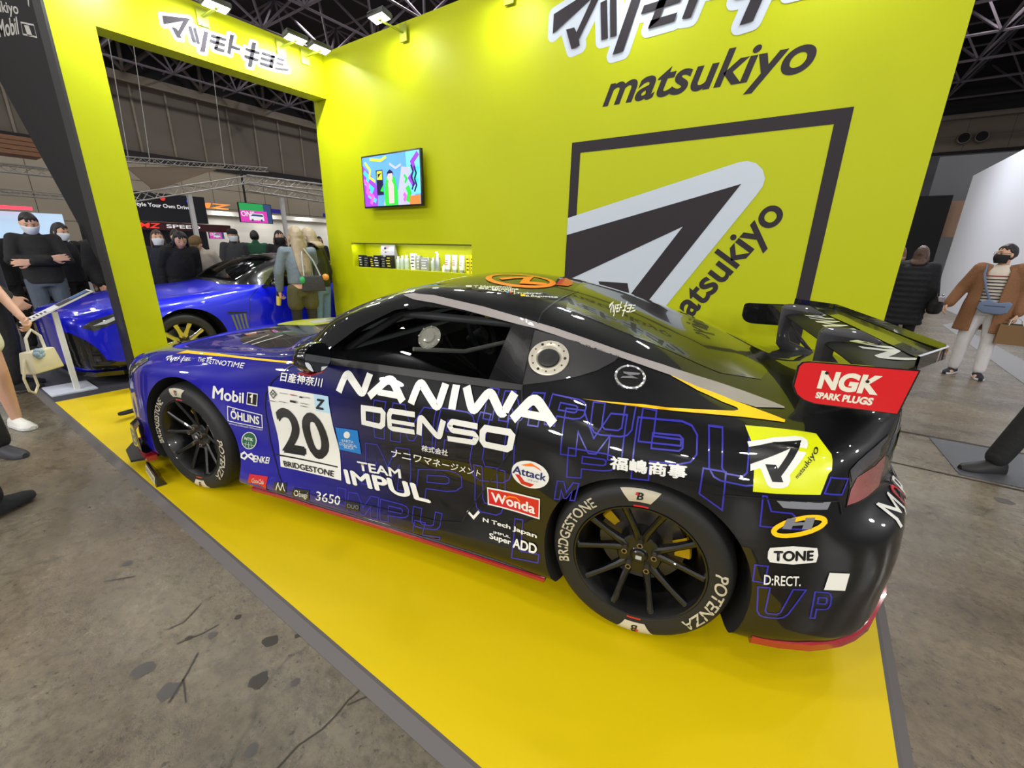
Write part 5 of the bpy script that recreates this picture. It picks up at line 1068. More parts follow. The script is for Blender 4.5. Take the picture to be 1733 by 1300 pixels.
# ---- white information stand before the blue car
st = empty('info_stand', (-.53, -2.78, HP), 0, 'white information stand with tilted card in front of the blue coupe', 'stand')
WST = mat('stand_white_metal', (225, 226, 222), .4)
b = MB(); b.prism([(-.36, -.20), (.06, -.20), (.06, .13), (-.36, .13)], lambda a, c: (a+.05, c, 0), lambda a, c: (a+.05, c, .012)); b.build('base_plate', mat('stand_base_white', (206, 212, 226), .4), st)
b = MB(); b.box((-.022, -.02, .012), (.022, .02, .78)); b.build('post', WST, st)
M = Matrix.Translation((0, .03, .83)) @ Matrix(((0, -1, 0, 0), (.89, 0, -.456, 0), (.456, 0, .89, 0), (0, 0, 0, 1)))
b = MB(); b.box((-.29, -.10, -.008), (.29, .10, .004), 0, M); b.build('card_holder', WST, st)
b = MB(); KD = 1
b.add([(-.28, -.09, .0045), (.28, -.09, .0045), (.28, .09, .0045), (-.28, .09, .0045)], [(0, 1, 2, 3)], 0, M); b.add([(.0, -.085, .005), (.275, -.085, .005), (.275, .085, .005), (.0, .085, .005)], [(0, 1, 2, 3)], 1, M); b.add([(.12, -.02, .0055), (.26, -.02, .0055), (.26, .07, .0055), (.12, .07, .0055)], [(0, 1, 2, 3)], 2, M)
for k in range(6): b.add([(-.26+.03*k, -.07, .0055), (-.26+.03*k, .05-.02*(k % 3), .0055), (-.245+.03*k, .05-.02*(k % 3), .0055), (-.245+.03*k, -.07, .0055)], [(0, 1, 2, 3)], 1, M)
b.build('card', [mat('card_white', (220, 222, 226), .5), mat('card_dark', (40, 42, 52), .5), mat('card_blue', (60, 110, 170), .5)], st, weld=False)
# ================================================================ booth fittings
LMP = mat('lamp_housing_grey', (70, 72, 70), 0.5); LEM = mat('lamp_diffuser_lit', (255, 255, 255), 0.4, emit=(235, 242, 255), estr=9)
def floodlight(loc, face, label):
    # face: direction pointing from the lamp back to its wall
    d = Vector(face); o = empty('flood_lamp', loc, math.atan2(d.y, d.x), label, 'lamp', 'flood lamps along the top of the yellow walls')
    b = MB(); M = Matrix.Rotation(radians(12), 4, 'Y'); b.box((-.06, -.115, -.012), (.06, .115, .022), 0, M); b.box((-.06, -.115, .022), (.05, .115, .034), 0, M)
    bevel(b.build('lamp_body', LMP, o), .004)
    b = MB(); b.box((-.05, -.10, -.016), (.05, .10, -.0125), 0, M); b.build('diffuser', LEM, o)
    b = MB(); b.box((.0, -.012, -.03), (.30, .012, -.018)); b.box((.29, -.05, -.10), (.30, .05, .05)); b.box((-.01, -.012, -.03), (.01, .012, .03)); b.build('bracket', mat('lamp_arm_green', (150, 160, 40), 0.5), o)
    area('flood_lamp_light', Vector(loc)+Vector((0, 0, -.03)), Vector(loc)+d*0.24+Vector((0, 0, -.62)), 0.2, FLOOD_W*(3.0 if abs(d.x) > .5 else 1), (0.93, 0.97, 1.0), 'RECTANGLE', 0.1)
FLOOD_W = 8
for y, lb in ((-2.05, 'white flood lamp above the left end of the yellow lintel'), (-1.28, 'white flood lamp on top of the yellow lintel, beside the charcoal lettering'), (-.52, 'second white flood lamp from the corner on the yellow lintel'), (-.24, 'white flood lamp nearest the corner of the two yellow walls')):
    floodlight((.31, y, 3.56), (-1, 0, 0), lb)
for x, lb in ((1.44, 'white flood lamp on the yellow back wall, nearest the corner'), (2.75, 'white flood lamp above the left of the big wall logo'), (3.95, 'white flood lamp above the middle of the big wall logo'), (5.1, 'white flood lamp above the right end of the yellow back wall')):
    floodlight((x, -.33, 3.56), (0, 1, 0), lb)
# ---- wall screen
tv = empty('wall_television', (1.193, -.1, 2.18), 0, 'flat television on the yellow back wall showing a colourful picture', 'television')
W2, H2 = .986/2, .5625/2
b = MB(); b.box((-W2, 0, -H2), (W2, .035, H2)); bevel(b.build('casing', mat('tv_black', (16, 16, 18), 0.35), tv), .004)
b = MB(); b.box((-.2, .035, -.15), (.2, .10, .15)); b.build('wall_mount', MBK, tv)
def emis(n, c, s=.75): return mat('screen_'+n, c, 0.3, emit=c, estr=s)
SCm = [emis('sky', (90, 150, 235)), emis('violet', (140, 60, 225)), emis('green', (50, 190, 60)), emis('pink', (225, 90, 200)), emis('lime', (190, 200, 60)), emis('navy', (30, 30, 60)), emis('lilac', (170, 170, 245)), emis('skin', (205, 175, 175)), emis('teal', (60, 190, 190)), emis('orange', (190, 120, 60)), emis('cyan', (110, 215, 245))]
b = MB(); sw, sh = W2-.018, H2-.018
def scr(P, mi, k=0):
    t = poly2d([(-sw+2*sw*u, -sh+2*sh*v) for u, v in P]); b.add([(p[0], -.0012-.00025*k, p[1]) for p in t[0]], t[1], mi)
scr([(0, 0), (1, 0), (1, 1), (0, 1)], 0)
def wob(pts, w): return stroke2d([(-sw+2*sw*u, -sh+2*sh*v) for u, v in pts], w)
def scl(pts, w, mi, k):
    t = wob(pts, w); b.add([(max(-sw, min(sw, p[0])), -.0012-.00025*k, max(-sh, min(sh, p[1]))) for p in t[0]], t[1], mi)
scr([(0, 0), (.24, 0), (.27, .35), (.16, .62), (0, .85)], 1, 1); scr([(.80, .2), (1, .2), (1, 1), (.78, 1)], 10, 1); scr([(.34, .0), (.95, 0), (.9, .22), (.6, .3), (.4, .2)], 6, 1); scr([(.62, .25), (.80, .2), (.84, .7), (.70, .74)], 6, 2)
for k, (pts, w, mi) in enumerate([([(.02, .72), (.10, .60), (.05, .48), (.16, .36), (.10, .22), (.22, .1)], .05, 8), ([(.0, .55), (.08, .45), (.06, .3), (.16, .2), (.12, .05)], .045, 3), ([(.05, .9), (.14, .74), (.12, .6), (.22, .5)], .03, 4), ([(.98, .95), (.88, .8), (.92, .62), (.84, .5), (.9, .35)], .055, 1), ([(.98, .7), (.90, .55), (.96, .42)], .045, 8), ([(.86, .75), (.89, .62), (.86, .52), (.90, .40), (.86, .28)], .022, 5), ([(.91, .72), (.94, .58), (.91, .48), (.94, .36), (.90, .24)], .022, 5), ([(.74, .58), (.78, .5), (.75, .42)], .03, 2), ([(.72, .22), (.76, .15), (.72, .08)], .04, 3), ([(.78, .35), (.82, .22), (.78, .06)], .06, 2), ([(.15, .95), (.35, .9), (.45, .96)], .03, 4), ([(.5, .82), (.6, .72), (.7, .78)], .025, 6), ([(.28, .06), (.36, .06)], .06, 0)]): scl(pts, w, mi, 3+k)
scr([(.25, .22), (.37, .22), (.37, .72), (.25, .72)], 5, 18); scr([(.26, .53), (.36, .52), (.36, .70), (.27, .70)], 4, 19); scr([(.28, .56), (.35, .66), (.28, .64)], 5, 20); scr([(.31, .3), (.37, .28), (.37, .42)], 2, 20)
scr([(.82, 0), (1, 0), (1, .18), (.82, .16)], 9, 18)
scr([(.39, 0), (.62, 0), (.62, .30), (.58, .56), (.50, .60), (.43, .55), (.38, .28)], 2, 20); scr([(.46, .04), (.55, .04), (.56, .40), (.50, .55), (.46, .45)], 7, 21); scr([(.455, .50), (.54, .50), (.55, .62), (.50, .68), (.45, .62)], 7, 22); scr([(.44, .56), (.455, .66), (.50, .71), (.55, .66), (.555, .56), (.54, .63), (.47, .63)], 5, 23)
b.build('screen', SCm, tv, weld=False)
# ---- light strip under the top of the niche, and the goods standing in it
ns_ = empty('niche_light', (1.26, .02, NZ1), 0, 'light strip hidden under the top of the yellow niche', 'lamp')
MB().box((-1.0, 0, -.012), (1.0, .012, 0)).build('strip_body', LMP, ns_)
area('niche_strip_light', (1.26, .03, NZ1-.015), (1.26, .10, NZ0), 2.0, 5, (1, .99, .95), 'RECTANGLE', .02)
rn = random.Random(7)
PB = mat('pack_black', (22, 22, 24), 0.4); PW = mat('pack_white', (228, 230, 226), 0.4); PG = mat('pack_glass', (205, 220, 205), 0.15, trans=0.3); PY = mat('pack_yellow', (225, 215, 20), 0.4); PR = mat('pack_red', (200, 50, 30), 0.4); PS = mat('pack_silver', (180, 184, 186), 0.3, metal=0.5)
def on_front(b, x0, x1, z0, z1, y, n, mi):
    # printed bands and marks on a pack's front
    for k in range(n):
        zz = z0+(z1-z0)*(k+.3)/n; w = (x1-x0)*rn.uniform(.45, .8); xc = (x0+x1)/2+rn.uniform(-.1, .1)*(x1-x0)
        b.add([(xc-w/2, y, zz), (xc+w/2, y, zz), (xc+w/2, y, zz+(z1-z0)*.35/n), (xc-w/2, y, zz+(z1-z0)*.35/n)], [(0, 1, 2, 3)], mi)
def px_x(px):  # where along the niche a photo column falls (front edge of the shelf)
    return NX0+(px-598)/(799-598)*0  # not used for spacing
def carton(x, w, h, dp, m, m2, label, y=.055):
    o = empty('product_carton', (x, y, NZ0), rn.uniform(-.08, .08), label, 'product', 'goods standing in the yellow niche')
    b = MB(); b.box((-w/2, 0, 0), (w/2, dp, h)); bevel(b.build('carton', m, o), .002, 1)
    b = MB(); on_front(b, -w/2, w/2, h*.1, h*.9, -.0006, 4, 0); b.build('carton_print', m2, o, weld=False); return o
def bottle(x, r, h, m, mcap, label, y=.09, pump=False):
    o = empty('product_bottle', (x, y, NZ0), 0, label, 'product', 'goods standing in the yellow niche')
    b = MB().lathe([(0, 0), (r*.94, 0), (r, .006), (r, h*.72), (r*.9, h*.78), (r*.42, h*.82), (r*.42, h*.84)], 20); b.build('bottle', m, o, smooth=40)
    b = MB().lathe([(r*.5, h*.83), (r*.5, h), (r*.44, h*1.01), (0, h*1.01)], 16)
    if pump: b.tube([(0, 0, h), (0, -.0, h*1.08), (0, -.035, h*1.06)], .006, 6)
    b.build('cap', mcap, o, smooth=40); return o
def tubepack(x, w, h, m, mcap, m2, label, y=.08):
    o = empty('product_tube', (x, y, NZ0), 0, label, 'product', 'goods standing in the yellow niche')
    b = MB(); b.grid([[(rx*cos(2*pi*k/16), ry*sin(2*pi*k/16), z) for k in range(16)] for rx, ry, z in ((w*.45, w*.32, .03), (w*.5, w*.33, .06), (w*.5, w*.22, h*.6), (w*.52, .003, h))], close=True); b.build('tube', m, o, smooth=50)
    b = MB().lathe([(0, 0), (w*.40, 0), (w*.42, .03), (w*.3, .032)], 16); b.build('cap', mcap, o, smooth=40)
    b = MB(); on_front(b, -w*.42, w*.42, .07, h*.75, -w*.335, 3, 0); b.build('tube_print', m2, o, weld=False); return o
xx = .36
for k, (w, h) in enumerate([(.09, .15), (.10, .14), (.08, .13), (.11, .155), (.08, .14), (.09, .16)]):
    carton(xx, w, h, .07, PB, [PW, PS, PY][k % 3], ['leftmost black carton in the yellow niche', 'second black carton from the left in the yellow niche', 'third black carton from the left in the yellow niche', 'fourth black carton from the left, widest in the niche row', 'fifth black carton from the left, in front of the tall bag', 'sixth black carton from the left, before the tall bag'][k], .03); xx += w+.018
bg = empty('patterned_bag', (.79, .15, NZ0), 0, 'tall black and white printed bag standing behind the cartons in the niche', 'bag')
b = MB(); b.grid([[(-.12, -.035, 0), (.12, -.035, 0), (.13, .035, 0), (-.13, .035, 0)], [(-.13, -.03, .15), (.13, -.03, .15), (.13, .03, .15), (-.13, .03, .15)], [(-.135, -.006, .285), (.12, -.006, .285), (.12, .006, .285), (-.135, .006, .285)]], close=True); b.build('pouch', mat('bag_print', (150, 150, 155), 0.35), bg, smooth=40)
b = MB()
for k in range(26):
    u, v = rn.uniform(-.10, .10), rn.uniform(.02, .25); s = rn.uniform(.012, .03); y = -.0365+.03*v/.285*.9
    P = [(u+s*rn.uniform(.6, 1.2)*cos(a), y-.001-.0002*k, v+s*rn.uniform(.5, 1)*sin(a)) for a in [2*pi*j/6 for j in range(6)]]
    b.add(P, [tuple(range(6))], k % 3)
b.build('bag_pattern', [PB, PW, mat('bag_pink', (200, 130, 130), 0.4)], bg, weld=False)
for k in range(3): bottle(1.03+.075*k, .03, .15+.01*k, PG, PW, ['clear bottle just right of the printed bag in the niche', 'second clear bottle right of the printed bag in the niche', 'third clear bottle right of the printed bag in the niche'][k])
carton(1.28, .07, .19, .05, PW, PB, 'white carton with dark print near the middle of the niche', .09); carton(1.37, .05, .17, .05, PS, PW, 'narrow silver carton near the middle of the niche', .09)
carton(1.50, .13, .15, .06, PS, PW, 'squat silver box in the middle of the niche', .07)
bottle(1.63, .028, .15, PG, PW, 'small clear bottle beside the squat silver box'); bottle(1.70, .03, .20, PS, PW, 'tall pump bottle, tallest of the right half of the niche', pump=True)
bottle(1.80, .024, .08, PW, PW, 'smallest white jar in the niche')
for k, (m2, lb) in enumerate(((PR, 'white tube with a red stripe in the niche, left of the other tubes'), (PR, 'white tube with red print in the niche, middle of the three'), (PS, 'white tube with grey print in the niche, right of the other tubes'))): tubepack(1.87+.105*k, .075, .19, PW, PS, m2, lb)
for k, lb in enumerate(('yellow carton in the niche, left of the last four', 'yellow carton in the niche, second of the last four')): carton(2.165+.058*k, .045, .19, .05, PY, PB, lb, .08)
bottle(2.262, .018, .19, PY, PB, 'slim yellow bottle at the right end of the niche')
# ---- things on the platform
ws = empty('tyre_sign', (2.128, -2.945, HP), -.11, 'small black wedge sign with a pale label in front of the front tyre', 'sign')
b = MB(); b.prism([(0, 0), (.055, 0), (.022, .07), (.010, .07)], lambda a, c: (-.14, a-.028, c), lambda a, c: (.14, a-.028, c)); b.build('wedge', STB, ws)
b = MB(); M = Matrix.Translation((0, -.0235, .036)) @ Matrix.Rotation(radians(-8), 4, 'X'); b.box((-.12, -.004, -.025), (.12, -.0015, .025), 0, M); t = txt('BRIDGESTONE', [(-.105, .012), (.105, .012), (.105, -.012), (-.105, -.012)]); b.add([(p[0], -.0046, p[1]) for p in t[0]], t[1], 1, M); b.build('label_plate', [mat('label_cream', (196, 190, 165), 0.5), STB], ws, weld=False)
fb = empty('floor_bar', CARLOC+Matrix.Rotation(CARTH, 3, 'Z') @ Vector((-1.66, -.05, 0)), CARTH, 'flat black bar with a rounded end lying on the yellow platform before the nose', 'bar')
b = MB(); P = [(.035*cos(pi+pi*k/8), -.42+.035*sin(pi+pi*k/8)) for k in range(9)]+[(.035, .5), (-.035, .5)]; b.prism(P, lambda a, c: (a, c, .05), lambda a, c: (a, c, .066)); b.build('bar_top', MBK, fb)
for yy in (-.3, .4): b = MB().box((-.02, yy-.03, 0), (.02, yy+.03, .05)); b.build('foot', MBK, fb)
# ================================================================ the hall beyond the booth
HC = mat('hall_ceiling_dark', (62, 57, 66), 0.9); TRS = mat('roof_steel', (120, 112, 124), 0.6); TILE = mat('hall_wall_tile', (172, 162, 146), 0.7); PAN = mat('hall_wall_brown', (112, 104, 96), 0.7); RIB = mat('hall_wall_rib', (142, 132, 120), 0.6)
DRK = mat('hall_dark_band', (44, 42, 44), 0.8); GRY = mat('hall_grey_wall', (112, 114, 120), 0.7); LIN = mat('tile_joint', (104, 98, 88), 0.8)
struct(MB().box((-40, -14, 13.5), (18, 36.2, 13.7)).build('ceiling', HC))
def bars(segs, r, name, m, n=4):
    b = MB()
    for a, c in segs: b.tube([a, c], r, n, cap=False)
    o = b.build(name, m, weld=False); return struct(o)
segs = []; S0, S1, st = 10.2, 12.2, 3.2
nx, ny = 16, 15; X0, Y0 = -32.0, -11.0
for i in range(nx):
    for j in range(ny):
        p = Vector((X0+i*st, Y0+j*st, S0)); q = p+Vector((st/2, st/2, S1-S0))
        if i < nx-1: segs += [(p, p+Vector((st, 0, 0))), (q, q+Vector((st, 0, 0)))]
        if j < ny-1: segs += [(p, p+Vector((0, st, 0))), (q, q+Vector((0, st, 0)))]
        segs += [(p, q), (p+Vector((st, 0, 0)), q), (p+Vector((0, st, 0)), q), (p+Vector((st, st, 0)), q)]
bars(segs, .055, 'ceiling_truss', TRS)
# far left wall: tiles below, a dark band, brown ribbed panels, a beam with a steel lattice above
b = MB(); b.box((-28.4, -14, 0), (-28, 36, 5.9), 0); b.box((-28.4, -14, 5.9), (-27.9, 36, 6.35), 1); b.box((-28.4, -14, 6.35), (-28.1, 36, 9.75), 2); b.box((-28.4, -14, 9.75), (-27.6, 36, 10.2), 3); b.box((-28.4, -14, 10.2), (-28.3, 36, 13.5), 1)
for k in range(30):
    y = -13+k*1.65; b.box((-28.1, y-.05, 6.35), (-28.0, y+.05, 9.75), 3)
    b.box((-28.0, y-.015, 0), (-27.99, y+.015, 5.9), 4)
for z in (1.2, 2.4, 3.6, 4.8): b.box((-28.0, -14, z-.015), (-27.99, 36, z+.015), 4)
struct(b.build('wall_left_far', [TILE, DRK, PAN, RIB, LIN], weld=False))
sg = []
for k in range(13):
    y = -12+k*3.7; sg += [((-27.4, y, 10.2), (-27.0, y+1.85, 11.9)), ((-27.0, y+1.85, 11.9), (-27.4, y+3.7, 10.2)), ((-27.4, y, 10.2), (-27.2, y, 12.4))]
sg += [((-27.0, -14, 11.9), (-27.0, 36, 11.9))]; bars(sg, .11, 'trim_10', mat('lattice_steel', (88, 80, 78), 0.6), 5)
# end wall on the right with its duct mouths
b = MB(); b.box((-40, 35, 0), (18, 35.4, 7.45), 0); b.box((-40, 34.95, 7.45), (18, 35.4, 7.62), 1); b.box((-40, 35, 7.62), (18, 35.4, 9.3), 2); b.box((-40, 34.7, 9.3), (18, 35.4, 9.55), 3); b.box((-40, 35.2, 9.55), (18, 35.4, 13.5), 1)
for k in range(14): b.box((-6+k*1.9, 34.99, 7.62), (-5.97+k*1.9, 35.0, 9.3), 4)
b.box((-40, 34.99, 8.42), (18, 35, 8.44), 4)
struct(b.build('wall_end', [GRY, DRK, mat('hall_wall_sand', (136, 124, 112), 0.7), RIB, LIN], weld=False))
for k, px in enumerate((11.0, 11.75, 14.2, 14.95)):
    o = empty('air_duct', (px, 34.58, 8.25), 0, ['round air duct mouth on the far wall, left of the nearer pair', 'round air duct mouth on the far wall, right of the nearer pair', 'round air duct mouth at the far right wall, third along', 'round air duct mouth at the far right wall, fourth along'][k], 'air duct', 'duct mouths on the far wall')
    M = Matrix.Rotation(pi/2, 4, 'X'); MB().lathe([(.30, -.40), (.30, .0), (.26, .0), (.26, -.38)], 20, 0, M).build('duct_ring', RIB, o, smooth=40); MB().lathe([(.26, -.1), (0, -.1)], 20, 0, M).build('duct_mouth', DRK, o)
# right side wall, out of frame, and the wall behind the camera close the hall
struct(MB().box((17.6, -14, 0), (18, 36, 13.5)).build('wall_right_far', GRY)); struct(MB().box((-40, -14.4, 0), (18, -14, 13.5)).build('wall_near', GRY))
# white booth wall, black booth wall and grey hoarding on the right
struct(MB().box((8.76, 3.2, 0), (8.95, 16.3, 3.92)).build('wall_white_booth', mat('booth_white_panel', (214, 216, 226), 0.6)))
struct(MB().box((6.6, 18, 0), (8.72, 18.2, 3.55)).build('wall_black_booth', mat('booth_black_cloth', (18, 18, 20), 0.9)))
struct(MB().box((9.1, 26, 0), (14.5, 26.2, 6.0)).build('wall_grey_booth', GRY))
struct(MB().box((8.75, 18.5, 2.2), (9.6, 18.6, 3.4)).build('trim_11', mat('shop_front_warm', (150, 120, 100), 0.6)))
# steel checker plates and trench covers in the floor
CHK = mat('checker_steel', (96, 98, 104), 0.35, metal=0.6, bump=(140, 0.8))
def plate(name, P, m): b = MB(); b.prism(P, lambda a, c: (a, c, .0012), lambda a, c: (a, c, .004)); return struct(b.build(name, m))
plate('floor_plate', [(6.40, 1.16), (7.4, 1.18), (7.4, .42), (6.45, .40)], CHK)
SLT = mat('trench_cover', (118, 112, 104), 0.5, noise=(6, 0.15)); GRD = mat('floor_groove', (52, 47, 42), 0.9)
plate('floor_trench', [(5.95, 1.20), (16, 1.30), (16, 1.22), (5.95, 1.165)], GRD)
plate('floor_joint', [(5.9, .36), (16, .40), (16, .38), (5.9, .345)], GRD)
plate('floor_lane', [(7.97, 10.1), (8.27, 10.8), (8.2, 5.0), (8.0, 1.0), (7.3, 1.6), (7.73, 4.15)], mat('lane_grey', (128, 127, 130), 0.5))
# ---- trusses over the other stands
ALT = mat('truss_aluminium', (176, 174, 172), 0.4, metal=0.4)
def boxtruss(name, a, c, w, label, n=None, cat='truss'):
    a, c = Vector(a), Vector(c); d = (c-a); L = d.length; d.normalize(); n = n or max(2, int(L/(w*1.2)))
    s = d.cross(Vector((0, 0, 1))); s = (s if s.length > .1 else Vector((1, 0, 0))).normalized(); t = s.cross(d).normalized(); b = MB()
    cs = [s*(w/2)+t*(w/2), -s*(w/2)+t*(w/2), -s*(w/2)-t*(w/2), s*(w/2)-t*(w/2)]
    for o in cs: b.tube([a+o, c+o], w*.085, 5, cap=False)
    for k in range(n):
        p, q = a+d*(L*k/n), a+d*(L*(k+1)/n)
        for e in range(4):
            u, v = cs[e], cs[(e+1) % 4]; b.tube([p+(u if k % 2 else v), q+(v if k % 2 else u)], w*.05, 4, cap=False)
    o = b.build(name, ALT, weld=False); tag(o, label, cat, 'aluminium trusses over the stands beyond'); return o
boxtruss('lighting_truss', (-12, 1.0, 2.62), (-12, 4.65, 3.62), .22, 'silver truss rising to the right under the brown canopy')
boxtruss('lighting_truss', (-12, 4.65, 3.65), (-12, 9.5, 3.75), .24, 'silver truss running right from the canopy apex to the yellow wall')
boxtruss('lighting_truss', (-12, 4.6, 3.38), (-12, 9.5, 3.2), .24, 'lower silver truss behind the hanging screen')
boxtruss('lighting_truss', (-14, 1.8, 4.0), (-14, 6.5, 4.35), .16, 'thin silver truss above the brown canopy')
boxtruss('lighting_truss', (-9, -3.0, 2.86), (-9, -.75, 2.86), .16, 'upper silver truss left of the black booth panel')
boxtruss('lighting_truss', (-9.6, -3.0, 2.42), (-9.6, -.7, 2.42), .12, 'lower silver truss left of the black booth panel')
for y, zt, lb in ((2.78, 2.95, 'white truss column beside the dark speed shop stand'), (5.85, 3.15, 'white truss column right of the hanging screen')):
    b = MB(); b.box((-12.06, y-.06, 0), (-11.94, y+.06, zt)); b.box((-12.2, y-.2, 0), (-11.8, y+.2, .03)); o = b.build('stand_column', mat('column_white', (205, 205, 208), 0.5)); tag(o, lb, 'column', 'columns of the stands beyond')
b = MB(); b.prism([(1.95, 3.80), (4.96, 4.27), (2.7, 3.18)], lambda a, c: (-14.0-(4.3-c)*.6, a, c), lambda a, c: (-13.95-(4.3-c)*.6, a, c)); o = b.build('canopy', mat('canopy_brown', (178, 160, 142), 0.7)); tag(o, 'brown triangular canopy sail under the hall wall, seen through the opening', 'canopy')
for y, z in ((2.05, 3.8), (4.9, 4.25), (2.7, 3.2)): MB().tube([(-14.0-(4.3-z)*.6+.02, y, z), (-14.0, y+.25, 10.2)], .012, 5).build('wire', ALT, o)
o = empty('wood_canopy', (-9.0, -1.6, 3.3), 0, 'brown slatted wooden canopy at the left edge behind the black panel', 'canopy')
for k in range(4): MB().box((-.3+.02*k, -1.2, -.18+.09*k), (.3, .56-.02*k, -.10+.09*k)).build('slat', mat('wood_brown', (122, 84, 58), 0.6), o)
# ---- dark stand with its signs, white stand, hanging screen
RDT = mat('sign_red_lit', (230, 60, 50), 0.5, emit=(230, 60, 50), estr=0.7); WHT = mat('sign_white_lit', (230, 230, 230), 0.5, emit=(225, 225, 225), estr=0.5); ORT = mat('sign_orange_lit', (255, 140, 60), 0.5, emit=(255, 140, 60), estr=1.0); BLT = mat('sign_blue_lit', (70, 80, 235), 0.5, emit=(70, 80, 235), estr=1.2)
def on_x(X): return lambda a, c: (X, a, c)
o = empty('dark_stand', (-13.2, 2.4, 0), 0, 'dark exhibition stand with red and white lettering beyond the blue car', 'stand')
L0 = Matrix.Translation((13.2, -2.4, 0))
b = MB(); b.box((-13.3, .5, 2.1), (-13.0, 3.6, 2.98), 0, L0); b.box((-14.8, .5, 0), (-14.6, 4.1, 2.1), 0, L0); b.build('fascia', mat('stand_navy', (24, 24, 36), 0.6), o)
b = MB(); b.box((-13.25, .5, 1.83), (-12.98, 4.3, 2.08), 0, L0); b.build('lower_board', mat('stand_dark_red', (70, 16, 24), 0.5), o)
for s, q, m in (('Style Your Own Drive', [(1.55, 2.66), (3.1, 2.66), (3.1, 2.50), (1.55, 2.50)], WHT), ('MZ', [(1.6, 2.04), (2.15, 2.04), (2.1, 1.88), (1.55, 1.88)], RDT), ('SPEED', [(2.3, 2.02), (3.3, 2.02), (3.3, 1.9), (2.3, 1.9)], WHT)):
    t = txt(s, q, shear=0.0, bold=0.02); b = MB(); b.add([(-12.97, p[0], p[1]) for p in t[0]], t[1], 0, L0); b.build('sign_lettering', m, o, weld=False)
for y, z, m in ((2.35, 2.82, RDT), (3.1, 2.80, BLT)):
    b = MB(); b.sphere((-12.95, y, z), .07, 12, 8, 0, L0); b.build('stage_light', m, o, smooth=60)
o = empty('white_stand', (-16, 7.4, 0), 0, 'long white lit stand wall beyond the blue car under the hanging screen', 'stand')
L0 = Matrix.Translation((16, -7.4, 0))
b = MB(); b.box((-16.2, 3.9, 0), (-16, 12.5, 2.55), 0, L0); b.box((-16.2, 3.9, 2.55), (-15.6, 12.5, 2.72), 0, L0); b.build('panel', mat('stand_white', (226, 224, 218), 0.6), o)
b = MB(); t = txt('MZ', [(4.15, 3.0), (5.6, 3.0), (5.5, 2.8), (4.05, 2.8)], bold=.03); b.add([(-15.6, p[0], p[1]) for p in t[0]], t[1], 0, L0); b.build('sign_lettering', ORT, o, weld=False)
for y in (6.3, 7.4, 10.2): b = MB(); b.box((-15.7, y-.3, 2.8), (-15.6, y+.3, 2.98), 0, L0); b.build('sign_box', mat('sign_navy', (22, 20, 60), 0.5, emit=(40, 36, 150), estr=.5), o)
for y in (5.2, 7.0, 8.8, 10.6, 12.2): area('stand_lamp', (-15.2, y, 2.7), (-15.9, y, 1.2), .25, 9, (1, .97, .9))
def screen(name, X, y0, y1, z0, z1, label, pole=None):
    o = empty(name, (X, (y0+y1)/2, (z0+z1)/2), 0, label, 'screen'); w, h = (y1-y0)/2, (z1-z0)/2
    MB().box((-.06, -w, -h), (0, w, h)).build('casing', mat('tv_black'), o)
    b = MB(); f = lambda u, v, k=0: (.002+.0006*k, -w*.96+2*w*.96*u, -h*.95+2*h*.95*v)
    G_, M_, K_, W_ = 0, 1, 2, 3
    b.add([f(0, .62), f(.75, .62), f(.75, 1), f(0, 1)], [(0, 1, 2, 3)], 0); b.add([f(0, 0), f(.85, 0), f(.85, .62), f(0, .62)], [(0, 1, 2, 3)], 1); b.add([f(.75, .62), f(1, .62), f(1, 1), f(.75, 1)], [(0, 1, 2, 3)], 2); b.add([f(.85, 0), f(1, 0), f(1, .62), f(.85, .62)], [(0, 1, 2, 3)], 2)
    t = txt('ONE', [(.03, .58), (.45, .58), (.42, .30), (.03, .30)], bold=.02); b.add([f(*p, 2) for p in t[0]], t[1], 3)
    van = [(.27, .12), (.27, .34), (.36, .48), (.72, .48), (.74, .12)]; t = poly2d(van); b.add([f(*p, 3) for p in t[0]], t[1], 3)
    t = poly2d([(.31, .33), (.38, .44), (.70, .44), (.71, .33)]); b.add([f(*p, 4) for p in t[0]], t[1], 2)
    for uc in (.36, .65): t = poly2d(ellipse(uc, .12, .035, .07, 14)); b.add([f(*p, 4) for p in t[0]], t[1], 2)
    b.build('picture', [emis('emerald', (40, 150, 80)), emis('magenta', (205, 60, 170)), emis('dusk', (50, 70, 110)), emis('pale', (215, 215, 220))], o, weld=False)
    if pole: MB().tube([(-.03, -w*.5, h), (-.03, -w*.5, pole)], .035, 8).build('pole', MBK, o)
    return o
screen('hanging_screen', -11.9, 4.2, 5.35, 2.18, 2.85, 'hanging screen with green and pink picture above the crowd', 1.4)
screen('small_screen', -13.5, 3.75, 4.25, 1.60, 1.96, 'small screen with pink picture on the white stand below the hanging screen')
o = empty('lit_stand', (-10.2, -1.5, 0), 0, 'pale blue lit stand panel at the left edge behind the crowd', 'stand')
L0 = Matrix.Translation((10.2, 1.5, 0))
b = MB(); b.box((-10.3, -3.2, 1.0), (-10.2, -.7, 2.05), 0, L0); b.build('light_panel', mat('panel_lit_blue', (190, 215, 235), 0.5, emit=(180, 210, 240), estr=.7), o)
b = MB(); b.box((-10.2, -3.2, 2.10), (-10.1, -1.2, 2.17), 0, L0); b.build('red_tube', mat('tube_red', (250, 60, 70), 0.5, emit=(250, 60, 80), estr=2), o)
b = MB(); b.box((-9.3, -3.2, 1.9), (-9.2, -1.9, 2.75), 0, L0); b.build('teal_board', mat('board_teal', (90, 190, 205), 0.5, emit=(90, 190, 205), estr=.35), o)
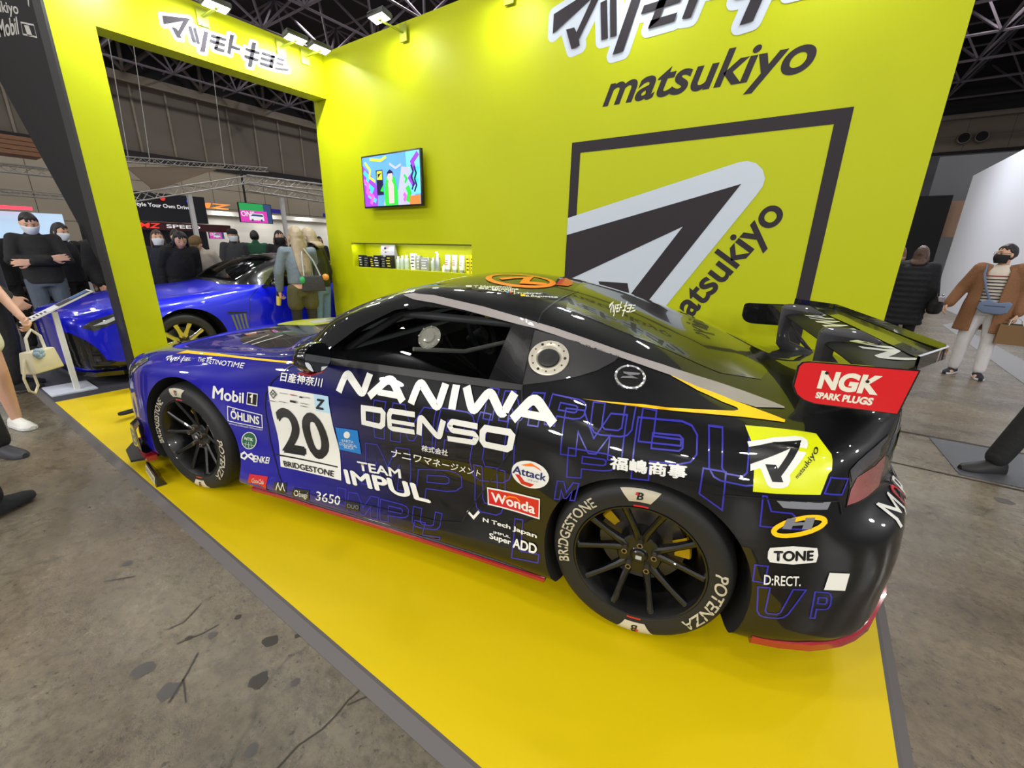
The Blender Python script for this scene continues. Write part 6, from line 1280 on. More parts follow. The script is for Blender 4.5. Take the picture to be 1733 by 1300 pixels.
# ================================================================ people
SKN = [mat('skin_light', (214, 168, 142), .55), mat('skin_warm', (196, 146, 118), .55)]
HRB = mat('hair_black', (26, 23, 23), .42, bump=(55, .8)); HRN = mat('hair_brown', (74, 50, 38), .42, bump=(55, .8)); HRG = mat('hair_ash_blonde', (150, 134, 110), .45, noise=(30, .35), bump=(50, .8))
MSW = mat('mask_white', (218, 224, 234), .7); MSB = mat('mask_black', (22, 22, 24), .7); EYE = mat('eye_dark', (28, 20, 18), .3)
def cloth(n, rgb, ns=(25, .18)): return mat('cloth_'+n, rgb, .85, noise=ns, bump=(9, .9))
CBK, CNV, COL_, CJN, CWH, CBR = cloth('black', (26, 26, 28)), cloth('navy_black', (24, 25, 32)), cloth('olive', (74, 74, 58)), cloth('jeans', (92, 118, 152)), cloth('white', (214, 212, 216), (12, .06)), cloth('camel', (140, 98, 68), (60, .2))
def remesh(b, name, m, parent, vox, sm=4, M=None):
    o = b.build('tmp', m, weld=True)
    if M: o.data.transform(M)
    r = o.modifiers.new('r', 'REMESH'); r.mode = 'VOXEL'; r.voxel_size = vox; r.use_smooth_shade = True
    s = o.modifiers.new('s', 'SMOOTH'); s.iterations = sm; s.factor = .5
    me = evalmesh(o); bpy.data.objects.remove(o); me.polygons.foreach_set('use_smooth', [True]*len(me.polygons))
    return link(name, me, parent)
def chain(b, pts, rs, n=12):
    # a limb: rounded ends, tapering between the joints
    P = []; R = []
    for i in range(len(pts)-1):
        for k in range(4):
            t = k/4; P.append(Vector(pts[i]).lerp(Vector(pts[i+1]), t)); R.append(rs[i]+(rs[i+1]-rs[i])*t)
    P.append(Vector(pts[-1])); R.append(rs[-1]); b.tube(P, R, n)
    for p, r in zip(pts, rs): b.sphere(p, r*.99, n, 8)
def rings(b, secs, n=24, M=None):
    # secs: (centre, rx, ry[, R]) elliptical sections, capped
    rows = []
    for s in secs:
        c, rx, ry = Vector(s[0]), s[1], s[2]; R = s[3] if len(s) > 3 else Matrix.Identity(3)
        rows.append([c+R @ Vector((rx*cos(2*pi*k/n), ry*sin(2*pi*k/n), 0)) for k in range(n)])
    o = len(b.v); b.grid([[tuple(p) for p in r] for r in rows], 0, M, close=True)
    b.f += [tuple(o+k for k in range(n)), tuple(o+(len(rows)-1)*n+k for k in reversed(range(n)))]; b.m += [0, 0]
def headpts(n=28, m=20):
    rows = []
    for j in range(m+1):
        ph = pi*j/m; r = []
        for i in range(n):
            th = 2*pi*i/n; x, y, z = sin(ph)*cos(th), sin(ph)*sin(th), cos(ph)
            w, d = .076, .096
            if z < -.1: k = 1-.32*min(1, (-z-.1)/.9); w *= k; d *= 1-.18*min(1, (-z-.1)/.9)
            px, py, pz = w*x, d*y, .118*z
            if y > 0:
                py += .022*math.exp(-((px/.013)**2))*math.exp(-(((pz+.016)/.020)**2))           # nose
                py -= .008*math.exp(-(((abs(px)-.030)/.016)**2))*math.exp(-(((pz-.010)/.013)**2))   # eye sockets
                py += .006*math.exp(-((px/.022)**2))*math.exp(-(((pz+.055)/.012)**2))             # lips
                py += .008*math.exp(-((px/.022)**2))*math.exp(-(((pz+.092)/.016)**2))             # chin
            elif z < -.2: py *= .8
            r.append((px, py, pz))
        rows.append(r)
    return rows
def hand(b, w, d, n, s, curl=.5, spread=1.0):
    # w wrist, d pointing direction, n palm normal (towards the palm), s +1 or -1 for the thumb's side
    w, d, n = Vector(w), Vector(d).normalized(), Vector(n); n = (n-d*n.dot(d)).normalized(); a = d.cross(n)*s
    for k in range(4): chain(b, [w+a*(.022-.015*k)*.7, w+d*.085+a*(.030-.020*k)], [.017, .014], 8)
    for k in range(4):
        L = (.075, .085, .08, .062)[k]; p = w+d*.085+a*(.030-.020*k); pts = [p]; ang = 0
        for q in range(3):
            ang += curl*(.75, .8, .6)[q]; p = p+(d*cos(ang)+n*sin(ang))*L*(.45, .32, .23)[q]+a*.002*(1.5-k)*spread; pts.append(p)
        chain(b, pts, [.0095, .009, .0082, .007], 8)
    p = w+d*.03+a*.026; q = p+(d*.6+a*.75+n*.2).normalized()*.04; chain(b, [p, q, q+(d*.85+a*.2+n*(.3+curl*.4)).normalized()*.034, q+(d*.85+a*.0+n*(.4+curl*.5)).normalized()*.056], [.014, .011, .0095, .008], 8)
def person(loc, face, label, H=1.7, top=CBK, bottom=CBK, shoe=CBK, hair=HRB, hairstyle='short', mask=None, skin=0, pose=None, coat=False, tophem=.86, puffer=False, lean=0, headyaw=0, headpitch=0, vox=.013, legs=None, extras=None, bare=None, glasses=False, hips=None, fat=1.0, sole=None, group=None, hat=None, curl=.5, sleeve=.96):
    pose = pose or {}; f = Vector((face[0], face[1], 0)).normalized(); rz = math.atan2(-f.x, f.y)
    o = empty('person', loc, rz, label, 'person', group); sc = H/1.7; o.scale = (sc, sc, sc)
    hp = Vector(hips or (0, 0, .92)); RL = Matrix.Rotation(radians(-lean), 3, 'X')
    def up(p): return hp+RL @ (Vector(p)-Vector((0, 0, .92)))
    J = dict(waist=up((0, 0, 1.06)), chest=up((0, 0, 1.28)), neck=up((0, -.01, 1.43)), sr=up((.175, 0, 1.385)), sl=up((-.175, 0, 1.385)), er=up((.225, -.03, 1.11)), el=up((-.225, -.03, 1.11)), wr=up((.235, .06, .87)), wl=up((-.235, .06, .87)))
    for k in ('er', 'el', 'wr', 'wl'):
        if k in pose: J[k] = Vector(pose[k])
    J.update(hr=hp+Vector((.09, 0, -.02)), hl=hp+Vector((-.09, 0, -.02)), kr=Vector((.10, .025, .48)), kl=Vector((-.10, .025, .48)), ar=Vector((.105, -.02, .085)), al=Vector((-.105, -.02, .085)))
    for k, v in (legs or {}).items(): J[k] = Vector(v)
    HM = Matrix.Translation(up((0, .02, 1.565))) @ (RL.to_4x4() if lean < 40 else Matrix.Rotation(radians(-20), 4, 'X')) @ Matrix.Rotation(radians(headyaw), 4, 'Z') @ Matrix.Rotation(radians(-headpitch), 4, 'X')
    b = MB()
    # body: one continuous surface
    R3 = RL
    rings(b, [(hp+Vector((0, 0, -.07)), .13, .10), (hp+Vector((0, 0, .02)), .155, .11, R3), (J['waist'], .125, .09, R3), (up((0, 0, 1.18)), .135, .10, R3), (J['chest'], .15, .105, R3), (up((0, 0, 1.37)), .14, .085, R3), (up((0, -.005, 1.42)), .07, .06, R3)])
    chain(b, [J['neck'], HM @ Vector((0, -.012, -.07))], [.055, .05])
    for s, a, e, w in ((1, 'sr', 'er', 'wr'), (-1, 'sl', 'el', 'wl')):
        chain(b, [up((s*.10, 0, 1.38)), J[a], J[e], J[w]], [.05, .05, .038, .027])
        d = (J[w]-J[e]).normalized(); hd = Vector(pose.get('d'+w[1], d)); n = Vector(pose.get('n'+w[1], (-s, 0, 0))); hand(b, J[w]+d*.01, hd, n, pose.get('t'+w[1], s if n.x*s < 0 else -s), pose.get('c'+w[1], curl))
    for h, k, a in (('hr', 'kr', 'ar'), ('hl', 'kl', 'al')):
        calf = J[k].lerp(J[a], .35)+Vector((0, -.012, 0)); chain(b, [J[h], J[k], calf, J[a]], [.085, .054, .055, .036])
        chain(b, [J[a]+Vector((0, -.03, -.045)), J[a]+Vector((0, .12, -.06))], [.035, .028])
    b.grid(headpts(), 0, HM, close=True)
    for s in (-1, 1): b.sphere((s*.077, -.005, -.005), (.010, .018, .032), 10, 8, 0, HM)
    remesh(b, 'body', SKN[skin], o, vox*.62, 3)
    # face details
    b = MB()
    for s in (-1, 1): b.sphere((s*.030, .0855, .010), (.011, .006, .0055), 10, 6, 0, HM)
    b.build('eyes', EYE, o, smooth=60)
    b = MB()
    for s in (-1, 1): b.tube([HM @ Vector((s*x, y, z)) for x, y, z in ((.014, .094, .030), (.030, .092, .035), (.046, .080, .030))], [.002, .0032, .0018], 6)
    b.build('eyebrows', hair, o, smooth=60)
    if not mask:
        b = MB(); b.tube([HM @ Vector((x, y, z)) for x, y, z in ((-.020, .084, -.054), (0, .093, -.053), (.020, .084, -.054))], [.003, .005, .003], 6); b.build('lips', mat('lips', (168, 96, 88), .5), o, smooth=60)
    else:
        b = MB(); rows = []
        for j in range(9):
            z = .004-.108*j/8; row = []
            for i in range(15):
                a = radians(8+164*i/14); k = 1-.30*max(0, (-z-.02)/.1); bulge = .016*sin(pi*min(1, max(0, (j+.5)/8)))*math.exp(-((i-7)/4.2)**2)
                row.append((.083*k*cos(a), (.100*(1-.12*max(0, (-z-.02)/.1))*sin(a)+bulge+(.004 if i in range(5, 10) else 0)), z-.012*abs(i-7)/7*(1 if j < 1 else .2)))
            rows.append(row)
        b.grid(rows, 0, HM); mo = b.build('face_mask', mask, o, smooth=60); sd = mo.modifiers.new('s', 'SOLIDIFY'); sd.thickness = .003
        me = evalmesh(mo); mo.modifiers.clear(); mo.data = me
    if glasses:
        b = MB()
        for s in (-1, 1): b.tube([HM @ Vector((s*.032+.024*cos(a), .106-.012*abs(cos(a))*(1 if cos(a)*s > 0 else 0), .010+.018*sin(a))) for a in [2*pi*k/14 for k in range(15)]], .0018, 5); b.tube([HM @ Vector(p) for p in ((s*.056, .096, .012), (s*.080, .02, .012), (s*.080, -.01, .005))], .0018, 5)
        b.tube([HM @ Vector((-.009, .108, .012)), HM @ Vector((.009, .108, .012))], .0018, 5); b.build('glasses', mat('glasses_frame', (60, 40, 40), .3), o)
    # hair
    b = MB(); hr = headpts(28, 20); keep = []
    for r in hr:
        row = []
        for x, y, z in r:
            k = 1.0
            fr = y > .028 and z < .058+.014*sin(170*x+1)+.008*sin(390*x) ; low = z < (-.055 if hairstyle == 'short' else -.10) ; side = y > .012 and z < .02
            if fr or low or (side and hairstyle != 'bob'): k = .90
            else: k = 1.115+.022*sin(75*x+20*z)*cos(60*y)
            row.append((x*k, y*k-.002, z*k+(.004 if k > 1 else 0)))
        keep.append(row)
    b.grid(keep, 0, HM, close=True)
    if hairstyle in ('long', 'bob'):
        zl = -.50 if hairstyle == 'long' else -.15
        secs = [((0, -.03, .02), .085, .07), ((0, -.045, -.08), .092, .065), ((0, -.075, zl*.42), .098, .05), ((0, -.115, zl*.66), .095, .045), ((0, -.135, zl*.85), .085, .04), ((0, -.14, zl), .05, .022)]
        rings(b, secs, 20, HM)
        for s in (-1, 1): chain(b, [HM @ Vector((s*.075, .02, .03)), HM @ Vector((s*.086, .022, -.06)), HM @ Vector((s*.088, .0, zl*.75))], [.012, .015, .010], 10)
    remesh(b, 'hair', hair, o, .007, 2)
    if hat:
        b = MB(); rows = [[(1.15*.078*cos(a)*k, 1.15*.098*sin(a)*k-.004, z) for a in [2*pi*i/24 for i in range(24)]] for k, z in ((1, .035), (1.02, .07), (.92, .105), (.6, .13), (0.01, .137))]
        b.grid(rows, 0, HM, close=True); b.prism([(.062*cos(a), .085+.075*sin(a)) for a in [pi*i/10 for i in range(11)]], lambda x, y: tuple(HM @ Vector((x, y, .036))), lambda x, y: tuple(HM @ Vector((x, y, .043)))); b.build('cap', hat, o, smooth=50)
    # clothes
    b = MB(); th = tophem; F = fat
    if coat:
        n = 40; rows = []
        for z, rx, ry, g in ((1.425, .10, .085, .75), (1.39, .17, .12, .6), (1.28, .205, .15, .5), (1.1, .215, .155, .42), (.95, .24, .165, .36), (th+.1, .262, .175, .34), (th, .27, .18, .34)):
            c = up((0, 0, z)); ou = [tuple(c+Vector((rx*cos(a), ry*sin(a), 0))) for a in [pi/2+g+(2*pi-2*g)*k/n for k in range(n+1)]]; inn = [tuple(c+Vector(((rx-.022)*cos(a), (ry-.022)*sin(a), 0))) for a in [pi/2+g+(2*pi-2*g)*k/n for k in reversed(range(n+1))]]
            rows.append(ou+inn)
        q = len(b.v); b.grid(rows, 0, close=True); k = len(rows[0])
        for e in (0, len(rows)-1): b.f += [tuple([q+e*k+i, q+e*k+i+1, q+e*k+k-2-i, q+e*k+k-1-i]) for i in range(n)]; b.m += [0]*n
        sv = [.078, .072, .066]
    else:
        secs = []
        zs = [th+(1.42-th)*i/(22 if puffer else 8) for i in range(23 if puffer else 9)]
        for i, z in enumerate(zs):
            t = (z-th)/(1.42-th); rx = (.175+.01*(1-t) if z < 1.3 else .175-.06*((z-1.3)/.12)**2)*F; ry = (.135 if z < 1.25 else .135-.045*(z-1.25)/.17)*F
            if puffer: k = .018 if i % 2 else 0; rx += k+.035; ry += k+.04
            secs.append((up((0, 0, z)) if z > .9 else Vector((hp.x, hp.y-(.92-z)*0, hp.z-.92+z)), rx, ry, R3 if z > .95 else Matrix.Identity(3)))
        rings(b, secs); sv = [.07, .062, .052] if not puffer else [.095, .085, .07]
    for s, a, e, w in ((1, 'sr', 'er', 'wr'), (-1, 'sl', 'el', 'wl')):
        chain(b, [up((s*.09, 0, 1.375)), J[a], J[e], J[e].lerp(J[w], .96)] if sleeve > .5 else [up((s*.09, 0, 1.375)), J[a], J[a].lerp(J[e], .5)], [sv[0]*.9, sv[0]*F, sv[1], sv[2]*.92])
    chain(b, [up((0, -.012, 1.39)), up((0, -.015, 1.45))], [.085, .068] if not coat else [.05, .05])
    if bare != 'top': remesh(b, 'jacket' if not coat else 'coat', top, o, vox, 4)
    b = MB(); tz = .085 if bare != 'legs' else .60
    rings(b, [(hp+Vector((0, 0, -.10)), .15*F, .12*F), (hp+Vector((0, 0, .0)), .165*F, .125*F, R3), (hp+RL @ Vector((0, 0, .12)), .14*F, .108*F, R3)])
    for h, k, a in (('hr', 'kr', 'ar'), ('hl', 'kl', 'al')):
        if bare == 'legs': chain(b, [J[h], J[h].lerp(J[k], .42)], [.10, .105])
        else: chain(b, [J[h], J[k], J[k].lerp(J[a], .93)], [.10*F, .075, .066])
    remesh(b, 'shorts' if bare == 'legs' else 'trousers', bottom, o, vox, 4)
    for h, k, a in (('kr', 'kr', 'ar'), ('kl', 'kl', 'al')):
        p = J[a]; fd = Vector(pose.get('foot'+a[1], (0, 1, 0))).normalized(); sd = Vector((fd.y, -fd.x, 0)); b = MB(); rows = []
        for t, wd, hh in ((-.085, .022, .055), (-.07, .036, .085), (-.02, .040, .095), (.05, .045, .075), (.11, .050, .055), (.165, .042, .042), (.195, .018, .03)):
            c = p+fd*t; c.z = p.z-.085; pts = [(-1, 0), (-1.04, .25), (-.85, .7), (-.35, 1), (.35, 1), (.85, .7), (1.04, .25), (1, 0)]
            rows.append([tuple(c+sd*u*wd+Vector((0, 0, .004+v*hh))) for u, v in pts])
        b.grid(rows, 0, close=True); q = len(rows)-1; b.f += [tuple(range(8)), tuple(q*8+i for i in reversed(range(8)))]; b.m += [0, 0]
        sh = b.build('shoe', shoe, o, smooth=50)
        if sole:
            b = MB(); b.grid([[tuple(Vector(r[0])+Vector((0, 0, 0))-(Vector(r[7])-Vector(r[0])).normalized()*.004), tuple(Vector(r[7])+(Vector(r[7])-Vector(r[0])).normalized()*.004), tuple(Vector(r[7])+(Vector(r[7])-Vector(r[0])).normalized()*.004+Vector((0, 0, .022))), tuple(Vector(r[0])-(Vector(r[7])-Vector(r[0])).normalized()*.004+Vector((0, 0, .022)))] for r in rows], 0, close=True); b.build('sole', sole, sh)
    if extras: extras(o, J, up, HM)
    return o, J
WH2 = mat('sole_white', (224, 224, 224), .6); CTEE = cloth('cream', (222, 212, 200), (12, .05))
# ---- the man in the camel coat
def man_extras(o, J, up, HM):
    b = MB(); rings(b, [((0, .0, .90), .14, .115), ((0, 0, 1.0), .15, .118), ((0, .005, 1.2), .155, .125), ((0, .005, 1.36), .145, .105), ((0, 0, 1.44), .075, .07)]); t = remesh(b, 'striped_shirt', CTEE, o, .012, 3)
    m = t.data; m.materials.append(cloth('stripe_navy', (40, 36, 52))); m.materials.append(cloth('stripe_red', (140, 40, 52)))
    for k in range(9):
        z = 1.30-.040*k
        b = MB(); b.grid([[((.158 if z < 1.28 else .150)*cos(a), .006+(.130 if z < 1.28 else .118)*sin(a), z+dz) for a in [radians(25+130*i/20) for i in range(21)]] for dz in (0, .013)]); b.build('stripe', m.materials[2 if k == 0 else 1], o, smooth=60)
    b = MB(); b.tube([(0.0, .145, 1.02), (.06, .165, 1.15), (.12, .14, 1.33), (.125, .05, 1.43), (.08, -.10, 1.38), (-.05, -.16, 1.2), (-.20, -.05, 1.0), (-.19, .10, .97)], .012, 6)
    b.build('bag_strap', mat('bag_slate', (108, 124, 156), .7), o, smooth=50)
MAN = Vector((7.21, 4.25, 0)); mf = Vector((-.30, -.95, 0)).normalized()
mo, MJ = person(MAN, mf, 'person in camel coat, striped shirt and white trousers holding a paper bag', 1.66, CBR, CWH, cloth('shoe_navy', (36, 36, 50)), HRB, 'short', MSB, 0, dict(er=(.29, -.01, 1.14), wr=(.36, .07, .93), el=(-.26, -.03, 1.12), wl=(-.27, .05, .87), footr=(.25, 1, 0), footl=(-.3, 1, 0)), True, .60, headyaw=-48, headpitch=-2, vox=.011, glasses=True, sole=WH2, fat=1.12, extras=man_extras, legs=dict(kr=(.115, .03, .48), ar=(.13, -.01, .085), kl=(-.11, .04, .48), al=(-.12, .05, .085)), curl=.7)
def at_person(o, p):
    return Vector(o.location)+Matrix.Rotation(o.rotation_euler.z, 3, 'Z') @ (Vector(p)*o.scale.x)
cb = empty('crossbody_bag', at_person(mo, (-.06, .215, .95)), mo.rotation_euler.z, 'slate blue crossbody bag on the front of the camel coat', 'bag')
b = MB(); b.prism([(-.15, .03), (-.13, -.07), (-.08, -.10), (.08, -.09), (.14, -.04), (.12, .04), (.06, .075), (-.03, .035), (-.12, .06)], lambda a, c: (a, -.035, c), lambda a, c: (a, .035, c)); bevel(b.build('pouch', mat('bag_slate'), cb), .014, 3)
b = MB().box((-.10, .036, -.005), (.08, .0375, .004)); b.build('zip', mat('zip_dark', (60, 66, 84), .5), cb)
pb = empty('paper_bag', at_person(mo, (-.29, .11, .49)), mo.rotation_euler.z+.2, 'brown paper carrier bag held by the person in the camel coat', 'bag')
b = MB(); b.box((-.13, -.06, 0), (.13, .06, .24)); b.build('bag_body', mat('kraft_paper', (128, 98, 66), .8), pb)
b = MB()
for yy in (-.06, .06): b.tube([(-.06, yy, .235), (-.05, yy*.5, .29), (0, 0, .325), (.05, yy*.5, .29), (.06, yy, .235)], .005, 6)
b.build('handle', mat('cord_white', (215, 210, 205), .7), pb)
b = MB(); b.box((-.11, -.04, .2), (.10, .045, .25)); b.build('contents', mat('leaf_dark', (40, 50, 38), .8), pb)
# ---- woman in the black quilted coat
wo, WJ = person(Vector((6.52, 4.85, 0)), (.25, .97), 'person in long black quilted coat seen from behind beside the yellow wall', 1.64, cloth('quilt_black', (26, 27, 34)), CBK, CBK, HRN, 'bob', None, 1, None, False, .55, True, fat=1.0, vox=.013)
hb = empty('shoulder_bag', at_person(wo, (.31, .05, .74)), wo.rotation_euler.z, 'black shoulder bag at the side of the quilted coat', 'bag')
b = MB(); rings(b, [((0, 0, 0), .06, .15), ((0, 0, .04), .085, .19), ((0, 0, .14), .085, .18), ((0, 0, .22), .05, .13), ((0, 0, .24), .02, .1)]); remesh(b, 'bag_body', CBK, hb, .012, 3)
b = MB(); b.tube([(0, -.12, .22), (-.03, -.1, .4), (-.12, -.04, .60), (-.12, .05, .60), (-.03, .1, .4), (0, .12, .22)], .010, 6); b.build('strap', CBK, hb, smooth=50)
b = MB().lathe([(0, .20), (.035, .20), (.038, .26), (.03, .265), (0, .265)], 16, 0, Matrix.Translation((.05, -.10, -.02))); b.build('bottle_cap', mat('cap_lilac', (200, 190, 214), .5), hb, smooth=40)
b = MB()
for k in range(3): b.sphere((.06+.01*k, -.13+.02*k, .27-.03*k), .016, 8, 6)
b.build('charm', mat('charm_silver', (190, 190, 195), .3, metal=.8), hb, smooth=60)
person(Vector((6.55, 7.2, 0)), (.1, .99), 'person with brown hair walking away, mostly hidden by the yellow wall', 1.68, cloth('dark_grey', (44, 42, 44)), CBK, CBK, mat('hair_chestnut', (104, 68, 46), .5), 'bob', None, 1, vox=.018)
# ---- the leg entering from the right
person(Vector((7.08, .70, 0)), (-.90, -.44), 'person in black trousers and black shoes stepping in at the right edge', 1.74, CBK, CBK, mat('shoe_black', (24, 24, 25), .6), HRB, vox=.013, legs=dict(kr=(.10, .27, .50), ar=(.10, .42, .085), kl=(-.10, -.02, .48), al=(-.10, -.30, .10)), hips=(0, 0, .90))
# ---- left edge: the woman with the white handbag, the clog, the wide trousers
def wshorts(o, J, up, HM):
    b = MB(); b.tube([J['wr']+Vector((.03*cos(a), .03*sin(a), .01)) for a in [2*pi*k/14 for k in range(15)]], .003, 5); b.build('bracelet', mat('bracelet_pearl', (226, 214, 196), .3), o)
ws_, WSJ = person(Vector((.22, -3.40, 0)), (.93, .37), 'person in white shorts and white sneakers at the left edge of the picture', 1.63, cloth('white_top', (222, 222, 206)), cloth('shorts_white', (226, 226, 200), (12, .05)), mat('sneaker_white', (226, 226, 220), .6), HRN, 'long', None, 0, dict(el=(-.25, .06, 1.12), wl=(-.24, .25, .93), footl=(.1, 1, 0), footr=(-.05, 1, 0), cl=1.0), bare='legs', sleeve=.3, extras=wshorts, sole=WH2, vox=.012, legs=dict(kl=(-.10, .06, .48), al=(-.11, .05, .085), kr=(.11, .0, .48), ar=(.12, -.08, .085)))
hp_ = at_person(ws_, (-.24, .31, .84))
wb = empty('white_handbag', hp_+Vector((0, 0, -.34)), ws_.rotation_euler.z+.35, 'small white handbag with a chain held at the left edge', 'bag')
b = MB(); b.prism([(-.13, 0), (.13, 0), (.11, .17), (-.11, .17)], lambda a, c: (a, -.055+.1*c, c), lambda a, c: (a, .055-.1*c, c)); bevel(b.build('bag_body', mat('leather_cream', (216, 206, 176), .5), wb), .012, 3)
b = MB(); b.tube([(-.07, 0, .17), (-.06, 0, .27), (0, 0, .33), (.06, 0, .27), (.07, 0, .17)], .010, 8); b.build('handle', mat('handle_white', (226, 222, 210), .5), wb, smooth=50)
b = MB(); b.tube([(.12, .0, .12), (.17, .0, -.02), (.16, .0, -.12), (.12, .0, -.15), (.08, .0, -.10), (.085, .0, .02)], .009, 6); b.build('chain', mat('chain_pearl', (222, 212, 180), .35), wb, smooth=50)
b = MB()
for k in range(5): b.sphere((.05+.022*cos(k*1.25), .05, .15+.022*sin(k*1.25)), .022, 10, 8)
b.build('scarf_charm', mat('scarf_blue', (150, 176, 196), .6, noise=(40, .5)), wb, smooth=60)
person(Vector((.74, -3.62, 0)), (.90, .43), 'person in dark trousers and grey foam clogs at the left edge', 1.72, CBK, CBK, mat('clog_grey', (56, 56, 62), .6), HRB, vox=.013, legs=dict(kl=(-.10, .12, .48), al=(-.11, .17, .085)))
person(Vector((1.76, -3.80, 0)), (-.55, .83), 'person in black frayed wide trousers at the bottom left edge', 1.75, CBK, cloth('frayed_black', (22, 22, 24), (40, .5)), CBK, HRB, vox=.013, fat=1.1, legs=dict(kr=(.17, .05, .48), ar=(.20, .10, .10)))
# ---- the two women by the blue car
def tights(o, J, up, HM):
    b = MB()
    for h, k, a in (('hr', 'kr', 'ar'), ('hl', 'kl', 'al')): chain(b, [J[h].lerp(J[k], .2), J[k], J[k].lerp(J[a], .35)+Vector((0, -.012, 0)), J[a]], [.082, .058, .059, .040])
    remesh(b, 'tights', cloth('tights_black', (38, 36, 34)), o, .012, 3)
bl, BJ = person(Vector((-.08, -.57, HP)), (-.97, .24), 'person with long ash blonde hair, grey jacket and olive shorts by the blue coupe', 1.66, cloth('grey_blue', (104, 116, 126)), cloth('olive_shorts', (74, 72, 40)), CBK, HRG, 'long', None, 0, dict(el=(-.25, .02, 1.12), wl=(-.24, .12, .90), er=(.22, .12, 1.16), wr=(.10, .36, 1.20), cl=1.0), tophem=.98, fat=.88, bare='legs', extras=tights, vox=.012, headyaw=15)
tb = empty('tumbler', at_person(bl, (-.24, .215, .80)), 0, 'yellow and black drinks tumbler in the hand of the person with blonde hair', 'cup'); tb.rotation_euler = (0, radians(18), 0)
b = MB().lathe([(0, -.11), (.028, -.11), (.034, .06), (0.03, .06)], 20); b.build('cup_body', mat('tumbler_yellow', (226, 210, 90), .4), tb, smooth=40)
b = MB().lathe([(.035, .02), (.036, .10), (.030, .115), (0, .115)], 20); b.build('lid', mat('tumbler_black', (26, 26, 24), .4), tb, smooth=40)
sb = empty('shoulder_bag', at_person(bl, (.08, -.22, .98)), bl.rotation_euler.z, 'dark grey shoulder bag with orange charm on the back of the grey jacket', 'bag')
b = MB(); b.prism([(-.14, -.08), (.14, -.08), (.11, .11), (-.11, .11)], lambda a, c: (a, -.05, c), lambda a, c: (a, .03, c)); bevel(b.build('bag_body', cloth('bag_charcoal', (50, 50, 52)), sb), .015, 3)
b = MB(); b.tube([(-.10, 0, .10), (-.08, .06, .28), (-.05, .14, .42)], .010, 6); b.tube([(.10, 0, .10), (.05, .05, .28), (-.03, .12, .43)], .010, 6); b.build('strap', mat('chain_silver', (170, 172, 170), .3, metal=.6), sb, smooth=50)
b = MB().sphere((.15, -.03, .09), .042, 14, 10); b.build('charm', mat('charm_orange', (206, 136, 54), .7), sb, smooth=60); b = MB().sphere((-.13, -.03, .06), (.035, .03, .045), 12, 8); b.build('ribbon', mat('ribbon_green', (40, 150, 80), .6), sb, smooth=60)
person(Vector((-.17, -.27, HP)), (-.9, -.42), 'person in black leather jacket and blue jeans behind the blonde hair, at the wall end', 1.66, mat('leather_black', (22, 22, 24), .35, bump=(30, .3)), CJN, CBK, HRG, 'bob', None, 0, vox=.013, lean=5, headpitch=4, tophem=.92)
# ---- the crowd beyond the blue car
CR = 'crowd beyond the blue coupe'
XA = dict(er=(.24, .10, 1.14), wr=(-.08, .20, 1.16), el=(-.24, .10, 1.13), wl=(.08, .21, 1.12), dr=(-1, .1, .1), dl=(1, .1, -.05), nr=(0, -1, 0), nl=(0, -1, 0), cr=.25, cl=.25)
person(Vector((-2.85, -2.42, HP)), (.96, -.10), 'person with folded arms and pale mask looking down at the blue hood', 1.76, CBK, cloth('grey_jeans', (78, 88, 102)), CBK, HRB, 'short', MSW, 0, XA, headpitch=28, vox=.012)
person(Vector((-3.2, -2.78, 0)), (.95, .2), 'person in black with a black mask at the far left behind the folded arms', 1.72, CBK, CBK, CBK, HRB, 'short', MSB, 0, vox=.015)
person(Vector((-3.7, -2.02, 0)), (.85, .5), 'person with dark hair and pale mask just right of the folded arms', 1.70, CNV, CBK, CBK, HRB, 'bob', MSW, 0, headpitch=12, vox=.016)
person(Vector((-3.3, -1.70, 0)), (.8, .6), 'person in a black quilted jacket against the black booth pillar', 1.70, CBK, CBK, CBK, HRB, 'bob', None, 1, puffer=True, vox=.016)
person(Vector((-1.05, -3.10, HP)), (.2, .98), 'person in grey green jacket cut off by the left edge', 1.74, cloth('grey_green', (66, 68, 60)), CBK, CBK, HRB, 'short', None, 0, dict(wr=(.24, .14, .90)), vox=.014)
person(Vector((-3.05, -1.08, 0)), (.97, -.15), 'person with brown hair, white mask and white striped jacket behind the windscreen', 1.64, cloth('navy_jacket', (34, 38, 52)), CBK, CBK, HRN, 'long', MSW, 0, vox=.014)
person(Vector((-2.62, -1.02, HP)), (.97, -.1), 'person with black hair bending over the far side of the blue hood', 1.70, CBK, CBK, CBK, HRB, 'bob', None, 0, lean=32, headpitch=-8, vox=.013, group=None)
person(Vector((-4.4, .58, 0)), (.97, -.1), 'person in a black cap and white mask above the blue roof', 1.74, cloth('black_white', (54, 56, 60)), CBK, CBK, HRB, 'short', MSW, 0, hat=CBK, vox=.016)
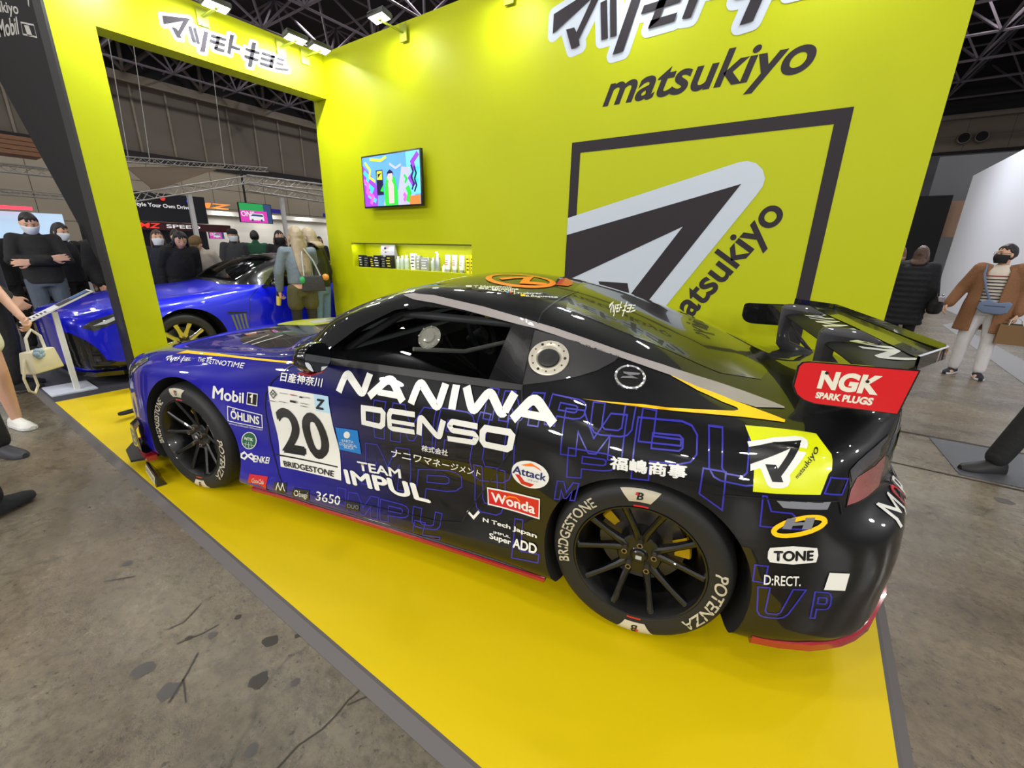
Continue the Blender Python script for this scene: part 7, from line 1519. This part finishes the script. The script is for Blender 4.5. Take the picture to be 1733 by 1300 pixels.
person(Vector((-3.6, -.25, 0)), (.6, -.5), 'person in brown cap and beige jacket bending down beyond the windscreen', 1.66, cloth('beige', (196, 186, 170)), CBK, CBK, HRN, 'short', None, 0, lean=30, hat=cloth('brown_cap', (108, 84, 50)), vox=.016)
person(Vector((-4.7, 1.15, 0)), (-.9, .3), 'person in a green jacket turned away beyond the blue roof', 1.74, cloth('green', (30, 82, 58)), CBK, CBK, HRB, 'short', None, 1, vox=.018)
person(Vector((-3.15, .85, 0)), (.95, -.3), 'person with long dark hair and black mask left of the blonde hair', 1.72, CBK, CBK, CBK, HRB, 'long', MSB, 0, vox=.015)
person(Vector((-4.9, 1.75, 0)), (-.7, -.5), 'person in a mustard brown jacket beyond the blue roof', 1.64, cloth('mustard', (132, 100, 46)), CBK, CBK, HRN, 'bob', None, 0, vox=.018)
person(Vector((-5.05, -.05, 0)), (-.8, .2), 'person in teal rucksack straps and dark coat left of the green jacket', 1.66, cloth('teal', (40, 104, 112)), CBK, CBK, HRB, 'bob', None, 1, vox=.018)
for k, (x, y, fx, fy, h, tp, lb) in enumerate(((-5.9, -1.2, .9, .2, 1.7, CNV, 'person in dark coat in the back of the crowd, left side of the opening'), (-6.2, .3, .9, .1, 1.66, cloth('grey', (80, 80, 84)), 'person in grey coat in the back of the crowd, under the red lettering'), (-6.6, 1.6, -.9, .1, 1.72, CBK, 'person in black coat in the back of the crowd, below the small screen'), (-6.8, 2.9, .9, -.2, 1.68, cloth('brown_coat', (72, 56, 46)), 'person in brown coat in the back of the crowd, below the hanging screen'), (-4.2, -.45, .9, .1, 1.68, CBK, 'person in black behind the beige jacket, turned to the blue coupe'), (-5.2, .95, .9, 0, 1.66, cloth('maroon', (84, 40, 44)), 'person in maroon coat in the crowd behind the green jacket'), (-4.0, 1.35, .9, -.2, 1.6, CNV, 'person in dark coat between the green jacket and the dark long hair'), (-6.4, 3.7, .9, -.2, 1.7, CNV, 'person in navy coat in the back of the crowd, near the right column'), (-5.6, 2.9, -.8, .3, 1.7, CBK, 'person in black coat behind the dark long hair, back turned'))):
    person(Vector((x, y, 0)), (fx, fy), lb, h, tp, CBK, CBK, HRB, ('short', 'bob')[k % 2], (MSW, None)[k % 2], k % 2, vox=.022, group=CR)
